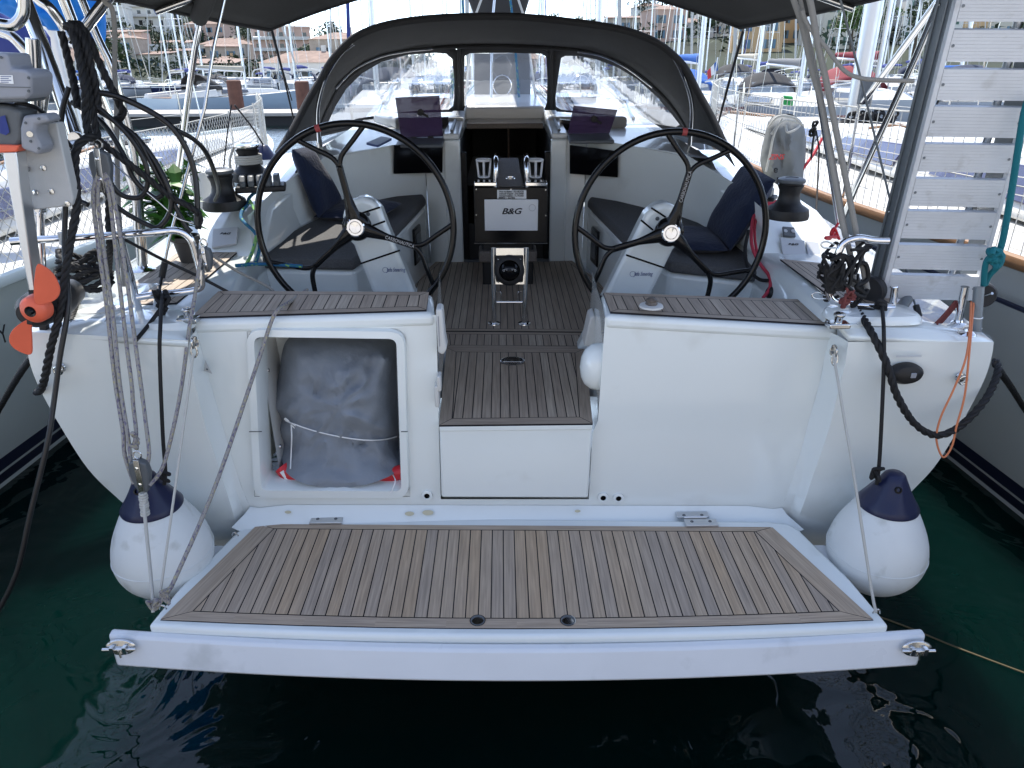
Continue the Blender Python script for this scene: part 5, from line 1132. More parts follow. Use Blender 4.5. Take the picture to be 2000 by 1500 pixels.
def block(cpx, cpy, Y, L, label, lean=0):
    c = P(cpx, cpy, Y=Y); Mx = Matrix.Rotation(R(lean), 3, 'Y'); t = thing('pulley_block', label, 'pulley', c, 'grey pulley blocks on the left quarter')
    o = [(0, .5), (.22, .40), (.26, .1), (.20, -.25), (.1, -.5), (-.1, -.5), (-.20, -.25), (-.26, .1), (-.22, .40)]
    ob('cheek', MB().prism([c+Mx @ V((a*L, -.014, b*L)) for a, b in o], (0, .028, 0)), M['motord'], t, bevel=.006, seg=3)
    ob('strap', MB().box(c+V((0, -.016, 0)), (L*.14, .004, L*1.04), Mx), M['steel'], t, bevel=.001)
    for d in (.28, -.2): ob('rivet', MB().lathe([(.006, 0), (0, .003)], c+Mx @ V((0, -.018, L*d)), (0, -1, 0), 10), M['chrome'], t)
    ob('shackle', MB().tube([c+Mx @ V((math.cos(a)*.012, 0, L*.52+.01+math.sin(a)*.014)) for a in [2*math.pi*k/16 for k in range(16)]], .003, 6, closed=True), M['steel'], t)
block(199, 332, 2.36, .13, 'grey pulley block hanging under the left rail rope bundle', 6); block(276, 928, 1.99, .125, 'grey pulley block in front of the left ball fender', 3); block(403, 505, 2.46, .085, 'small black pulley block shackled to the left rail bend')
def whip(mb):
    for k in range(9): 
        c = P(279+k*.6, 964+k*5, Y=1.975-k*.004); mb.tube([c+V((math.cos(a)*.011*(1 if k % 3 else .8), math.sin(a)*.011, .0)) for a in [2*math.pi*q/14 for q in range(14)]], .0042, 6, closed=True)
rp_('whipped_strop', [(279, 960, 1.98), (283, 1008, 1.93), (291, 1090, 1.86), (298, 1164, 1.77), (299, 1196, 1.74)], .0056, 'ropew', 'cream strop whipped below the lower grey pulley', extra=whip, sub=4)
# hoist line and black warps on the arch
rp_('hoist_line', [(200, -12, 2.7), (205, 4, 2.7), (219, 18, 2.7), (224, 65, 2.7), (224, 143, 2.68), (227, 190, 2.66), (230, 364, 2.6), (236, 470, 2.5), (243, 560, 2.45)], .0085, 'ropeg', 'grey hoist line hanging from the tube at the upper left')
W1 = [(128, 52, 2.5), (142, 48, 2.48), (152, 70, 2.47), (166, 120, 2.45), (176, 185, 2.44), (184, 235, 2.43), (190, 268, 2.42)]
W2 = [(134, 56, 2.52), (152, 47, 2.5), (172, 72, 2.5), (188, 110, 2.5), (212, 160, 2.5), (232, 200, 2.5), (240, 222, 2.5), (228, 234, 2.5)]
W3 = [(140, 60, 2.46), (150, 90, 2.44), (160, 140, 2.42), (167, 180, 2.40), (167, 220, 2.40), (172, 262, 2.38)]
def more(mb):
    for w in (W2, W3, [(156, 60, 2.48), (168, 90, 2.46), (178, 130, 2.45), (188, 175, 2.45), (192, 215, 2.44)], [(120, 62, 2.5), (132, 110, 2.5), (144, 160, 2.48), (152, 210, 2.46)]): mb.rope(cat(px(w), 5), .0125)
rp_('mooring_warp_coil', W1, .0125, 'ropeb', 'thick black laid rope draped over the tubes at upper left', 'rope', 'black laid mooring ropes', kind='rope', extra=more)
def lead(mb): mb.rope(cat(px([(196, 275, 2.40), (210, 288, 2.40), (260, 326, 2.42), (312, 367, 2.44), (340, 388, 2.45), (378, 408, 2.46), (390, 425, 2.47), (386, 446, 2.47)]), 5), .0115)
rp_('mooring_warp', [(194, 275, 2.40), (180, 268, 2.36), (160, 276, 2.33), (148, 298, 2.31), (147, 340, 2.29), (150, 400, 2.26), (136, 480, 2.22), (126, 550, 2.19), (117, 612, 2.16), (100, 675, 2.14), (88, 735, 2.15), (80, 760, 2.19), (72, 766, 2.26)], .0130, 'ropeb', 'thick black laid rope falling past the orange propeller to the hull edge', 'rope', 'black laid mooring ropes', kind='rope', extra=lead)
rp_('mooring_warp', [(1676, 607, 2.39), (1700, 645, 2.22), (1731, 709, 2.15), (1752, 773, 2.13), (1784, 825, 2.12), (1825, 850, 2.12), (1867, 838, 2.13), (1910, 799, 2.15), (1936, 761, 2.2), (1950, 722, 2.26), (1944, 705, 2.32)], .0130, 'ropeb', 'thick black laid rope looping in a deep sag across the right wing', 'rope', 'black laid mooring ropes', kind='rope')
rp_('mooring_warp', [(1942, 706, 2.30), (1952, 724, 2.32), (1975, 757, 2.6), (2010, 812, 3.0), (2060, 880, 3.5)], .0125, 'ropeb', 'black laid rope leaving the right hull edge towards the grey boat', 'rope', 'black laid mooring ropes', kind='rope')
rp_('mooring_warp', [(60, 700, 2.3), (40, 728, 2.5), (12, 775, 2.8), (-30, 850, 3.2)], .0125, 'ropeb', 'black laid rope leaving the left hull edge towards the grey boat', 'rope', 'black laid mooring ropes', kind='rope')
def coil(mb):
    rnd = random.Random(4); c = P(168, 560, Y=2.62)+V((0, 0, .0))
    for k in range(9):
        r1 = .085-.004*k; mb.rope([c+V((math.cos(a)*r1*1.2+rnd.uniform(-.006, .006), math.sin(a)*r1*.8, .02+.012*k+.02*math.sin(a*2+k))) for a in [2*math.pi*q/22 for q in range(23)]], .010)
rp_('coiled_warp', [(150, 590, 2.5), (142, 620, 2.36), (135, 650, 2.25)], .010, 'ropeb', 'black rope coil heaped on the left deck edge behind the propeller', 'rope', 'black laid mooring ropes', kind='rope', extra=coil)
# black hoses
hoses = [[(182, 180, 2.45), (234, 190, 2.46), (312, 229, 2.48), (351, 268, 2.49), (377, 325, 2.5), (385, 385, 2.48), (384, 440, 2.46)],
         [(187, 205, 2.44), (247, 260, 2.44), (281, 312, 2.44), (289, 355, 2.44), (275, 384, 2.44), (245, 384, 2.43), (222, 366, 2.42), (205, 330, 2.42), (196, 280, 2.42)],
         [(300, 222, 2.5), (338, 250, 2.55), (378, 272, 2.6), (403, 299, 2.65), (420, 340, 2.8), (427, 372, 3.0), (420, 392, 3.1)],
         [(190, 215, 2.46), (260, 262, 2.46), (288, 305, 2.46), (312, 350, 2.46), (338, 395, 2.46), (362, 440, 2.46), (374, 453, 2.46)],
         [(196, 360, 2.42), (229, 404, 2.43), (286, 438, 2.44), (312, 442, 2.44), (333, 410, 2.45), (330, 370, 2.45), (300, 310, 2.46), (262, 262, 2.47)],
         [(135, 170, 2.5), (120, 230, 2.48), (122, 330, 2.46), (140, 380, 2.45), (172, 400, 2.44)], [(140, 200, 2.5), (200, 240, 2.47), (240, 300, 2.45), (262, 350, 2.44), (300, 385, 2.45), (318, 380, 2.45)]]
def morehose(mb):
    for h in hoses[1:]: mb.tube(cat(px(h), 7), .0085, 8)
rp_('shore_hose', hoses[0], .0095, 'hose', 'loops of glossy black hose hung from the left arch tubes', 'hose', extra=morehose)
rp_('hanging_cable', [(128, 400, 2.3), (126, 490, 2.26), (133, 594, 2.18), (117, 698, 2.12), (106, 780, 2.08), (92, 868, 2.02), (60, 1000, 1.95), (32, 1120, 1.9), (-15, 1215, 1.86)], .0085, 'hose', 'long black cable hanging from the left rail down towards the water', 'cable')
rp_('thin_strap', [(242, 467, 2.42), (320, 508, 2.55), (382, 537, 2.6), (445, 570, 2.62)], .006, 'hose', 'thin black cord running from the left rail across the deck teak', 'cord')
rp_('black_lashing', [(215, 360, 2.45), (212, 420, 2.45), (214, 470, 2.42), (212, 530, 2.55)], .012, 'ropeb', 'short black rope tail hanging behind the left tackle', 'rope', kind='rope')
rp_('control_wire', [(200, 300, 2.44), (262, 355, 2.44), (310, 395, 2.44), (345, 425, 2.45), (378, 436, 2.46)], .0028, 'steel', 'thin grey wire stretched from the left pulley to the rail bend', 'wire')
# backstays
def stay(name, pts, r, mt, label, c='stay'): return rp_(name, pts, r, mt, label, c, 'steel backstays', sub=0)
stay('backstay', [(440, -10, 2.9), (418, 90, 2.85), (400, 210, 2.80), (352, 390, 2.72), (330, 470, 2.68), (320, 520, 2.66)], .006, 'steel', 'wire backstay coming down to the left deck teak')
rp_('stay_turnbuckle', [(322, 512, 2.655), (316, 542, 2.645)], .013, 'blkm', 'black turnbuckle sleeve at the foot of the left backstay', 'turnbuckle', sub=0, extra=lambda mb: mb.tube(px([(316, 540, 2.64), (312, 562, 2.6), (311, 572, 2.5)]), .006, 8))
stay('backstay', [(1639, -10, 2.6), (1683, 160, 2.6), (1732, 364, 2.6), (1784, 585, 2.55), (1790, 600, 2.5)], .004, 'alug', 'wire backstay passing behind the gangway to the right deck')
rp_('stay_turnbuckle', [(1789, 596, 2.46), (1796, 622, 2.43)], .011, 'blkm', 'black turnbuckle sleeve below the gangway on the right deck', 'turnbuckle', sub=0, extra=lambda mb: [mb.tube(px([(1796, 620, 2.43), (1804, 640, 2.40), (1810, 662, 2.36)]), .006, 8), mb.tube(px([(1790, 622, 2.43), (1796, 645, 2.40), (1800, 668, 2.36)]), .004, 8)])
c = P(1803, 675, Y=2.33); ob('chainplate', MB().tube(cat([c+V((-.05, 0, .0)), c+V((-.045, 0, .02)), c+V((0, 0, .03)), c+V((.03, 0, .025)), c+V((.03, 0, -.02))], 5), .005, 8), M['steel'], Y_)
ob('deck_disc', MB().lathe([(.072, 0), (.07, .008), (.05, .012), (0, .012)], P(195, 608, Z=1.43), (0, 0, 1), 32, sx=1.05, sy=.6, up=(1, .3, 0)), M['gelw'], Y_)
# ================================================================ right-hand ropes
rp_('mainsheet_tail', [(1545, -15, 2.5), (1552, 5, 2.5), (1568, 55, 2.5), (1584, 130, 2.5), (1606, 210, 2.48), (1628, 340, 2.46), (1646, 440, 2.45), (1662, 505, 2.44), (1668, 560, 2.42)], .0095, 'ropeg', 'left of two long grey ropes falling from the right canopy', extra=lambda mb: mb.tube(cat(px([(1560, -15, 2.55), (1576, 60, 2.55), (1592, 130, 2.55), (1612, 230, 2.52), (1636, 360, 2.5), (1652, 450, 2.48), (1668, 520, 2.46)]), 5), .007, 8))
rp_('mainsheet_tail', [(1576, -15, 2.45), (1584, 10, 2.45), (1598, 90, 2.45), (1614, 160, 2.45), (1636, 270, 2.45), (1659, 385, 2.45), (1683, 510, 2.44), (1694, 565, 2.43)], .0105, 'ropeg', 'right of two long grey ropes falling from the right canopy')
rp_('slack_line', [(1566, 20, 2.46), (1580, 52, 2.46), (1610, 88, 2.44), (1646, 135, 2.42), (1675, 151, 2.4), (1714, 156, 2.38), (1785, 158, 2.36)], .0068, 'ropeg', 'slack pale grey line curving from the canopy to the gangway')
rail('canopy_stay', [(1578, 60, 2.9), (1606, 240, 3.0), (1637, 436, 3.1)], sub=0, r=.008)
rp_('red_lashing', [(1637, 436, 3.08), (1630, 448, 3.06), (1622, 466, 3.02), (1612, 464, 3.0), (1634, 462, 3.02)], .006, 'red', 'red cord tied at the foot of the right canopy stay', 'cord', extra=kn(P(1630, 455, Y=3.05), .02, .006, 1, 31))
def bunch(mb):
    rnd = random.Random(12)
    for k in range(22):
        a = P(rnd.uniform(1608, 1688), rnd.uniform(505, 588), Y=rnd.uniform(2.36, 2.42)); c_ = [a+V((rnd.uniform(-.04, .04), rnd.uniform(-.02, .02), rnd.uniform(-.06, .06))) for _ in range(5)]
        if k < 10: c_ = [P(1622+rnd.uniform(-12, 26), 540+rnd.uniform(-30, 32), Y=2.38) for _ in range(6)]
        mb.tube(cat(c_, 6), .0058, 6)
    for pts in ([(1626, 505, 2.38), (1650, 500, 2.38), (1662, 530, 2.38), (1656, 560, 2.38), (1630, 565, 2.38)], [(1668, 520, 2.42), (1690, 515, 2.42), (1695, 545, 2.42), (1672, 560, 2.4), (1690, 575, 2.4), (1665, 580, 2.4)]): mb.tube(cat(px(pts), 6), .008, 6)
rp_('knotted_cord', [(1622, 508, 2.38), (1646, 502, 2.38), (1640, 520, 2.38), (1616, 540, 2.38), (1650, 556, 2.38), (1672, 575, 2.38), (1690, 580, 2.38)], .007, 'ropeb', 'tangle of thin black cord knotted round the right stern rail', 'cord', extra=bunch)
rp_('fender_lashing', [(1712, 596, 2.38), (1716, 588, 2.37), (1728, 592, 2.37), (1726, 606, 2.37), (1712, 610, 2.37), (1700, 606, 2.37), (1676, 602, 2.38)], .008, 'ropeb', 'black loops on the right stern rail below the gangway', extra=lambda mb: [knot(mb, P(1720, 605, Y=2.37), .025, .007, 1, 14), mb.tube(px([(1722, 610, 2.37), (1735, 622, 2.36), (1747, 633, 2.35)]), .006, 6)])
def redm(mb):
    for k in range(4): mb.tube(cat(px([(1866+k*3, 588, 2.40), (1832+k, 628+k*2, 2.36), (1803, 655, 2.34)]), 5), .0042, 6)
    for k in range(3): knot(mb, P(1822-k*14, 640+k*9, Y=2.34), .02, .0035, 1, 60+k)
rp_('red_tie', [(1866, 590, 2.4), (1831, 628, 2.36), (1802, 656, 2.34), (1779, 667, 2.32), (1790, 660, 2.32)], .0042, 'roper', 'dull red cord knotted between gangway and right deck shackle', 'cord', extra=redm)
rp_('red_tie', [(1668, 575, 2.36), (1656, 590, 2.36), (1642, 592, 2.36), (1650, 582, 2.36)], .0045, 'roper', 'small dull red knot on the right rail beside the gangway wheel', 'cord', extra=lambda mb: [knot(mb, P(1655, 584, Y=2.36), .022, .0042, 2, 71), knot(mb, P(1662, 578, Y=2.36), .02, .0042, 2, 72), knot(mb, P(1650, 592, Y=2.355), .014, .0042, 1, 73)])
rp_('orange_cord', [(1897, 590, 2.33), (1889, 688, 2.15), (1865, 755, 2.13), (1837, 816, 2.12), (1829, 859, 2.12), (1842, 893, 2.12), (1859, 872, 2.12), (1868, 833, 2.12), (1884, 773, 2.13), (1893, 690, 2.15), (1902, 590, 2.33)], .0034, 'ropeo', 'thin orange cord hanging in a long loop over the right wing', 'cord')
rp_('teal_line', [(2010, 190, 2.28), (1998, 232, 2.28), (1979, 353, 2.30), (1961, 457, 2.33), (1953, 488, 2.34)], .0105, 'ropet', 'teal rope running down the right edge of the gangway to a knot', extra=lambda mb: [mb.tube(cat(px([(1945, 492, 2.33), (1926, 512, 2.34), (1921, 558, 2.36)]), 5), .0095, 8), mb.tube(cat(px([(1956, 498, 2.33), (1954, 515, 2.34), (1933, 537, 2.36), (1924, 556, 2.37)]), 5), .0095, 8), knot(mb, P(1943, 502, Y=2.32), .024, .010, 1, 91), knot(mb, P(1948, 512, Y=2.32), .02, .010, 1, 92)])
# ================================================================ gangway stowed upright
gw = thing('gangway', 'aluminium gangway with ribbed slats stowed upright on the right stern corner', 'gangway', P(1815, 585, Y=2.5))
A0, B0 = P(1729, 583, Y=2.50), P(1900, 587, Y=2.47); C0, D0 = P(1879, 0, Y=2.29), P(2062, 0, Y=2.25)
tdir = (C0-A0).normalized(); C1 = C0+tdir*.35; D1 = D0+(D0-B0).normalized()*.35
def gp(u, v): return (A0*(1-u)+B0*u)*(1-v)+(C0*(1-u)+D0*u)*v
wd = (B0-A0).normalized(); nrm = wd.cross(tdir).normalized(); nrm = nrm if nrm.y > 0 else -nrm
# heights along the left edge in px -> v
Lpx = [(537, 583), (478, 525), (412, 465), (349, 402), (281, 335), (208, 267), (135, 195), (58, 120), (-20, 42), (-100, -36)]
def vv(py):
    lo, hi = -.3, 1.6
    for _ in range(40):
        mid = (lo+hi)/2; q = gp(0, mid)-CAM; y = 750-F*q.dot(_u)/q.dot(_f)
        if y > py: lo = mid
        else: hi = mid
    return lo
M['slat'] = mat('slat_aluminium', (.60, .62, .65), .45, metal=.2, rvar=.08, var=.08, vscale=7, dirt=(.36, .36, .35), dirt_t=.6)
for y0, y1 in Lpx:
    v0, v1 = vv(y1), vv(y0); mb = MB(); nr = 9
    for k in range(nr):
        a, b = v0+(v1-v0)*k/nr, v0+(v1-v0)*(k+.86)/nr; e = v0+(v1-v0)*(k+1)/nr; d = nrm*.0012
        mb.poly([gp(0, a), gp(1, a), gp(1, b), gp(0, b)]); mb.poly([gp(0, b)+d, gp(1, b)+d, gp(1, e)+d, gp(0, e)+d]); mb.poly([gp(0, b), gp(1, b), gp(1, b)+d, gp(0, b)+d]); mb.poly([gp(0, e)+d, gp(1, e)+d, gp(1, e), gp(0, e)])
    bk = nrm*.02; mb.poly([gp(0, v0)+bk, gp(0, v1)+bk, gp(1, v1)+bk, gp(1, v0)+bk]); mb.poly([gp(0, v0), gp(0, v0)+bk, gp(1, v0)+bk, gp(1, v0)]); mb.poly([gp(0, v1), gp(1, v1), gp(1, v1)+bk, gp(0, v1)+bk])
    sl_o = ob('slat', mb, M['slat'], gw, smooth=0)
    for u_ in (.03, .97): ob('slat_screw', MB().lathe([(.0045, 0), (.004, .0015), (0, .001)], gp(u_, (v0+v1)/2)-nrm*.0005, -nrm, 10), M['alug'], sl_o)
for u0, u1, sgn in ((-.06, 0, -1), (1, 1.05, 1)):
    v0, v1 = vv(584), 1.35
    fl_ = MB(); fl_.hexa([gp(u0, v0), gp(u1, v0), gp(u1, v1), gp(u0, v1)], [p+nrm*.025 for p in (gp(u0, v0), gp(u1, v0), gp(u1, v1), gp(u0, v1))]); ob('rail_flange', fl_, M['slat'], gw, bevel=.002)
    ub = u0-.015 if sgn < 0 else u1; uu = u0+.0 if sgn < 0 else u1-.03
    a, b = (gp(u0+.0, v0), gp(u0+.0, v1)) if sgn < 0 else (gp(1.0, v0), gp(1.0, v1)); w_ = wd*.018*(1)
    ch = MB(); pa = [a+nrm*.026, a+nrm*.026+w_, a+nrm*.135+w_, a+nrm*.135]; pb = [b+nrm*.026, b+nrm*.026+w_, b+nrm*.135+w_, b+nrm*.135]; ch.hexa(pa, pb)
    if sgn < 0:
        for dd in (.045, .105): ch.hexa([a+nrm*dd, a+nrm*dd-w_*.35, a+nrm*(dd+.014)-w_*.35, a+nrm*(dd+.014)], [b+nrm*dd, b+nrm*dd-w_*.35, b+nrm*(dd+.014)-w_*.35, b+nrm*(dd+.014)])
    o = ob('side_rail', ch, M['alug'], gw, bevel=.003)
    if sgn < 0:
        for v in (.30, .97):
            for dd in (.06, .10): ob('rivet', MB().lathe([(.005, 0), (0, .003)], gp(u0, v)+nrm*dd-wd*.002, -wd, 10), M['steel'], o)
for v in (vv(36), vv(128), vv(202), vv(275), vv(343), vv(408), vv(472), vv(532)):
    ob('cross_tube', MB().cyl(gp(.78, v-.035)+nrm*.06, gp(.80, v+.035)+nrm*.06, .012, 10), M['alu'], gw)
def gwheel(c, ax, r):
    o = ob('gangway_wheel', MB().lathe([(r*.62, -.012), (r*.95, -.016), (r, -.008), (r, .014), (r*.9, .02), (r*.6, .018)], c, ax, 32), M['rubber'], gw); ob('wheel_hub', MB().lathe([(r*.64, -.006), (r*.6, .004), (r*.3, .002), (r*.25, .010), (0, .012)], c, ax, 28), M['lgrey'], o)
gwheel(P(1702, 567, Y=2.49), V((-.75, -.62, 0)), .052); gwheel(P(1918, 575, Y=2.50), V((-.4, -.9, 0)), .046)
ob('wheel_bolt', MB().cyl(P(1925, 577, Y=2.47), P(1938, 573, Y=2.44), .005, 10), M['steel'], gw)
for u, v in ((.02, vv(577)), (.98, vv(577))): ob('rivet', MB().lathe([(.005, 0), (0, .003)], gp(u-.05 if u < .5 else u+.04, v), -nrm, 10), M['steel'], gw)
# safety clips on the rail
for a, y in ((1610, 476), (1592, 575)):
    rp_('snap_hook', [(a+20, y+2, 2.39), (a+5, y-4, 2.38), (a-6, y, 2.38), (a, y+8, 2.38), (a+22, y+8, 2.39)], .0028, 'steel', 'steel snap hook on the %s of the right rail loop' % ('upper bend' if y < 500 else 'lower bend'), 'hook')
# ================================================================ bundle in the stern locker
tb_ = thing('covered_bundle', 'grey cloth bundle tied with white cord stuffed in the open stern locker', 'bundle', P(660, 945, Y=YT+.2))
ol = [(614, 660), (565, 664), (553, 680), (546, 720), (539, 755), (526, 792), (530, 806), (545, 822), (536, 842), (540, 866), (550, 895), (556, 918), (572, 934), (600, 946), (643, 953), (687, 952), (731, 942), (770, 925), (781, 908), (781, 870), (783, 842), (780, 790), (777, 740), (774, 700), (770, 678), (740, 668), (690, 664), (650, 660)]
cxy = (662, 800); dens = cat([(a, b, 0) for a, b in ol], 3, closed=True); K = 16; mb = MB()
def bp_(t, p):
    x, y = cxy[0]+(p.x-cxy[0])*t, cxy[1]+(p.y-cxy[1])*t; bulge = (1-t**3.2)
    f = noise.noise(V((x*.017, y*.012, 1)))*.05+abs(noise.noise(V((x*.03+y*.02, y*.022-x*.01, 5))))*.09-abs(noise.noise(V((x*.02-y*.015, y*.018+x*.012, 11))))*.05+noise.noise(V((x*.09+y*.05, y*.03, 9)))*.010
    cr = -.035*math.exp(-((y-(822+(x-560)*.17 if x < 740 else 852))/7.0)**2)  # cord crease
    f += .03*math.exp(-((y-(940-(abs(x-660)/60)**2*6))/14)**2)*0
    lo_ = max(0, min(1, (y-870)/70)); b0 = YT+.21-.175*bulge
    return P(x, y, Y=b0*(1-lo_)+(YT-.012-.03*bulge)*lo_+f*t**.5*(1.4-t)*(1-.5*lo_)-cr*.6*bulge)
for q in range(K):
    for i in range(len(dens)):
        j = (i+1) % len(dens); t0, t1 = q/K, (q+1)/K
        if q == 0: mb.poly([bp_(0, dens[i]), bp_(t1, dens[j]), bp_(t1, dens[i])])
        else: mb.poly([bp_(t0, dens[i]), bp_(t0, dens[j]), bp_(t1, dens[j]), bp_(t1, dens[i])])
bk_ = [bp_(1, p)+V((0, .16, 0)) for p in dens]; fr_ = [bp_(1, p) for p in dens]
for i in range(len(dens)): j = (i+1) % len(dens); mb.poly([fr_[i], fr_[j], bk_[j], bk_[i]])
mb.poly(bk_); ob('cloth_cover', mb, M['cover'], tb_, smooth=70, weld=True)
cy_ = lambda x, y, d=-.006: P(x, y, Y=YT+.0)
def onb(x, y):
    d = V((x-cxy[0], y-cxy[1], 0)); L_ = d.length or 1e-6; best = 1
    for p in dens:
        e = V((p.x-cxy[0], p.y-cxy[1], 0)); 
        if e.length and abs(e.normalized().dot(d/L_)-1) < .002: best = min(1, L_/e.length); q = p
    try: return bp_(best, V((cxy[0]+d.x/best, cxy[1]+d.y/best, 0)))+V((0, -.016, 0))
    except Exception: return P(x, y, Y=YT+.05)
cord = [onb(x, y) for x, y in ((560, 818), (575, 824), (610, 836), (650, 846), (690, 853), (725, 856), (755, 854), (776, 849))]
mbc = MB().tube(cat(cord, 5), .0026, 6); c0 = onb(566, 820)
mbc.tube(cat([c0, c0+V((.022, -.006, -.012)), c0+V((.04, -.006, -.026)), c0+V((.032, -.006, -.034)), c0+V((.008, -.006, -.01))], 6), .0026, 6)
mbc.tube(cat([c0, c0+V((-.012, -.004, .012)), c0+V((-.008, -.006, .018)), c0+V((.004, -.006, .004))], 6), .0026, 6)
mbc.tube(cat([c0+V((.01, -.006, -.012)), onb(573, 850)+V((0, -.008, 0)), onb(572, 880)+V((0, -.01, 0)), onb(571, 908)+V((0, -.012, 0))], 6), .0026, 6); ob('tie_cord', mbc, M['wht'], tb_)
rt = MB(); rt.tube(cat(px([(550, 912, YT+.085), (562, 924, YT+.075), (590, 934, YT+.07), (640, 940, YT+.08), (700, 940, YT+.08), (740, 934, YT+.07), (790, 920, YT+.06)]), 6), .030, 14); ob('red_tube', rt, M['red'], tb_)
ob('white_strake', MB().tube(cat(px([(550, 920, YT+.055), (570, 943, YT+.05), (600, 952, YT+.05)]), 5), .009, 8), M['wht'], tb_)
ob('frayed_cord', MB().tube(cat(px([(766, 925, YT+.05), (772, 938, YT-.01), (768, 952, YT-.03), (763, 962, YT-.03)]), 5), .0024, 6), M['wht'], tb_)
# ================================================================ plant in a pot
pl_ = thing('potted_plant', 'green leafy plant in a dark pot beside the left stern rail', 'plant', P(371, 512, Z=1.43))
pc = P(371, 511, Z=1.43); ob('pot', MB().lathe([(.034, 0), (.038, .01), (.052, .09), (.060, .095), (.060, .115), (.052, .115), (.048, .10), (0, .10)], pc, (0, 0, 1), 24), M['pot'], pl_)
rnd = random.Random(5); lf = MB(); stm = MB()
for k in range(20):
    a = rnd.uniform(0, 6.28); tip = pc+V((-.09+rnd.gauss(0, .075), rnd.gauss(0, .05), .20+rnd.uniform(0, .24))); stm.tube(cat([pc+V((0, 0, .1)), pc.lerp(tip, .5)+V((rnd.uniform(-.03, .03), 0, .04)), tip], 4), .0025, 5)
    for q in range(9):
        b = pc.lerp(tip, rnd.uniform(.45, 1))+V((0, 0, .03)); d = V((rnd.gauss(0, 1), rnd.gauss(0, .7), rnd.uniform(-.7, .3))).normalized(); L_ = rnd.uniform(.07, .12); s = d.cross(V((0, 0, 1))).normalized()*L_*.30; dn = V((0, 0, -L_*.12))
        lf.add([b, b+d*L_*.35+s, b+d*L_+dn, b+d*L_*.35-s, b+d*L_*.5+V((0, 0, L_*.06))], [(0, 1, 4), (1, 2, 4), (2, 3, 4), (3, 0, 4)])
ob('leaves', lf, M['leaf'], pl_, smooth=0); ob('stems', stm, M['leaf'], pl_)
# sheets in the cockpit
rp_('jib_sheet', [(516, 368, 3.55), (497, 377, 3.5), (486, 388, 3.45), (484, 399, 3.4), (473, 412, 3.34), (471, 426, 3.28), (482, 439, 3.22), (499, 456, 3.18), (507, 481, 3.14), (500, 512, 3.1)], .0078, 'br_blue', 'blue flecked sheet looping over the left winch plinth edge', extra=lambda mb: mb.tube(cat([P(460, 519, Z=1.44), P(500, 516, Z=1.445), P(540, 517, Z=1.445), P(590, 520, Z=1.442)], 5), .0078, 8))
rp_('jib_sheet', [(488, 392, 3.4), (494, 403, 3.36), (501, 423, 3.28), (502, 451, 3.2), (495, 486, 3.1), (484, 511, 3.02), (478, 520, 3.0)], .0078, 'br_green', 'lime green flecked sheet hanging inside the left coaming')
rp_('jib_sheet', [(1520, 393, 3.5), (1494, 398, 3.45), (1474, 419, 3.35), (1468, 449, 3.25), (1469, 481, 3.15), (1483, 513, 3.06), (1502, 539, 2.98), (1504, 562, 2.92), (1490, 582, 2.9)], .0078, 'ropep', 'pink red sheet hanging inside the right coaming', extra=lambda mb: mb.tube(cat(px([(1520, 396, 3.5), (1497, 402, 3.45), (1478, 425, 3.34), (1474, 460, 3.22), (1480, 500, 3.1)]), 5), .006, 8))
rp_('black_sheet', [(1462, 450, 3.2), (1455, 490, 3.14), (1462, 525, 3.05), (1482, 545, 3.0), (1500, 548, 2.95)], .008, 'ropeb', 'black line curving beside the right steering wheel')
rp_('grey_line', [(404, 492, 2.55), (440, 515, 2.6), (468, 532, 2.64), (520, 558, 2.66), (536, 572, 2.66)], .0055, 'ropeg', 'grey line crossing from the left rail into the cockpit')
# ---------------------------------------------------------------- trim
# the yacht floats a little bow-up: turn everything built so far, and the camera with it, about the camera point
TR_ = Matrix.Translation(CAM) @ Matrix.Rotation(R(1.45), 4, 'X') @ Matrix.Translation(-CAM)
bpy.context.view_layer.update()
for o in list(bpy.data.objects):
    if o.parent is None and o.type in ('MESH', 'EMPTY') and o.name.split('.')[0] not in ('water', 'quay'): o.matrix_world = TR_ @ o.matrix_world
_q = Matrix.Rotation(R(1.45), 3, 'X'); _f = _q @ _f; _r = _q @ _r; _u = _q @ _u
cam.matrix_world = TR_ @ cam.matrix_world
bpy.context.view_layer.update()
# ================================================================ neighbouring boats
def hull_loft(xc, y0, y1, hb, z_g, stern=.86, rows=None, side_bulge=.0, wl=.80):
    """list of station rings (right side then left) ; hb half breadth"""
    st = []; n = 18
    for i in range(n+1):
        t = i/n; w = stern+(1-stern)*min(1, t/.35) if t < .35 else (1-((t-.35)/.65)**2.6)
        b = max(.02, hb*w); zg = z_g+.30*max(0, t-.35)**1.5; st.append((y0+(y1-y0)*t, b, zg, t))
    return st
def loft_strip(st, xc, za, zb, wa, wb, sides=(-1, 1)):
    """band of the topsides between relative heights; w = breadth factor at each edge"""
    mb = MB()
    for s in sides:
        for (ya, ba, ga, ta), (yb, bb, gb, tb) in zip(st[:-1], st[1:]):
            za_ = lambda g, z: z if z < .6 else g+z-1.0 if z <= 1 else g
            A = lambda y, b, g, z, w, t: V((xc+s*b*w, y-(.35*t*t*(1-w)*4), (z if z < .5 else g-(1-z)*.9)))
            mb.poly([A(ya, ba, ga, za, wa, ta), A(yb, bb, gb, za, wa, tb), A(yb, bb, gb, zb, wb, tb), A(ya, ba, ga, zb, wb, ta)])
    return mb
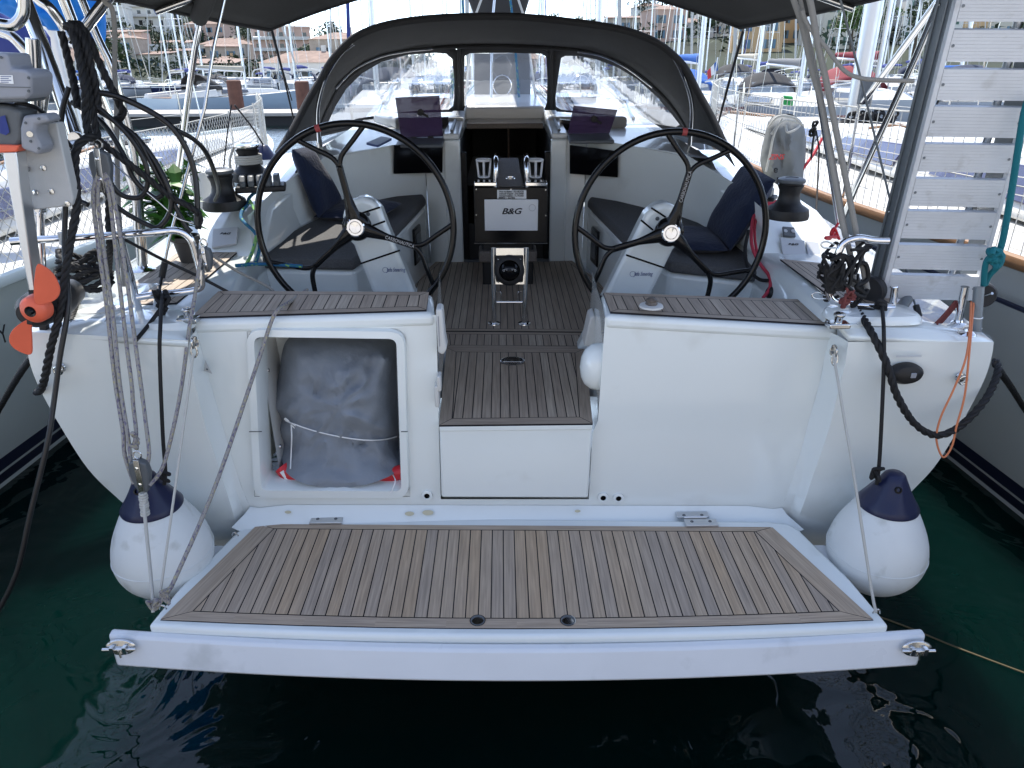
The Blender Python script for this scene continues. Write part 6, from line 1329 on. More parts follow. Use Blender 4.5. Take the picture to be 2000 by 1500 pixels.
def neighbour(name, label, xc, y0, y1, hb, zg, hm, side, tealrail, nets):
    t = thing(name, label, 'sailing boat', (xc, y0, 0), None); st = hull_loft(xc, y0, y1, hb, zg)
    top = loft_strip(st, xc, .22, 1.0, .76, 1.0)
    mid = [(-.3, .0, .66, .72), (.0, .03, .72, .725), (.10, .12, .74, .745), (.20, .22, .755, .76)]
    for a in mid: q = loft_strip(st, xc, a[0], a[1], a[2], a[3]); top.add(q.v, q.f)
    # stern closing
    y, b, g, _ = st[0]; top.poly([V((xc-b, y, g)), V((xc+b, y, g)), V((xc+b*.76, y, .2)), V((xc+b*.6, y, -.3)), V((xc-b*.6, y, -.3)), V((xc-b*.76, y, .2))])
    hu = ob('hull', top, M[hm], t, smooth=50, weld=True)
    bt = MB()
    for a in ((.03, .10, .725, .74), (.12, .20, .745, .755)): q = loft_strip(st, xc, *a); bt.add(q.v, q.f)
    ob('boot_stripe', bt, M['navyp'], hu, smooth=50)
    # deck with a bulwark
    dk_ = MB()
    for (ya, ba, ga, ta), (yb, bb, gb, tb) in zip(st[:-1], st[1:]):
        dk_.poly([V((xc-ba, ya, ga-.01)), V((xc+ba, ya, ga-.01)), V((xc+bb, yb, gb-.01)), V((xc-bb, yb, gb-.01))])
    ob('deck', dk_, M['gelw'], t, smooth=30, weld=True)
    for s in (-1, 1):
        pts = [V((xc+s*(b+.015), y, g+.005)) for y, b, g, _ in st]
        ob('rubbing_strake', MB().tube(pts, .035, 8, sq=.8), M['rail'] if tealrail else M[hm], t)
        if tealrail: ob('navy_line', MB().tube([V((xc+s*(b*.985+.012), y, g-.20)) for y, b, g, _ in st], .013, 6), M['navyp'], t)
    # cabin trunk
    ca = [V((xc-hb*.62, y0+2.6, zg)), V((xc+hb*.62, y0+2.6, zg)), V((xc+hb*.34, y0+(y1-y0)*.80, zg+.1)), V((xc-hb*.34, y0+(y1-y0)*.80, zg+.1))]
    cb = [V((xc-hb*.54, y0+2.7, zg+.40)), V((xc+hb*.54, y0+2.7, zg+.40)), V((xc+hb*.28, y0+(y1-y0)*.76, zg+.25)), V((xc-hb*.28, y0+(y1-y0)*.76, zg+.25))]
    cab = ob('cabin', MB().hexa(ca, cb), M['gelw'], t, bevel=.05, seg=3)
    s = -1 if xc > 0 else 1
    for u0, u1 in ((.08, .26), (.34, .52), (.60, .74)):
        e0, e1 = (ca[1], ca[2]) if s > 0 else (ca[0], ca[3]); f0, f1 = (cb[1], cb[2]) if s > 0 else (cb[0], cb[3])
        q = [e0.lerp(e1, u0).lerp(f0.lerp(f1, u0), .25), e0.lerp(e1, u1).lerp(f0.lerp(f1, u1), .30), e0.lerp(e1, u1).lerp(f0.lerp(f1, u1), .75), e0.lerp(e1, u0).lerp(f0.lerp(f1, u0), .80)]
        ob('cabin_window', MB().prism([p+V((s*.0, 0, 0)) for p in q], V((s*.02, 0, .004))), M['purplew'], cab, bevel=.01)
    for yy in (.45, .62): ob('deck_hatch', MB().box((xc, y0+(y1-y0)*yy, zg+.38-.1*yy), (.5, .5, .06)), M['smoke'], cab, bevel=.02)
    # coachroof handrail, winch lumps
    for sx in (-.4, .4): ob('grab_rail', MB().tube([V((xc+sx*hb, y0+3+k*.5, zg+.42-.012*k+(.05 if k % 2 else 0))) for k in range(7)], .012, 6), M['rail'], cab)
    # stanchions, lifelines, net on the side facing us
    for s in (-1, 1):
        ps = []
        for i in range(2, 18, 2):
            y, b, g, _ = st[i]; p = V((xc+s*(b-.05), y, g)); ps.append(p); ob('stanchion', MB().cyl(p, p+V((0, 0, .62)), .011, 8), M['steel'], t)
        for h in (.60, .32): ob('lifeline', MB().tube([p+V((0, 0, h)) for p in ps], .004, 5), M['ropew'], t)
        if s == (-1 if xc > 0 else 1) or nets == 2:
            nm_ = MB(); fine = []
            for i in range(4, 34): 
                u = i/2; k = int(u); f = u-k; k2 = min(k+1, 17); a, b2 = st[k], st[k2]; fine.append(V((xc+s*(a[1]*(1-f)+b2[1]*f-.05), a[0]*(1-f)+b2[0]*f, a[2]*(1-f)+b2[2]*f+.02)))
            L_ = [0]
            for a, b2 in zip(fine[:-1], fine[1:]): L_.append(L_[-1]+(b2-a).length)
            def at_(u):
                u = max(0, min(L_[-1]-1e-4, u)); i = max(k for k in range(len(L_)) if L_[k] <= u); i = min(i, len(fine)-2); return fine[i].lerp(fine[i+1], (u-L_[i])/(L_[i+1]-L_[i]))
            H = .58; c_ = .085 if xc > 0 else .075; u = -H if xc < 0 else 0
            if xc < 0:
                while u < L_[-1]:
                    for sg in (0, 1):
                        p, q = (at_(u)+V((0, 0, 0)), at_(u+H)+V((0, 0, H))) if sg == 0 else (at_(u+H), at_(u)+V((0, 0, H)))
                        if u < 0 or u+H > L_[-1]: continue
                        m_ = (p+q)/2+V((0, 0, random.uniform(-.004, .004))); nm_.tube([p, m_, q], .0028, 3, cap=False)
                    u += c_
            else:
                while u < L_[-1]:
                    nm_.tube([at_(u), at_(u+random.uniform(-.01, .01))+V((0, 0, H))], .0030, 3, cap=False); u += c_
                for k in range(8): nm_.tube([at_(u_)+V((random.uniform(-.006, .006), 0, .02+k*H/7.2+random.uniform(-.004, .004))) for u_ in [j*L_[-1]/40 for j in range(41)]], .0030, 3, cap=False)
            ob('guard_net', nm_, M['ropew'], t, smooth=0)
    return t, st
M['purplew'] = mat('window_purple', (.03, .025, .075), .08, coat=.5)
nl, stl = neighbour('neighbour_sailboat', 'grey-green hulled sailboat moored along the left side behind diamond netting', -4.15, 1.0, 12.6, 1.62, 1.29, 'hullg', 1, False, 1)
nr_, str_ = neighbour('neighbour_sailboat', 'grey hulled sailboat with teak rub rail and square white netting along the right side', 3.98, .8, 13.4, 1.72, 1.44, 'hullr', -1, True, 1)
# last letter of the left boat's name
c = P(8, 655, X=-2.62); text('name_lettering', 'Y', c+V((.0, 0, 0)), (0, 1, 0), (0, 0, 1), .13, 'text', nl, lift=-.004)
# its mast, boom, stays
def rig(t, x, y, z, H=15, r=.085, mt='alu', cover='blued', boomlen=3.6, boomz=1.0, bearing=-1, parentname='mast'):
    m_ = ob('mast', MB().tube([V((x, y, z)), V((x, y-.05, z+H))], r, 14, sq=.75), M[mt], t)
    ob('boom', MB().tube([V((x, y-.1, z+boomz)), V((x, y-boomlen, z+boomz+.12))], .055, 10), M['wht'], m_)
    if cover:
        mb = MB(); pts = [V((x, y-.12-(boomlen-.25)*k/9, z+boomz+.13+.012*k)) for k in range(10)]; mb.tube(pts, [.15-.008*k+random.uniform(-.012, .012) for k in range(10)], 10, sq=.62); ob('sail_cover', mb, M[cover], m_, smooth=70)
    for s in (-1, 1):
        ob('shroud', MB().tube([V((x+s*1.35, y-.15, z-.5)), V((x+s*.9, y-.05, z+5.2)), V((x, y, z+H*.95))], .006, 5), M['steel'], m_)
        ob('spreader', MB().cyl((x, y, z+5.2), (x+s*.9, y-.05, z+5.2), .02, 8), M[mt], m_)
    ob('halyards', MB().tube([V((x+.11, y-.1, z)), V((x+.10, y-.1, z+H))], .008, 5), M['ropew'], m_)
    return m_
mr_ = rig(nr_, 3.98, 8.6, 1.70, r=.10, cover=None, boomz=1.9, boomlen=4.0)
ob('rigid_vang', MB().cyl((3.98, 8.45, 1.95), (3.98, 6.6, 3.45), .035, 12), M['steel'], mr_)
ob('mast_winch', MB().box((4.0, 8.48, 2.05), (.12, .06, .26)), M['motord'], mr_, bevel=.01)
mfb = MB(); rnd = random.Random(9)
for k in range(7): knot(mfb, V((3.98+rnd.uniform(-.3, .3), 8.4+rnd.uniform(-.2, .1), 1.76+rnd.uniform(0, .08))), .07, .014, 1, 100+k)
ob('coiled_halyards', mfb, M['ropeb'], mr_)
ml_ = rig(nl, -4.15, 7.4, 1.55, r=.085, cover='blued', boomz=1.15, boomlen=5.2)
# furled genoa of left neighbour, blue tarp over its frame at upper left
tp_ = MB()
def tarp(u, v):
    a = P(-40, -40, Y=4.3); b = P(212, -40, Y=4.6); c_ = P(206, 92, Y=4.7); d = P(-40, 12, Y=4.4); e = P(150, 66, Y=4.6)
    p = (a*(1-u)+b*u)*(1-v)+(d*(1-u)**1.4+(c_)*(1-(1-u)**1.4))*v
    return p+V((.0, .10*noise.noise(V((u*6, v*2.5, 0)))+.05*noise.noise(V((u*15, v*4, 3))), .02*noise.noise(V((u*9, v*9, 7)))))
tp_.grid(tarp, 48, 16); to_ = ob('blue_tarpaulin', tp_, M['blue'], None, solid=.004, smooth=70); tag(to_, 'bright blue tarpaulin hanging behind the steel tubes at upper left', 'tarpaulin')
bc_ = MB(); pts = px([(-60, 30, 4.9), (-10, 62, 4.9), (40, 90, 5.0), (72, 112, 5.1)]); bc_.tube(cat(px([(-60, 40, 4.9), (0, 62, 4.9), (45, 88, 5.0), (75, 100, 5.1)]), 6), [.13+.02*math.sin(k*1.7) for k in range(19)], 12, sq=.8); bo = ob('boom_cover', bc_, M['blued'], None, smooth=70); tag(bo, 'dark blue sail cover on a boom below the bright blue tarpaulin', 'sail cover')
# net corner gear on left neighbour, fender with navy top hung at its bow
fb = thing('hanging_fender', 'small pear fender with dark top hanging by the left winches', 'fender', P(516, 305, Y=5.6))
c = P(518, 318, Y=5.6); ob('fender_body', MB().lathe([(0, -.17), (.06, -.15), (.10, -.08), (.11, 0), (.09, .03)], c, (0, 0, 1), 24), M['fend'], fb, smooth=70)
ob('fender_cap', MB().lathe([(.092, .03), (.07, .07), (.04, .12), (.02, .13), (0, .135)], c, (0, 0, 1), 24), M['fendn'], fb)
rp_('fender_line', [(517, 288, 5.6), (492, 248, 5.5), (458, 205, 5.4)], .006, 'ropeb', 'thin black line tied to the small pear fender')
rp_('fender_line', [(452, 205, 5.4), (444, 260, 5.3), (437, 328, 5.2)], .005, 'ropeb', 'thin black line hanging from the left netting rail')
gf = thing('hanging_fender', 'worn beige fender hanging against the left neighbour boat net', 'fender', P(408, 410, Y=4.3))
c = P(404, 392, Y=4.3); ob('fender_body', MB().lathe([(.02, .16), (.04, .12), (.06, .05), (.085, -.02), (.09, -.08), (.06, -.14), (0, -.16)], c, (0, 0, 1), 24), M['ropew'], gf, smooth=70)
# stern cover bag with lettering beyond the right bench
mcv = thing('covered_outboard', 'outboard motor under a light grey cloth cover with red and black letters', 'outboard motor', P(1530, 365, Y=4.4))
o_ = [(1485, 315), (1490, 280), (1500, 240), (1512, 226), (1530, 222), (1548, 224), (1566, 238), (1573, 262), (1574, 300), (1570, 335), (1562, 372), (1518, 372), (1496, 350)]
dens = cat([(a, b, 0) for a, b in o_], 3, closed=True); cx_, cy_2 = 1532, 296; mb = MB(); K = 8
def mc(t, p, s):
    x, y = cx_+(p.x-cx_)*t, cy_2+(p.y-cy_2)*t; f = noise.noise(V((x*.05, y*.012, s)))*.09+abs(noise.noise(V((x*.10, y*.02, s+4))))*.07
    return P(x, y, Y=4.4+s*(.15*(1-t**3)**.5)+f*(1-t*.6))
for s in (-1, 1):
    for q in range(K):
        for i in range(len(dens)):
            j = (i+1) % len(dens); t0, t1 = q/K, (q+1)/K
            mb.poly([mc(t0, dens[i], s), mc(t0, dens[j], s), mc(t1, dens[j], s), mc(t1, dens[i], s)] if q else [mc(0, dens[i], s), mc(t1, dens[j], s), mc(t1, dens[i], s)])
cb_ = ob('cloth_cover', mb, M['covl'], mcv, smooth=70, weld=True)
text('cover_lettering', 'k', P(1521, 357, Y=4.215), (1, 0, 0), (0, 0, 1), .075, 'text', cb_, bold=.03, thick=.002); text('cover_lettering', 'e', P(1515, 331, Y=4.205), (1, 0, 0), (0, 0, 1), .055, 'text', cb_, bold=.02, thick=.002)
text('cover_lettering', 'ZINS', P(1516, 307, Y=4.20), (1, 0, 0), (0, 0, 1), .040, 'textr', cb_, bold=.01, shear=.2, thick=.002)
cm = MB()
for k, pts in enumerate(([(1500, 250, 4.22), (1520, 228, 4.2), (1550, 230, 4.2), (1568, 245, 4.24)], [(1506, 262, 4.2), (1530, 236, 4.18), (1560, 240, 4.22)], [(1528, 232, 4.2), (1512, 262, 4.18), (1504, 300, 4.2), (1496, 335, 4.22)], [(1535, 245, 4.18), (1538, 258, 4.15), (1552, 254, 4.16), (1562, 246, 4.2)])): cm.tube(cat(px(pts), 5), .0065, 6)
ob('cover_cord', cm, M['ropew'], mcv)
ob('leg', MB().cyl(P(1540, 368, Y=4.42), P(1545, 470, Y=4.44), .04, 12), M['motor'], mcv)
rp_('fender_line', [(1593, 250, 4.3), (1588, 275, 4.28), (1584, 310, 4.26)], .006, 'ropeb', 'black cord loop hanging beside the grey covered outboard', extra=lambda mb: [knot(mb, P(1593, 252, Y=4.3), .03, .008, 1, 7), mb.tube(px([(1594, 255, 4.3), (1600, 290, 4.26), (1594, 420, 3.9)]), .005, 6)])
rp_('red_strap', [(1606, 270, 4.5), (1590, 300, 4.45), (1568, 330, 4.4)], [.004, .012, .014] if 0 else .009, 'red', 'red strap stretched beside the grey covered outboard', 'strap', sub=0)
bf = thing('black_fender', 'black fender eye end hanging against the right neighbour hull', 'fender', P(1600, 455, Y=3.85)); c = P(1602, 452, Y=3.85)
ob('fender_body', MB().tube(cat([c+V((-.02, 0, -.02)), c+V((.03, 0, -.06)), c+V((.12, 0, -.13)), c+V((.2, 0, -.2))], 4), [.045+.003*k for k in range(13)], 14), M['rubber'], bf, smooth=70)
ob('fender_eye', MB().tube([c+V((-.02+math.cos(a)*.028, 0, .015+math.sin(a)*.04)) for a in [2*math.pi*k/18 for k in range(18)]], .014, 8, closed=True), M['rubber'], bf)
for x0, x1 in ((1300, 1310),): pass
# green-white buckets etc. stay small : green cushion on the right boat's deck
gc = ob('deck_cushion', pillow(MB(), [P(1530, 205, Y=8.2), P(1548, 207, Y=8.2), P(1548, 188, Y=8.2), P(1530, 186, Y=8.2)], (0, -1, 0), .1), mat('green_cloth', (.01, .22, .05), .8), None, weld=True); tag(gc, 'small bright green cushion on the right hand boats behind white netting', 'cushion')

tag(ob('sunk_line', MB().tube(cat([P(1530, 1140, Z=-.003), P(1640, 1178, Z=.0), P(1760, 1220, Z=.004), P(1870, 1265, Z=.006), P(2030, 1325, Z=.008)], 6), .004, 6), mat('wet_rope', (.10, .075, .035), .6), None), 'tan mooring line lying at the water surface, lower right', 'rope')
# ================================================================ boats further off
def sailboat(nm, hullc, cover, dodger, stripe, L=10.5, B=3.4):
    """prototype at the origin, bow +Y, waterline z=0, stern at y=0"""
    t = thing(nm, 'x', 'sailing boat', (0, 0, 0)); n = 12; st = []
    for i in range(n+1):
        u = i/n; w = .80+.2*min(1, u/.35) if u < .35 else 1-((u-.35)/.65)**2.3; st.append((L*u, max(.03, B/2*w), 1.10+.35*max(0, u-.3), u))
    mb = MB()
    for s in (-1, 1):
        for a, b in zip(st[:-1], st[1:]):
            for z0, w0, z1, w1 in ((1, 1.0, .5, .95), (.5, .95, 0, .78), (0, .78, -.25, .5)):
                f = lambda q, z, w: V((s*q[1]*w, q[0]-(1-z)*.45*q[3]*q[3], q[2]*z if z > 0 else z*2))
                mb.poly([f(a, z0, w0), f(b, z0, w0), f(b, z1, w1), f(a, z1, w1)])
    y, b, g, _ = st[0]; mb.poly([V((-b, 0, g)), V((b, 0, g)), V((b*.95, 0, g*.5)), V((b*.78, 0, 0)), V((b*.5, 0, -.5)), V((-b*.5, 0, -.5)), V((-b*.78, 0, 0)), V((-b*.95, 0, g*.5))])
    hu = ob('hull', mb, hullc, t, weld=True, smooth=50)
    if stripe:
        mb = MB()
        for s in (-1, 1):
            for a, b in zip(st[:-1], st[1:]):
                f = lambda q, z, w: V((s*(q[1]*w+.006), q[0]-(1-z)*.45*q[3]*q[3], q[2]*z)); mb.poly([f(a, .93, .994), f(b, .93, .994), f(b, .85, .986), f(a, .85, .986)])
        ob('sheer_stripe', mb, stripe, hu)
    mb = MB()
    for a, b in zip(st[:-1], st[1:]): mb.poly([V((-a[1], a[0], a[2]-.02)), V((a[1], a[0], a[2]-.02)), V((b[1], b[0], b[2]-.02)), V((-b[1], b[0], b[2]-.02))])
    ob('deck', mb, M['gelw'], t, weld=True)
    # cockpit coaming, cabin
    cab = MB(); cab.hexa([V((-1.05, 3.2, 1.1)), V((1.05, 3.2, 1.1)), V((.55, L*.78, 1.25)), V((-.55, L*.78, 1.25))], [V((-.92, 3.4, 1.58)), V((.92, 3.4, 1.58)), V((.40, L*.72, 1.45)), V((-.40, L*.72, 1.45))])
    c_ = ob('cabin', cab, M['gelw'], t, bevel=.05)
    for s in (-1, 1):
        q = [V((s*1.03, 3.7, 1.25)), V((s*.82, 6.0, 1.28)), V((s*.76, 6.0, 1.42)), V((s*.95, 3.8, 1.45))]; ob('cabin_window', MB().prism(q, (s*.03, 0, .0)), M['smoke'], c_)
        ob('coaming', MB().hexa([V((s*1.25, .2, 1.08)), V((s*.85, .2, 1.08)), V((s*.85, 3.2, 1.1)), V((s*1.25, 3.2, 1.1))], [V((s*1.2, .3, 1.32)), V((s*.95, .3, 1.32)), V((s*.95, 3.2, 1.5)), V((s*1.15, 3.2, 1.5))]), M['gelw'], t, bevel=.03)
    ob('cockpit_well', MB().box((0, 1.7, 1.10), (1.6, 2.6, .02)), M['rail'], t)
    ob('steering_wheel', MB().tube([V((math.cos(a)*.42, 1.0, 1.62+math.sin(a)*.42)) for a in [2*math.pi*k/24 for k in range(24)]], .015, 6, closed=True).tube([V((-.42, 1.0, 1.62)), V((.42, 1.0, 1.62))], .012, 5).tube([V((0, 1.0, 2.04)), V((0, 1.0, 1.1))], .02, 6), M['steel'], t)
    if dodger:
        d = MB(); d.grid(lambda u, v: V((math.cos(math.pi*u)*1.05, 2.7+v*1.1, 1.45+(.85-.45*max(0, v-.3)/.7)*math.sin(math.pi*u)**.6)), 14, 5); dg = ob('spray_hood', d, dodger, t, solid=.01, smooth=70)
        w = MB(); w.grid(lambda u, v: V((-.8+1.6*u, 3.52+.28*(1-v)+.012, 1.58+.36*v)), 4, 3); ob('hood_window', w, M['vinylf'], dg)
    # rails
    for s in (-1, 1):
        ps = [V((s*(st[i][1]-.05), st[i][0], st[i][2])) for i in (0, 2, 4, 6, 8, 10)]
        ob('guard_rail', [m_.tube([p+V((0, 0, h)) for p in ps], .007, 4) and m_ for m_ in [MB()] for h in (.6,)][0], M['steel'], t)
        for p in ps: ob('stanchion', MB().cyl(p, p+V((0, 0, .6)), .014, 5), M['steel'], t)
    ob('pulpit', MB().tube(cat([V((-.55, L-1.3, 1.9)), V((-.3, L-.4, 2.0)), V((0, L-.05, 2.02)), V((.3, L-.4, 2.0)), V((.55, L-1.3, 1.9))], 4), .016, 6), M['steel'], t)
    ob('pushpit', MB().tube([V((-1.2, 1.2, 1.75)), V((-1.3, .05, 1.75)), V((1.3, .05, 1.75)), V((1.2, 1.2, 1.75))], .016, 6), M['steel'], t)
    rig(t, 0, L*.56, 1.5, H=13.5, r=.085, cover=cover, boomlen=3.7, boomz=.95)
    ob('furled_genoa', MB().tube([V((0, L-.25, 1.6)), V((0, L-.6, 3)), V((0, L*.57, 14.6))], [.02, .05, .02], 8), M['ropew'] if cover not in ('blued',) else M['blued'], t, smooth=60)
    ob('backstay', MB().tube([V((0, .1, 1.1)), V((0, L*.56, 15))], .007, 4), M['steel'], t)
    return t
M['vinylf'] = mat('hood_vinyl', (.35, .38, .40), .08, alpha=.55)
M['hw'] = mat('white_hull', (.58, .59, .59), .3, coat=.2, var=.04, vscale=1); M['hbl'] = mat('pale_blue_hull', (.40, .49, .57), .3, coat=.2); M['hnv'] = mat('navy_hull', (.012, .02, .07), .2, coat=.5)
M['cream'] = mat('cream_cloth', (.42, .39, .32), .85); M['cvgrey'] = mat('grey_cloth', (.16, .165, .17), .85); M['cvblue'] = mat('mid_blue_cloth', (.02, .10, .36), .8); M['cvred'] = mat('burgundy_cloth', (.18, .02, .03), .8)
M['cvgreen'] = mat('green_cloth2', (.01, .12, .08), .8)
protos = [sailboat('moored_sailboat', M['hw'], 'blued', M['navy'], M['navyp']), sailboat('moored_sailboat', M['hw'], 'cvgrey', M['canvas'], None, 11.5, 3.7),
          sailboat('moored_sailboat', M['hbl'], 'cream', M['canvas'], None, 12, 3.9), sailboat('moored_sailboat', M['hw'], 'cvblue', M['cvblue'], M['cvred'], 9.5, 3.1),
          sailboat('moored_sailboat', M['hnv'], 'cream', None, M['wht'], 11, 3.5), sailboat('moored_sailboat', M['hw'], 'cvred', M['cvred'], None, 9, 3.0)]
desc = ['white sailboat with dark blue sail cover and navy stripe', 'white sailboat with grey sail cover and black hood', 'pale blue sailboat with cream sail cover', 'white sailboat with mid blue cover and red stripe', 'navy hulled sailboat with cream sail cover', 'small white sailboat with burgundy cover']
used = set()
def place(k, x, y, rz, label, group, sc=1):
    o = protos[k]
    if k in used: o = copy_tree(protos[k])
    used.add(k); o.location = (x, y, 0); o.rotation_euler = (0, 0, R(rz)); o.scale = (sc,)*3; o['label'] = label; o['category'] = 'sailing boat'; o['group'] = group; return o
def ordn(i): return ['first', 'second', 'third', 'fourth', 'fifth', 'sixth', 'seventh', 'eighth', 'ninth', 'tenth', 'eleventh', 'twelfth', 'thirteenth', 'fourteenth', 'fifteenth', 'sixteenth', 'seventeenth', 'eighteenth'][i]
# the pale blue stern seen past the left netting
place(2, P(305, 190, Y=42).x, 42, -26, 'pale blue sailboat showing its stern and open hood beyond the left netting', 'sailboats on the visitors pontoon')
# right-hand pontoon : boats lying like ours
for i, (k, x, y) in enumerate(((1, 9.2, 1.6), (0, 13.4, 1.0), (3, 17.4, 2.0), (1, 21.6, 1.5), (5, 25.5, 1.5))):
    place(k, x, y, 0, desc[k]+', %s on our right' % ordn(i), 'sailboats on our pontoon, right side')
for i, (k, x, y) in enumerate(((3, -9.0, -1), (0, -13.2, -1))):
    place(k, x, y, 0, desc[k]+', %s on our left' % ordn(i), 'sailboats on our pontoon, left side')
# opposite row, bows towards us
ks = [0, 1, 4, 3, 1, 5, 0, 1, 3, 1, 0, 5, 1, 2]
xs_ = [-4.5, -.8, 3.0, 6.6, 10.2, 13.8, 17.6, 21.4, 25.2, 29, 33]
for i, x in enumerate(xs_): place(ks[i], x+random.uniform(-.3, .3), 33+random.uniform(-1, 1), 180, desc[ks[i]]+', %s along the opposite row' % ordn(i), 'sailboats in the row facing our bows', random.uniform(.95, 1.1))
ks = [1, 3, 0, 1, 5, 2, 0, 1, 4, 3, 0, 1, 5, 0, 1, 3]
for i in range(13):
    x = -7+i*4.6; place(ks[i], x+random.uniform(-.5, .5), 57+random.uniform(-2, 2), 180 if i % 3 else 0, desc[ks[i]]+', %s along the far row' % ordn(i), 'sailboats in the far row', random.uniform(.95, 1.2))
for i in range(6):
    x = -52+i*4.6; k = [0, 1, 3, 0, 4, 1][i]; place(k, x, 84+random.uniform(-2, 2), 180, desc[k]+', %s below the wooded hill' % ordn(i), 'sailboats below the wooded hill', 1.0)
def simple_boat():
    t = thing('distant_sailboat', 'x', 'sailing boat'); L, B = 10.5, 3.3; st = [(L*u/8, B/2*(.85 if u < 3 else .03+.85*(1-((u-3)/5)**2.2)), 1.05+.3*u/8) for u in range(9)]; mb = MB()
    for s in (-1, 1):
        for a, b in zip(st[:-1], st[1:]): mb.poly([V((s*a[1], a[0], a[2])), V((s*b[1], b[0], b[2])), V((s*b[1]*.75, b[0]-.2, -.1)), V((s*a[1]*.75, a[0], -.1))])
    for a, b in zip(st[:-1], st[1:]): mb.poly([V((-a[1], a[0], a[2])), V((a[1], a[0], a[2])), V((b[1], b[0], b[2])), V((-b[1], b[0], b[2]))])
    mb.poly([V((-st[0][1], 0, 1.05)), V((st[0][1], 0, 1.05)), V((st[0][1]*.75, 0, -.1)), V((-st[0][1]*.75, 0, -.1))]); ob('hull', mb, M['hw'], t, weld=True)
    ob('cabin', MB().hexa([V((-1, 3, 1.05)), V((1, 3, 1.05)), V((.5, 7.8, 1.2)), V((-.5, 7.8, 1.2))], [V((-.85, 3.2, 1.55)), V((.85, 3.2, 1.55)), V((.4, 7.2, 1.5)), V((-.4, 7.2, 1.5))]), M['gelw'], t, bevel=.05)
    ob('spray_hood', MB().grid(lambda u, v: V((math.cos(math.pi*u)*1.0, 2.6+v*1.0, 1.4+.8*math.sin(math.pi*u)**.6)), 10, 2), M['navy'], t, solid=.02)
    m_ = ob('mast', MB().tube([V((0, 5.8, 1.3)), V((0, 5.8, 15))], .085, 8), M['alu'], t)
    ob('boom_cover', MB().tube([V((0, 5.6, 2.5)), V((0, 3.6, 2.55)), V((0, 2.0, 2.5))], [.17, .14, .08], 8), M['blued'], m_)
    for s in (-1, 1): ob('shroud', MB().tube([V((s*1.3, 5.6, 1.1)), V((s*.8, 5.7, 7)), V((0, 5.8, 14.5))], .010, 4), M['steel'], m_); ob('spreader', MB().cyl((0, 5.8, 7), (s*.8, 5.7, 7), .025, 5), M['alu'], m_)
    ob('forestay', MB().tube([V((0, 10.2, 1.4)), V((0, 5.8, 14.5))], .05, 6), M['ropew'], t)
    return t
sp = simple_boat(); cnt_ = 0
for row, (yy, x0, x1, st_) in enumerate(((78, -70, -56, 3.9), (84, -24, 50, 3.9), (92, -60, 60, 4.3))):
    x = x0
    while x < x1:
        o = sp if cnt_ == 0 else copy_tree(sp); o.location = (x+random.uniform(-.5, .5), yy+random.uniform(-2, 2), 0); o.rotation_euler = (0, 0, R(180*(cnt_ % 2)+random.uniform(-3, 3))); q_ = random.uniform(.85, 1.25); o.scale = (q_, q_, q_)
        tag(o, 'small distant white sailboat with bare mast among the crowd under the houses', 'sailing boat', 'distant sailboats in front of the shore'); cnt_ += 1; x += st_
# motor yachts across the water on the left
def motoryacht(x, y, rz, label, proto=None):
    if proto: t = copy_tree(proto); 
    else:
        t = thing('motor_yacht', '', 'motor boat'); L, B = 11, 3.6; st = [(L*u/10, B/2*(.9 if u < 4 else .9*(1-((u-4)/6)**2.2)+.02), .95+.55*(u/10)**1.5) for u in range(11)]; mb = MB()
        for s in (-1, 1):
            for a, b in zip(st[:-1], st[1:]): mb.poly([V((s*a[1], a[0], a[2])), V((s*b[1], b[0], b[2])), V((s*b[1]*.7, b[0]-.3, -.1)), V((s*a[1]*.8, a[0], -.1))])
        for a, b in zip(st[:-1], st[1:]): mb.poly([V((-a[1], a[0], a[2])), V((a[1], a[0], a[2])), V((b[1], b[0], b[2])), V((-b[1], b[0], b[2]))])
        mb.poly([V((-st[0][1], 0, .95)), V((st[0][1], 0, .95)), V((st[0][1]*.8, 0, -.1)), V((-st[0][1]*.8, 0, -.1))]); ob('hull', mb, M['hw'], t, weld=True, smooth=40)
        c_ = ob('cabin', MB().hexa([V((-1.3, 2.2, .98)), V((1.3, 2.2, .98)), V((.8, 8.2, 1.3)), V((-.8, 8.2, 1.3))], [V((-1.1, 2.6, 2.0)), V((1.1, 2.6, 2.0)), V((.75, 6.2, 1.95)), V((-.75, 6.2, 1.95))]), M['gelw'], t, bevel=.08)
        ob('windscreen', MB().hexa([V((-.83, 7.4, 1.36)), V((.83, 7.4, 1.36)), V((.76, 6.4, 1.88)), V((-.76, 6.4, 1.88))], [V((-.83, 7.45, 1.40)), V((.83, 7.45, 1.40)), V((.76, 6.46, 1.92)), V((-.76, 6.46, 1.92))]), M['smoke'], c_)
        for s in (-1, 1): ob('side_window', MB().prism([V((s*1.24, 3, 1.35)), V((s*1.03, 6.3, 1.45)), V((s*.92, 6.0, 1.8)), V((s*1.14, 3, 1.75))], (s*.05, 0, 0)), M['smoke'], c_)
        ob('rail', MB().tube(cat([V((-1.4, 5, 1.7)), V((-.9, 8.6, 2.0)), V((0, 10.8, 2.1)), V((.9, 8.6, 2.0)), V((1.4, 5, 1.7))], 4), .02, 5), M['steel'], t)
        ob('radar_arch', MB().tube(cat([V((-1.0, 2.9, 1.9)), V((-.9, 2.5, 2.7)), V((.9, 2.5, 2.7)), V((1.0, 2.9, 1.9))], 3), .06, 8), M['gelw'], t)
    t.location = (x, y, 0); t.rotation_euler = (0, 0, R(rz)); tag(t, label, 'motor boat', 'motor yachts across the basin'); return t
m0 = motoryacht(P(540, 180, Y=86).x, 86, 168, 'white motor yacht showing its bow left of the brown mooring piles')
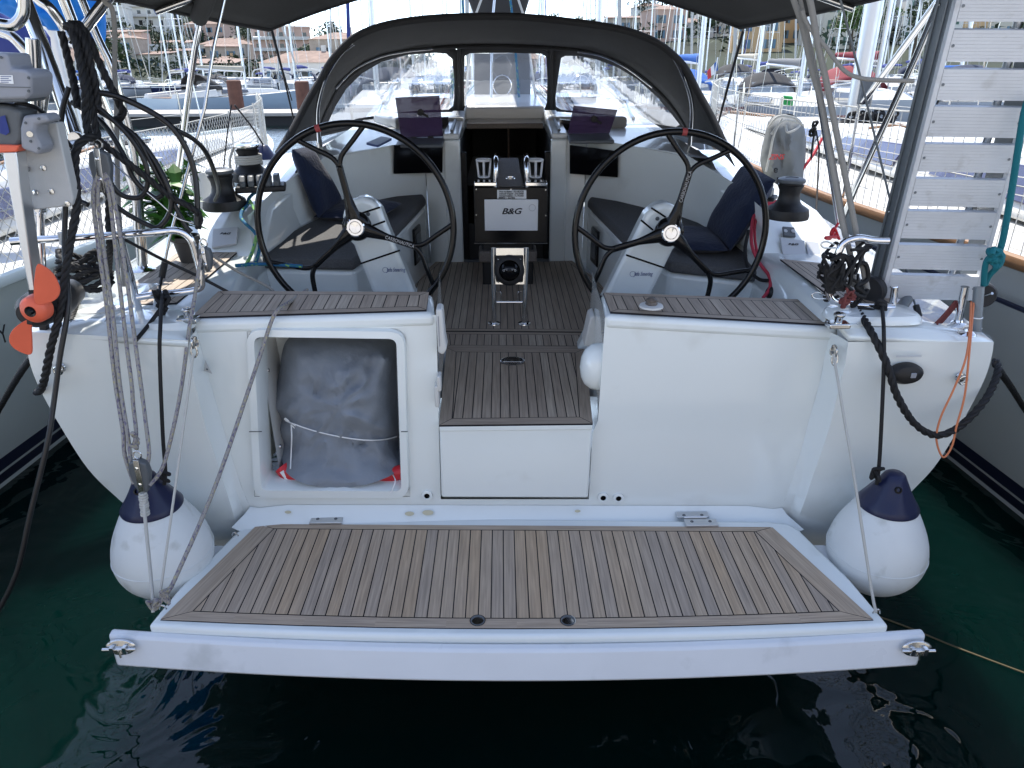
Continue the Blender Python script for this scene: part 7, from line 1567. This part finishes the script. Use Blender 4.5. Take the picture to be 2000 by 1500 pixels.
motoryacht(P(597, 180, Y=88).x, 90, 200, 'white motor yacht lying just right of the brown mooring pile', m0); motoryacht(P(460, 180, Y=88).x, 92, 170, 'white motor yacht behind the left brown mooring pile', m0)
# ---- pontoons and piles
M['conc'] = mat('concrete', (.42, .39, .35), .9, var=.12, vscale=1.5, bump=.3, bscale=20); M['pile'] = mat('rusty_pile', (.11, .05, .035), .8, var=.25, vscale=3, bump=.3, bscale=30)
t = thing('pontoon', 'concrete visitors pontoon with dark side crossing behind the left netting', 'pontoon', (-17, 38.5, 0)); ob('deck_slab', MB().box((-17.3, 38.6, .50), (16.5, 4.0, .16)), M['conc'], t, bevel=.03); ob('float', MB().box((-17.3, 38.6, .18), (16.1, 3.6, .48)), M['dark'], t)
t2 = thing('pontoon', 'long pale pontoon under the bows of the facing row', 'pontoon', (14, 44, 0)); ob('deck_slab', MB().box((14, 45.2, .5), (46, 2.4, .16)), M['conc'], t2, bevel=.03); ob('float', MB().box((14, 45.2, .18), (45, 2.0, .48)), M['dark'], t2)
for i, (a, ytop, ybot, Yd, lb) in enumerate(((463, 156, 206, 40.3, 'rusty brown mooring pile at the left end of the pontoon'), (594, 158, 206, 40.0, 'rusty brown mooring pile beside the spray hood edge'))):
    b = P(a, ybot, Y=Yd); h = P(a, ytop, Y=Yd).z; o = ob('mooring_pile', MB().lathe([(.36, -.6), (.36, h-.05), (.30, h), (0, h+.01)], (b.x, Yd, 0), (0, 0, 1), 20), M['pile'], None); tag(o, lb, 'pile', 'mooring piles')
# ---- shore
M['ground'] = mat('shore_ground', (.20, .18, .14), .95, var=.2, vscale=.1); M['hillg'] = mat('hill_scrub', (.022, .030, .013), .95, var=.3, vscale=.05)
def terr(x, y):
    z = .9
    lf_ = math.exp(-((x+158)/58)**2)*min(1, max(0, (y-150)/130))*31*(1+.15*noise.noise(V((x*.02, y*.01, 0))))
    rg = min(1, max(0, (x+2)/.22/max(y, 1)))*min(1.7, max(0, (y-104)/115))*12.5; mid = min(1, max(0, (y-130)/200))*4
    return z+max(lf_, rg, mid)+.8*noise.noise(V((x*.05, y*.05, 2)))*min(1, max(0, (y-90)/30))
tm = MB(); tm.grid(lambda u, v: V((-420+900*u, 100+420*v*v, terr(-420+900*u, 100+420*v*v) if v > .0 else -.6)), 120, 40); struct('hills', tm, M['hillg'], smooth=60)
struct('shore_quay', MB().box((30, 104, .3), (900, 9, 1.9)), M['conc'])
# ---- houses
WC = [mat('wall_cream', (.50, .46, .38), .9, var=.06, vscale=.4), mat('wall_white', (.60, .58, .53), .9, var=.05, vscale=.4), mat('wall_ochre', (.48, .32, .17), .9, var=.06, vscale=.4), mat('wall_pink', (.48, .33, .26), .9, var=.06, vscale=.4), mat('wall_stone', (.36, .31, .25), .9, var=.15, vscale=1.2)]
def tilemat():
    m = mat('roof_tile', (.24, .165, .13), .85, var=.25, vscale=1.2); return m
M['tile'] = tilemat(); M['shut'] = mat('shutter_blue', (.10, .18, .24), .6); M['shg'] = mat('shutter_green', (.05, .11, .08), .6); M['pane'] = mat('dark_pane', (.02, .025, .03), .1); M['bal'] = mat('balcony', (.52, .50, .46), .8)
wn = ['cream', 'white', 'ochre', 'pink', 'stone']
hn = 0
def house(x, y, w, d, floors, wc, rz=0, label='', roof='hip', z=None, shut='shut'):
    z = terr(x, y)-.6 if z is None else z; h = floors*2.9+.6; t = thing('house', label, 'house', (x, y, z), 'houses on the shore behind the masts'); t.rotation_euler = (0, 0, R(rz))
    Mx = Matrix.Translation((x, y, z)) @ Matrix.Rotation(R(rz), 4, 'Z'); f = lambda a, b, c: Mx @ V((a, b, c)); hw, hd = w/2, d/2
    def bx(mb, x0, y0, z0, x1, y1, z1): mb.hexa([f(x0, y0, z0), f(x1, y0, z0), f(x1, y1, z0), f(x0, y1, z0)], [f(x0, y0, z1), f(x1, y0, z1), f(x1, y1, z1), f(x0, y1, z1)]); return mb
    wl_ = ob('wall', bx(MB(), -hw, -hd, -3, hw, hd, h), WC[wc], t)
    if roof == 'hip':
        e = .22; rh = w*.13; r0 = [f(-hw-e, -hd-e, h), f(hw+e, -hd-e, h), f(hw+e, hd+e, h), f(-hw-e, hd+e, h)]; k = min(hw, hd); a, b = f(-hw+k*.9, 0, h+rh), f(hw-k*.9, 0, h+rh)
        mb = MB(); mb.poly([r0[0], r0[1], b, a]); mb.poly([r0[1], r0[2], b]); mb.poly([r0[2], r0[3], a, b]); mb.poly([r0[3], r0[0], a]); mb.poly(r0[::-1]); rf = ob('roof', mb, M['tile'], t)
        ob('chimney', bx(MB(), hw*.3, -.2, h+rh*.3, hw*.3+.6, .5, h+rh+.7), WC[wc], rf)
    elif roof == 'shed': 
        mb = MB(); mb.hexa([f(-hw-.4, -hd-.5, h-.1), f(hw+.4, -hd-.5, h-.1), f(hw+.4, hd+.4, h+w*.08), f(-hw-.4, hd+.4, h+w*.08)], [f(-hw-.4, -hd-.5, h+.08), f(hw+.4, -hd-.5, h+.08), f(hw+.4, hd+.4, h+w*.08+.2), f(-hw-.4, hd+.4, h+w*.08+.2)]); ob('roof', mb, M['tile'], t)
    else: ob('roof', bx(MB(), -hw-.2, -hd-.2, h, hw+.2, hd+.2, h+.5), WC[wc], t)
    nx = max(2, int(w/3.2)); 
    for fl_ in range(floors):
        for i in range(nx):
            cx = -hw+w*(i+.5)/nx; zb = .9+fl_*2.9; ww = .55; wd_ = ob('window', bx(MB(), cx-ww, -hd-.03, zb, cx+ww, -hd+.05, zb+1.5), M['pane'], t)
            if roof != 'flat':
                for s in (-1, 1): ob('shutter', bx(MB(), cx+s*(ww+.28)-.26, -hd-.07, zb-.03, cx+s*(ww+.28)+.26, -hd-.02, zb+1.53), M[shut], wd_)
        if roof == 'flat' and fl_: 
            ob('balcony', bx(MB(), -hw+.3, -hd-1.1, fl_*2.9+.45, hw-.3, -hd-.032, fl_*2.9+.62), M['bal'], t); ob('balcony_parapet', bx(MB(), -hw+.3, -hd-1.1, fl_*2.9+.63, hw-.3, -hd-1.0, fl_*2.9+1.3), M['bal'], t)
    return t
def hx(p, Y): return P(p, 120, Y=Y).x
# the big block left of the hood and the long warehouse roofs
house(hx(556, 232), 232, 16, 14, 4, 3, 14, 'pinkish concrete apartment block with balconies left of the spray hood', 'flat')
house(hx(605, 112), 112, 12, 8, 1, 1, 0, 'low white quayside building with long terracotta roof behind the spray hood', 'hip'); house(hx(668, 118), 118, 8, 7, 2, 4, 5, 'stone house with tiled roof touching the left hood edge', 'hip')
HD = ['cream cottage with tiled roof', 'pink two-storey house with tiled roof', 'white low house with wide tiled roof', 'stone house with tiled roof', 'ochre house with tiled roof']
HC = [0, 3, 1, 4, 2]; hr_n = random.Random(21); ia = 0
for a in (222, 248, 271, 298, 322, 350, 374, 401, 428, 452, 474, 640):
    k = ia % 5; house(hx(a, 215), hr_n.uniform(185, 255), hr_n.uniform(8, 13), 8, 2 if k in (1, 3) else 1, HC[k], hr_n.uniform(-15, 15), HD[k]+', %s along the left shore under the hill' % ordn(ia), 'hip' if ia % 3 == 0 else 'shed'); ia += 1
house(hx(110, 150), 150, 20, 8, 1, 0, 2, 'long beige building seen behind the steel tubes', 'hip'); house(hx(50, 190), 190, 12, 8, 2, 4, 8, 'stone house behind the grey outboard', 'hip')
for i, (a, Y, w, fl_, c_, rf, lb) in enumerate(((235, 250, 10, 2, 1, 'flat', 'white modern villa high on the wooded hill, left'), (308, 270, 13, 3, 1, 'flat', 'large white terraced villa on the wooded hill'), (262, 215, 10, 1, 1, 'flat', 'white flat roofed house halfway up the wooded hill'), (420, 280, 14, 2, 3, 'hip', 'pink tiled house on the right end of the hill'), (450, 240, 14, 2, 0, 'hip', 'cream tiled house near the hill foot'))):
    house(hx(a, Y), Y, w, 9, fl_, c_, random.uniform(-10, 10), lb, rf)
RH = [(1215, 215, 10.5, 2, 4, 'stone house with hipped tile roof above the right hood edge'), (1175, 212, 6, 1, 3, 'small pink annexe beside the stone house'), (1290, 175, 8, 2, 3, 'pink house with two roof levels behind the masts'), (1262, 262, 10, 2, 1, 'white house higher up between the pines'), (1396, 195, 8.5, 3, 0, 'cream gabled villa with blue shutters above the docked boats'),
      (1340, 190, 9, 1, 1, 'low white house at the waterside right of the hood'), (1470, 150, 9, 2, 2, 'ochre house beyond the canopy corner'), (1545, 175, 9, 1, 3, 'low pink tiled house beyond the grey ropes'), (1530, 172, 10, 3, 2, 'tall ochre house behind the canopy edge'), (1625, 160, 12, 3, 0, 'cream three storey house beneath the canopy edge'),
      (1600, 222, 13, 3, 4, 'stone apartment house up the slope on the right'), (1700, 172, 15, 4, 0, 'tall cream block behind the big grey mast'), (1765, 185, 9, 2, 3, 'pink tiled house left of the gangway'), (1790, 166, 12, 3, 1, 'white house high beside the gangway'), (1850, 180, 10, 2, 2, 'ochre house behind the gangway slats'), (1440, 242, 12, 3, 1, 'white villa on the upper right slope'),
      (1940, 185, 11, 3, 0, 'cream house seen between the gangway slats'), (1130, 192, 8, 1, 1, 'white cottage beside the palm'), (1680, 170, 8, 1, 1, 'small white quay house right of the ropes'), (1350, 272, 12, 2, 0, 'cream villa on the ridge above the masts'), (760, 200, 10, 1, 0, 'cream boathouse behind the left hood window'), (1020, 200, 12, 1, 3, 'pink boathouse behind the middle hood window')]
for i, (a, Y, w, fl_, c_, lb) in enumerate(RH): house(hx(a, Y), Y, w, 8, fl_, c_, random.uniform(-14, 14), lb, 'hip' if i % 4 else 'shed', shut=('shut', 'shg')[i % 2])
# ---- trees
def leafmat(name, c): return mat(name, c, .7, var=.45, vscale=1.1)
LM = [leafmat('pine_green', (.018, .034, .012)), leafmat('oak_green', (.028, .050, .015)), leafmat('bright_green', (.055, .10, .022))]; M['bark'] = mat('bark', (.09, .065, .045), .9, var=.2, vscale=8)
def crown(mb, c, rx, rz, n, rnd, ls):
    lobes = [(V((rnd.gauss(0, .45)*rx, rnd.gauss(0, .45)*rx, rnd.gauss(0, .4)*rz)), rnd.uniform(.3, .55)) for _ in range(11)]
    for k in range(n):
        lc, lr = lobes[rnd.randrange(11)]; d = V((rnd.gauss(0, 1), rnd.gauss(0, 1), rnd.gauss(0, 1))).normalized(); r = lr*rnd.uniform(.6, 1.0)**.5
        p = c+lc+V((d.x*rx*r, d.y*rx*r, d.z*rz*r)); a = V((rnd.gauss(0, 1), rnd.gauss(0, 1), rnd.gauss(0, 1))).normalized()*ls*rnd.uniform(.6, 1.3); b = a.cross(d+V((.1, 0, 0))).normalized()*ls*rnd.uniform(.5, 1)
        mb.add([p-a, p+b*.6, p+a, p-b*.6], [(0, 1, 2, 3)])
def tree(x, y, h, r, m_, label, seed, shape='round', n=900):
    rnd = random.Random(seed); z = terr(x, y)-.3; t = thing('pine_tree' if m_ == 0 else 'leafy_tree', label, 'tree', (x, y, z), 'trees between the houses'); b = V((x, y, z))
    tk = MB(); tk.tube(cat([b+V((0, 0, -1)), b+V((.1, 0, h*.3)), b+V((rnd.uniform(-.3, .3), 0, h*.6)), b+V((0, 0, h*.85))], 3), [.28*h/9*(1-.085*k) for k in range(10)], 8)
    for k in range(6):
        a = rnd.uniform(0, 6.28); s = b+V((0, 0, h*rnd.uniform(.4, .65))); e = s+V((math.cos(a)*r*.65, math.sin(a)*r*.65, h*.18)); tk.tube([s, s.lerp(e, .5)+V((0, 0, .2)), e], [.09*h/9, .06*h/9, .02], 6)
    ob('trunk', tk, M['bark'], t); cr = MB(); crown(cr, b+V((0, 0, h*(.74 if shape != 'flat' else .86))), r, h*(.30 if shape != 'flat' else .14), n, rnd, .34); ob('crown', cr, LM[m_], t, smooth=0)
TR = [(1060, 205, 12, 4.5, 0, 'round pine rising behind the right top of the hood'), (1145, 190, 8, 3, 1, 'bushy tree right of the palm'), (1250, 250, 12, 5, 0, 'dark pine behind the hip roofed stone house'), (1285, 235, 13, 6, 0, 'large pine on the ridge above the pink house'), (1330, 210, 10, 4, 0, 'pine between the two villas'), (1430, 200, 10, 4, 1, 'oak right of the gabled villa'),
      (1375, 180, 5, 4, 1, 'low bushes in front of the gabled villa'), (1500, 165, 9, 3.6, 0, 'dark pine beside the ochre house'), (1655, 128, 8.5, 4.5, 2, 'bright green tree in front of the cream house'), (1690, 135, 9, 4.4, 2, 'bright green tree behind the big grey mast'), (1640, 190, 11, 5, 0, 'pine above the bright green trees'), (1780, 140, 10, 4, 1, 'leafy tree left of the gangway top'), (1740, 220, 12, 5, 1, 'leafy tree high on the right slope'),
      (640, 180, 11, 4.2, 1, 'round tree just left of the hood top'), (658, 150, 11, 1.6, 0, 'tall narrow cypress at the hood edge'), (625, 160, 7, 4, 1, 'low tree left of the cypress'), (508, 250, 13, 8, 0, 'wide pine behind the apartment block'), (570, 260, 13, 6, 0, 'pine right behind the apartment block roof'), (215, 116, 8, 4, 1, 'tree at the left shore under the blue tarpaulin'), (30, 150, 12, 8, 0, 'dark tree behind the grey outboard'), (110, 160, 13, 8, 0, 'dark tree above the long beige building')]
for i, (a, Y, h, r, m_, lb) in enumerate(TR): tree(hx(a, Y), Y, h, r, m_, lb, 50+i)
def palm(a, Y, h, lb, seed):
    rnd = random.Random(seed); x = hx(a, Y); z = terr(x, Y)-.2; t = thing('palm_tree', lb, 'palm tree', (x, Y, z), 'palms on the shore'); b = V((x, Y, z)); ob('trunk', MB().tube([b, b+V((.1, 0, h*.5)), b+V((0, 0, h))], [.28, .2, .22], 8), M['bark'], t); mb = MB()
    for k in range(26):
        az = rnd.uniform(0, 6.28); el = rnd.uniform(-.3, 1.2); d = V((math.cos(az)*math.cos(el), math.sin(az)*math.cos(el), math.sin(el))); L_ = 2.0; pr = b+V((0, 0, h)); sd = d.cross(V((0, 0, 1))).normalized()
        for q in range(5):
            nx_ = pr+d*L_/5; d = (d+V((0, 0, -.22))).normalized()
            for s in (-1, 1): mb.poly([pr, nx_, nx_+sd*s*.34+V((0, 0, -.22)), pr+sd*s*.30+V((0, 0, -.12))])
            pr = nx_
    ob('fronds', mb, LM[1], t, smooth=0)
palm(1128, 186, 8, 'palm tree just above the right side of the hood', 1); palm(42, 109, 4.6, 'palm tree behind the steel tubes at far left', 2); palm(1990, 110, 7, 'palm tree at the far right edge', 3)
# wooded hillside : one mass
wd = MB(); rnd = random.Random(3)
cnt = 0
while cnt < 3800:
    y = rnd.uniform(150, 430); x = rnd.uniform(-1.05, -.10)*y*.85 if cnt < 2700 else rnd.uniform(.1, .85)*y
    if cnt >= 2700 and (y < 200 and rnd.random() < .8 or rnd.random() < .3): continue
    z = terr(x, y)
    if cnt < 2700 and z < 4 and rnd.random() < .75: continue
    r = rnd.uniform(1.3, 3.0); c = V((x, y, z+r*.7)); cnt += 1
    for q in range(46):
        d = V((rnd.gauss(0, 1), rnd.gauss(0, 1), rnd.gauss(0, .8)+.25)).normalized(); p = c+d*r*rnd.uniform(.55, 1.05); k = .55*r**.5
        a = V((rnd.gauss(0, 1), rnd.gauss(0, 1), rnd.gauss(0, 1)))*k*.6; b = V((rnd.gauss(0, 1), rnd.gauss(0, 1), rnd.gauss(0, 1)))*k*.6; wd.add([p, p+a, p+b], [(0, 1, 2)])
wo = ob('woodland', wd, LM[0], None, smooth=0); tag(wo, 'dense dark pine wood covering the hillsides behind the harbour', 'woodland', kind='stuff')
# small tricolour flag on a stern beyond the hood
fg = thing('stern_flag', 'small red white and blue flag on a staff right of the hood', 'flag', P(1384, 200, Y=14)); ob('staff', MB().cyl(P(1384, 215, Y=14), P(1402, 112, Y=14), .012, 6), M['wht'], fg)
for k, cm_ in enumerate(('cvblue', 'wht', 'red')):
    a, b = P(1401-k*6.5, 118+k*7, Y=14-.01*k), P(1401-(k+1)*6.5, 118+(k+1)*7, Y=14-.02*k); mb = MB(); mb.hexa([a, b, b+V((.02, 0, -.14)), a+V((.03, 0, -.16))], [p+V((0, .004, 0)) for p in (a, b, b+V((.02, 0, -.14)), a+V((.03, 0, -.16)))]); ob('flag_band', mb, M[cm_], fg)
# house fronts behind the quay : what the gloss of the stern mirrors
qb = thing('quay_building', 'pale rendered quayside building behind the photographer', 'building', (0, -17, .8)); mbq = MB()
ob('wall', MB().box((0, -19, 4.3), (46, 3, 7)), M['stone'], qb)
for i in range(10):
    for z in (2.1, 5.1): ob('window', MB().box((-20.5+i*4.5, -17.49, z), (1.5, .04, 1.9)), M['pane'], qb)
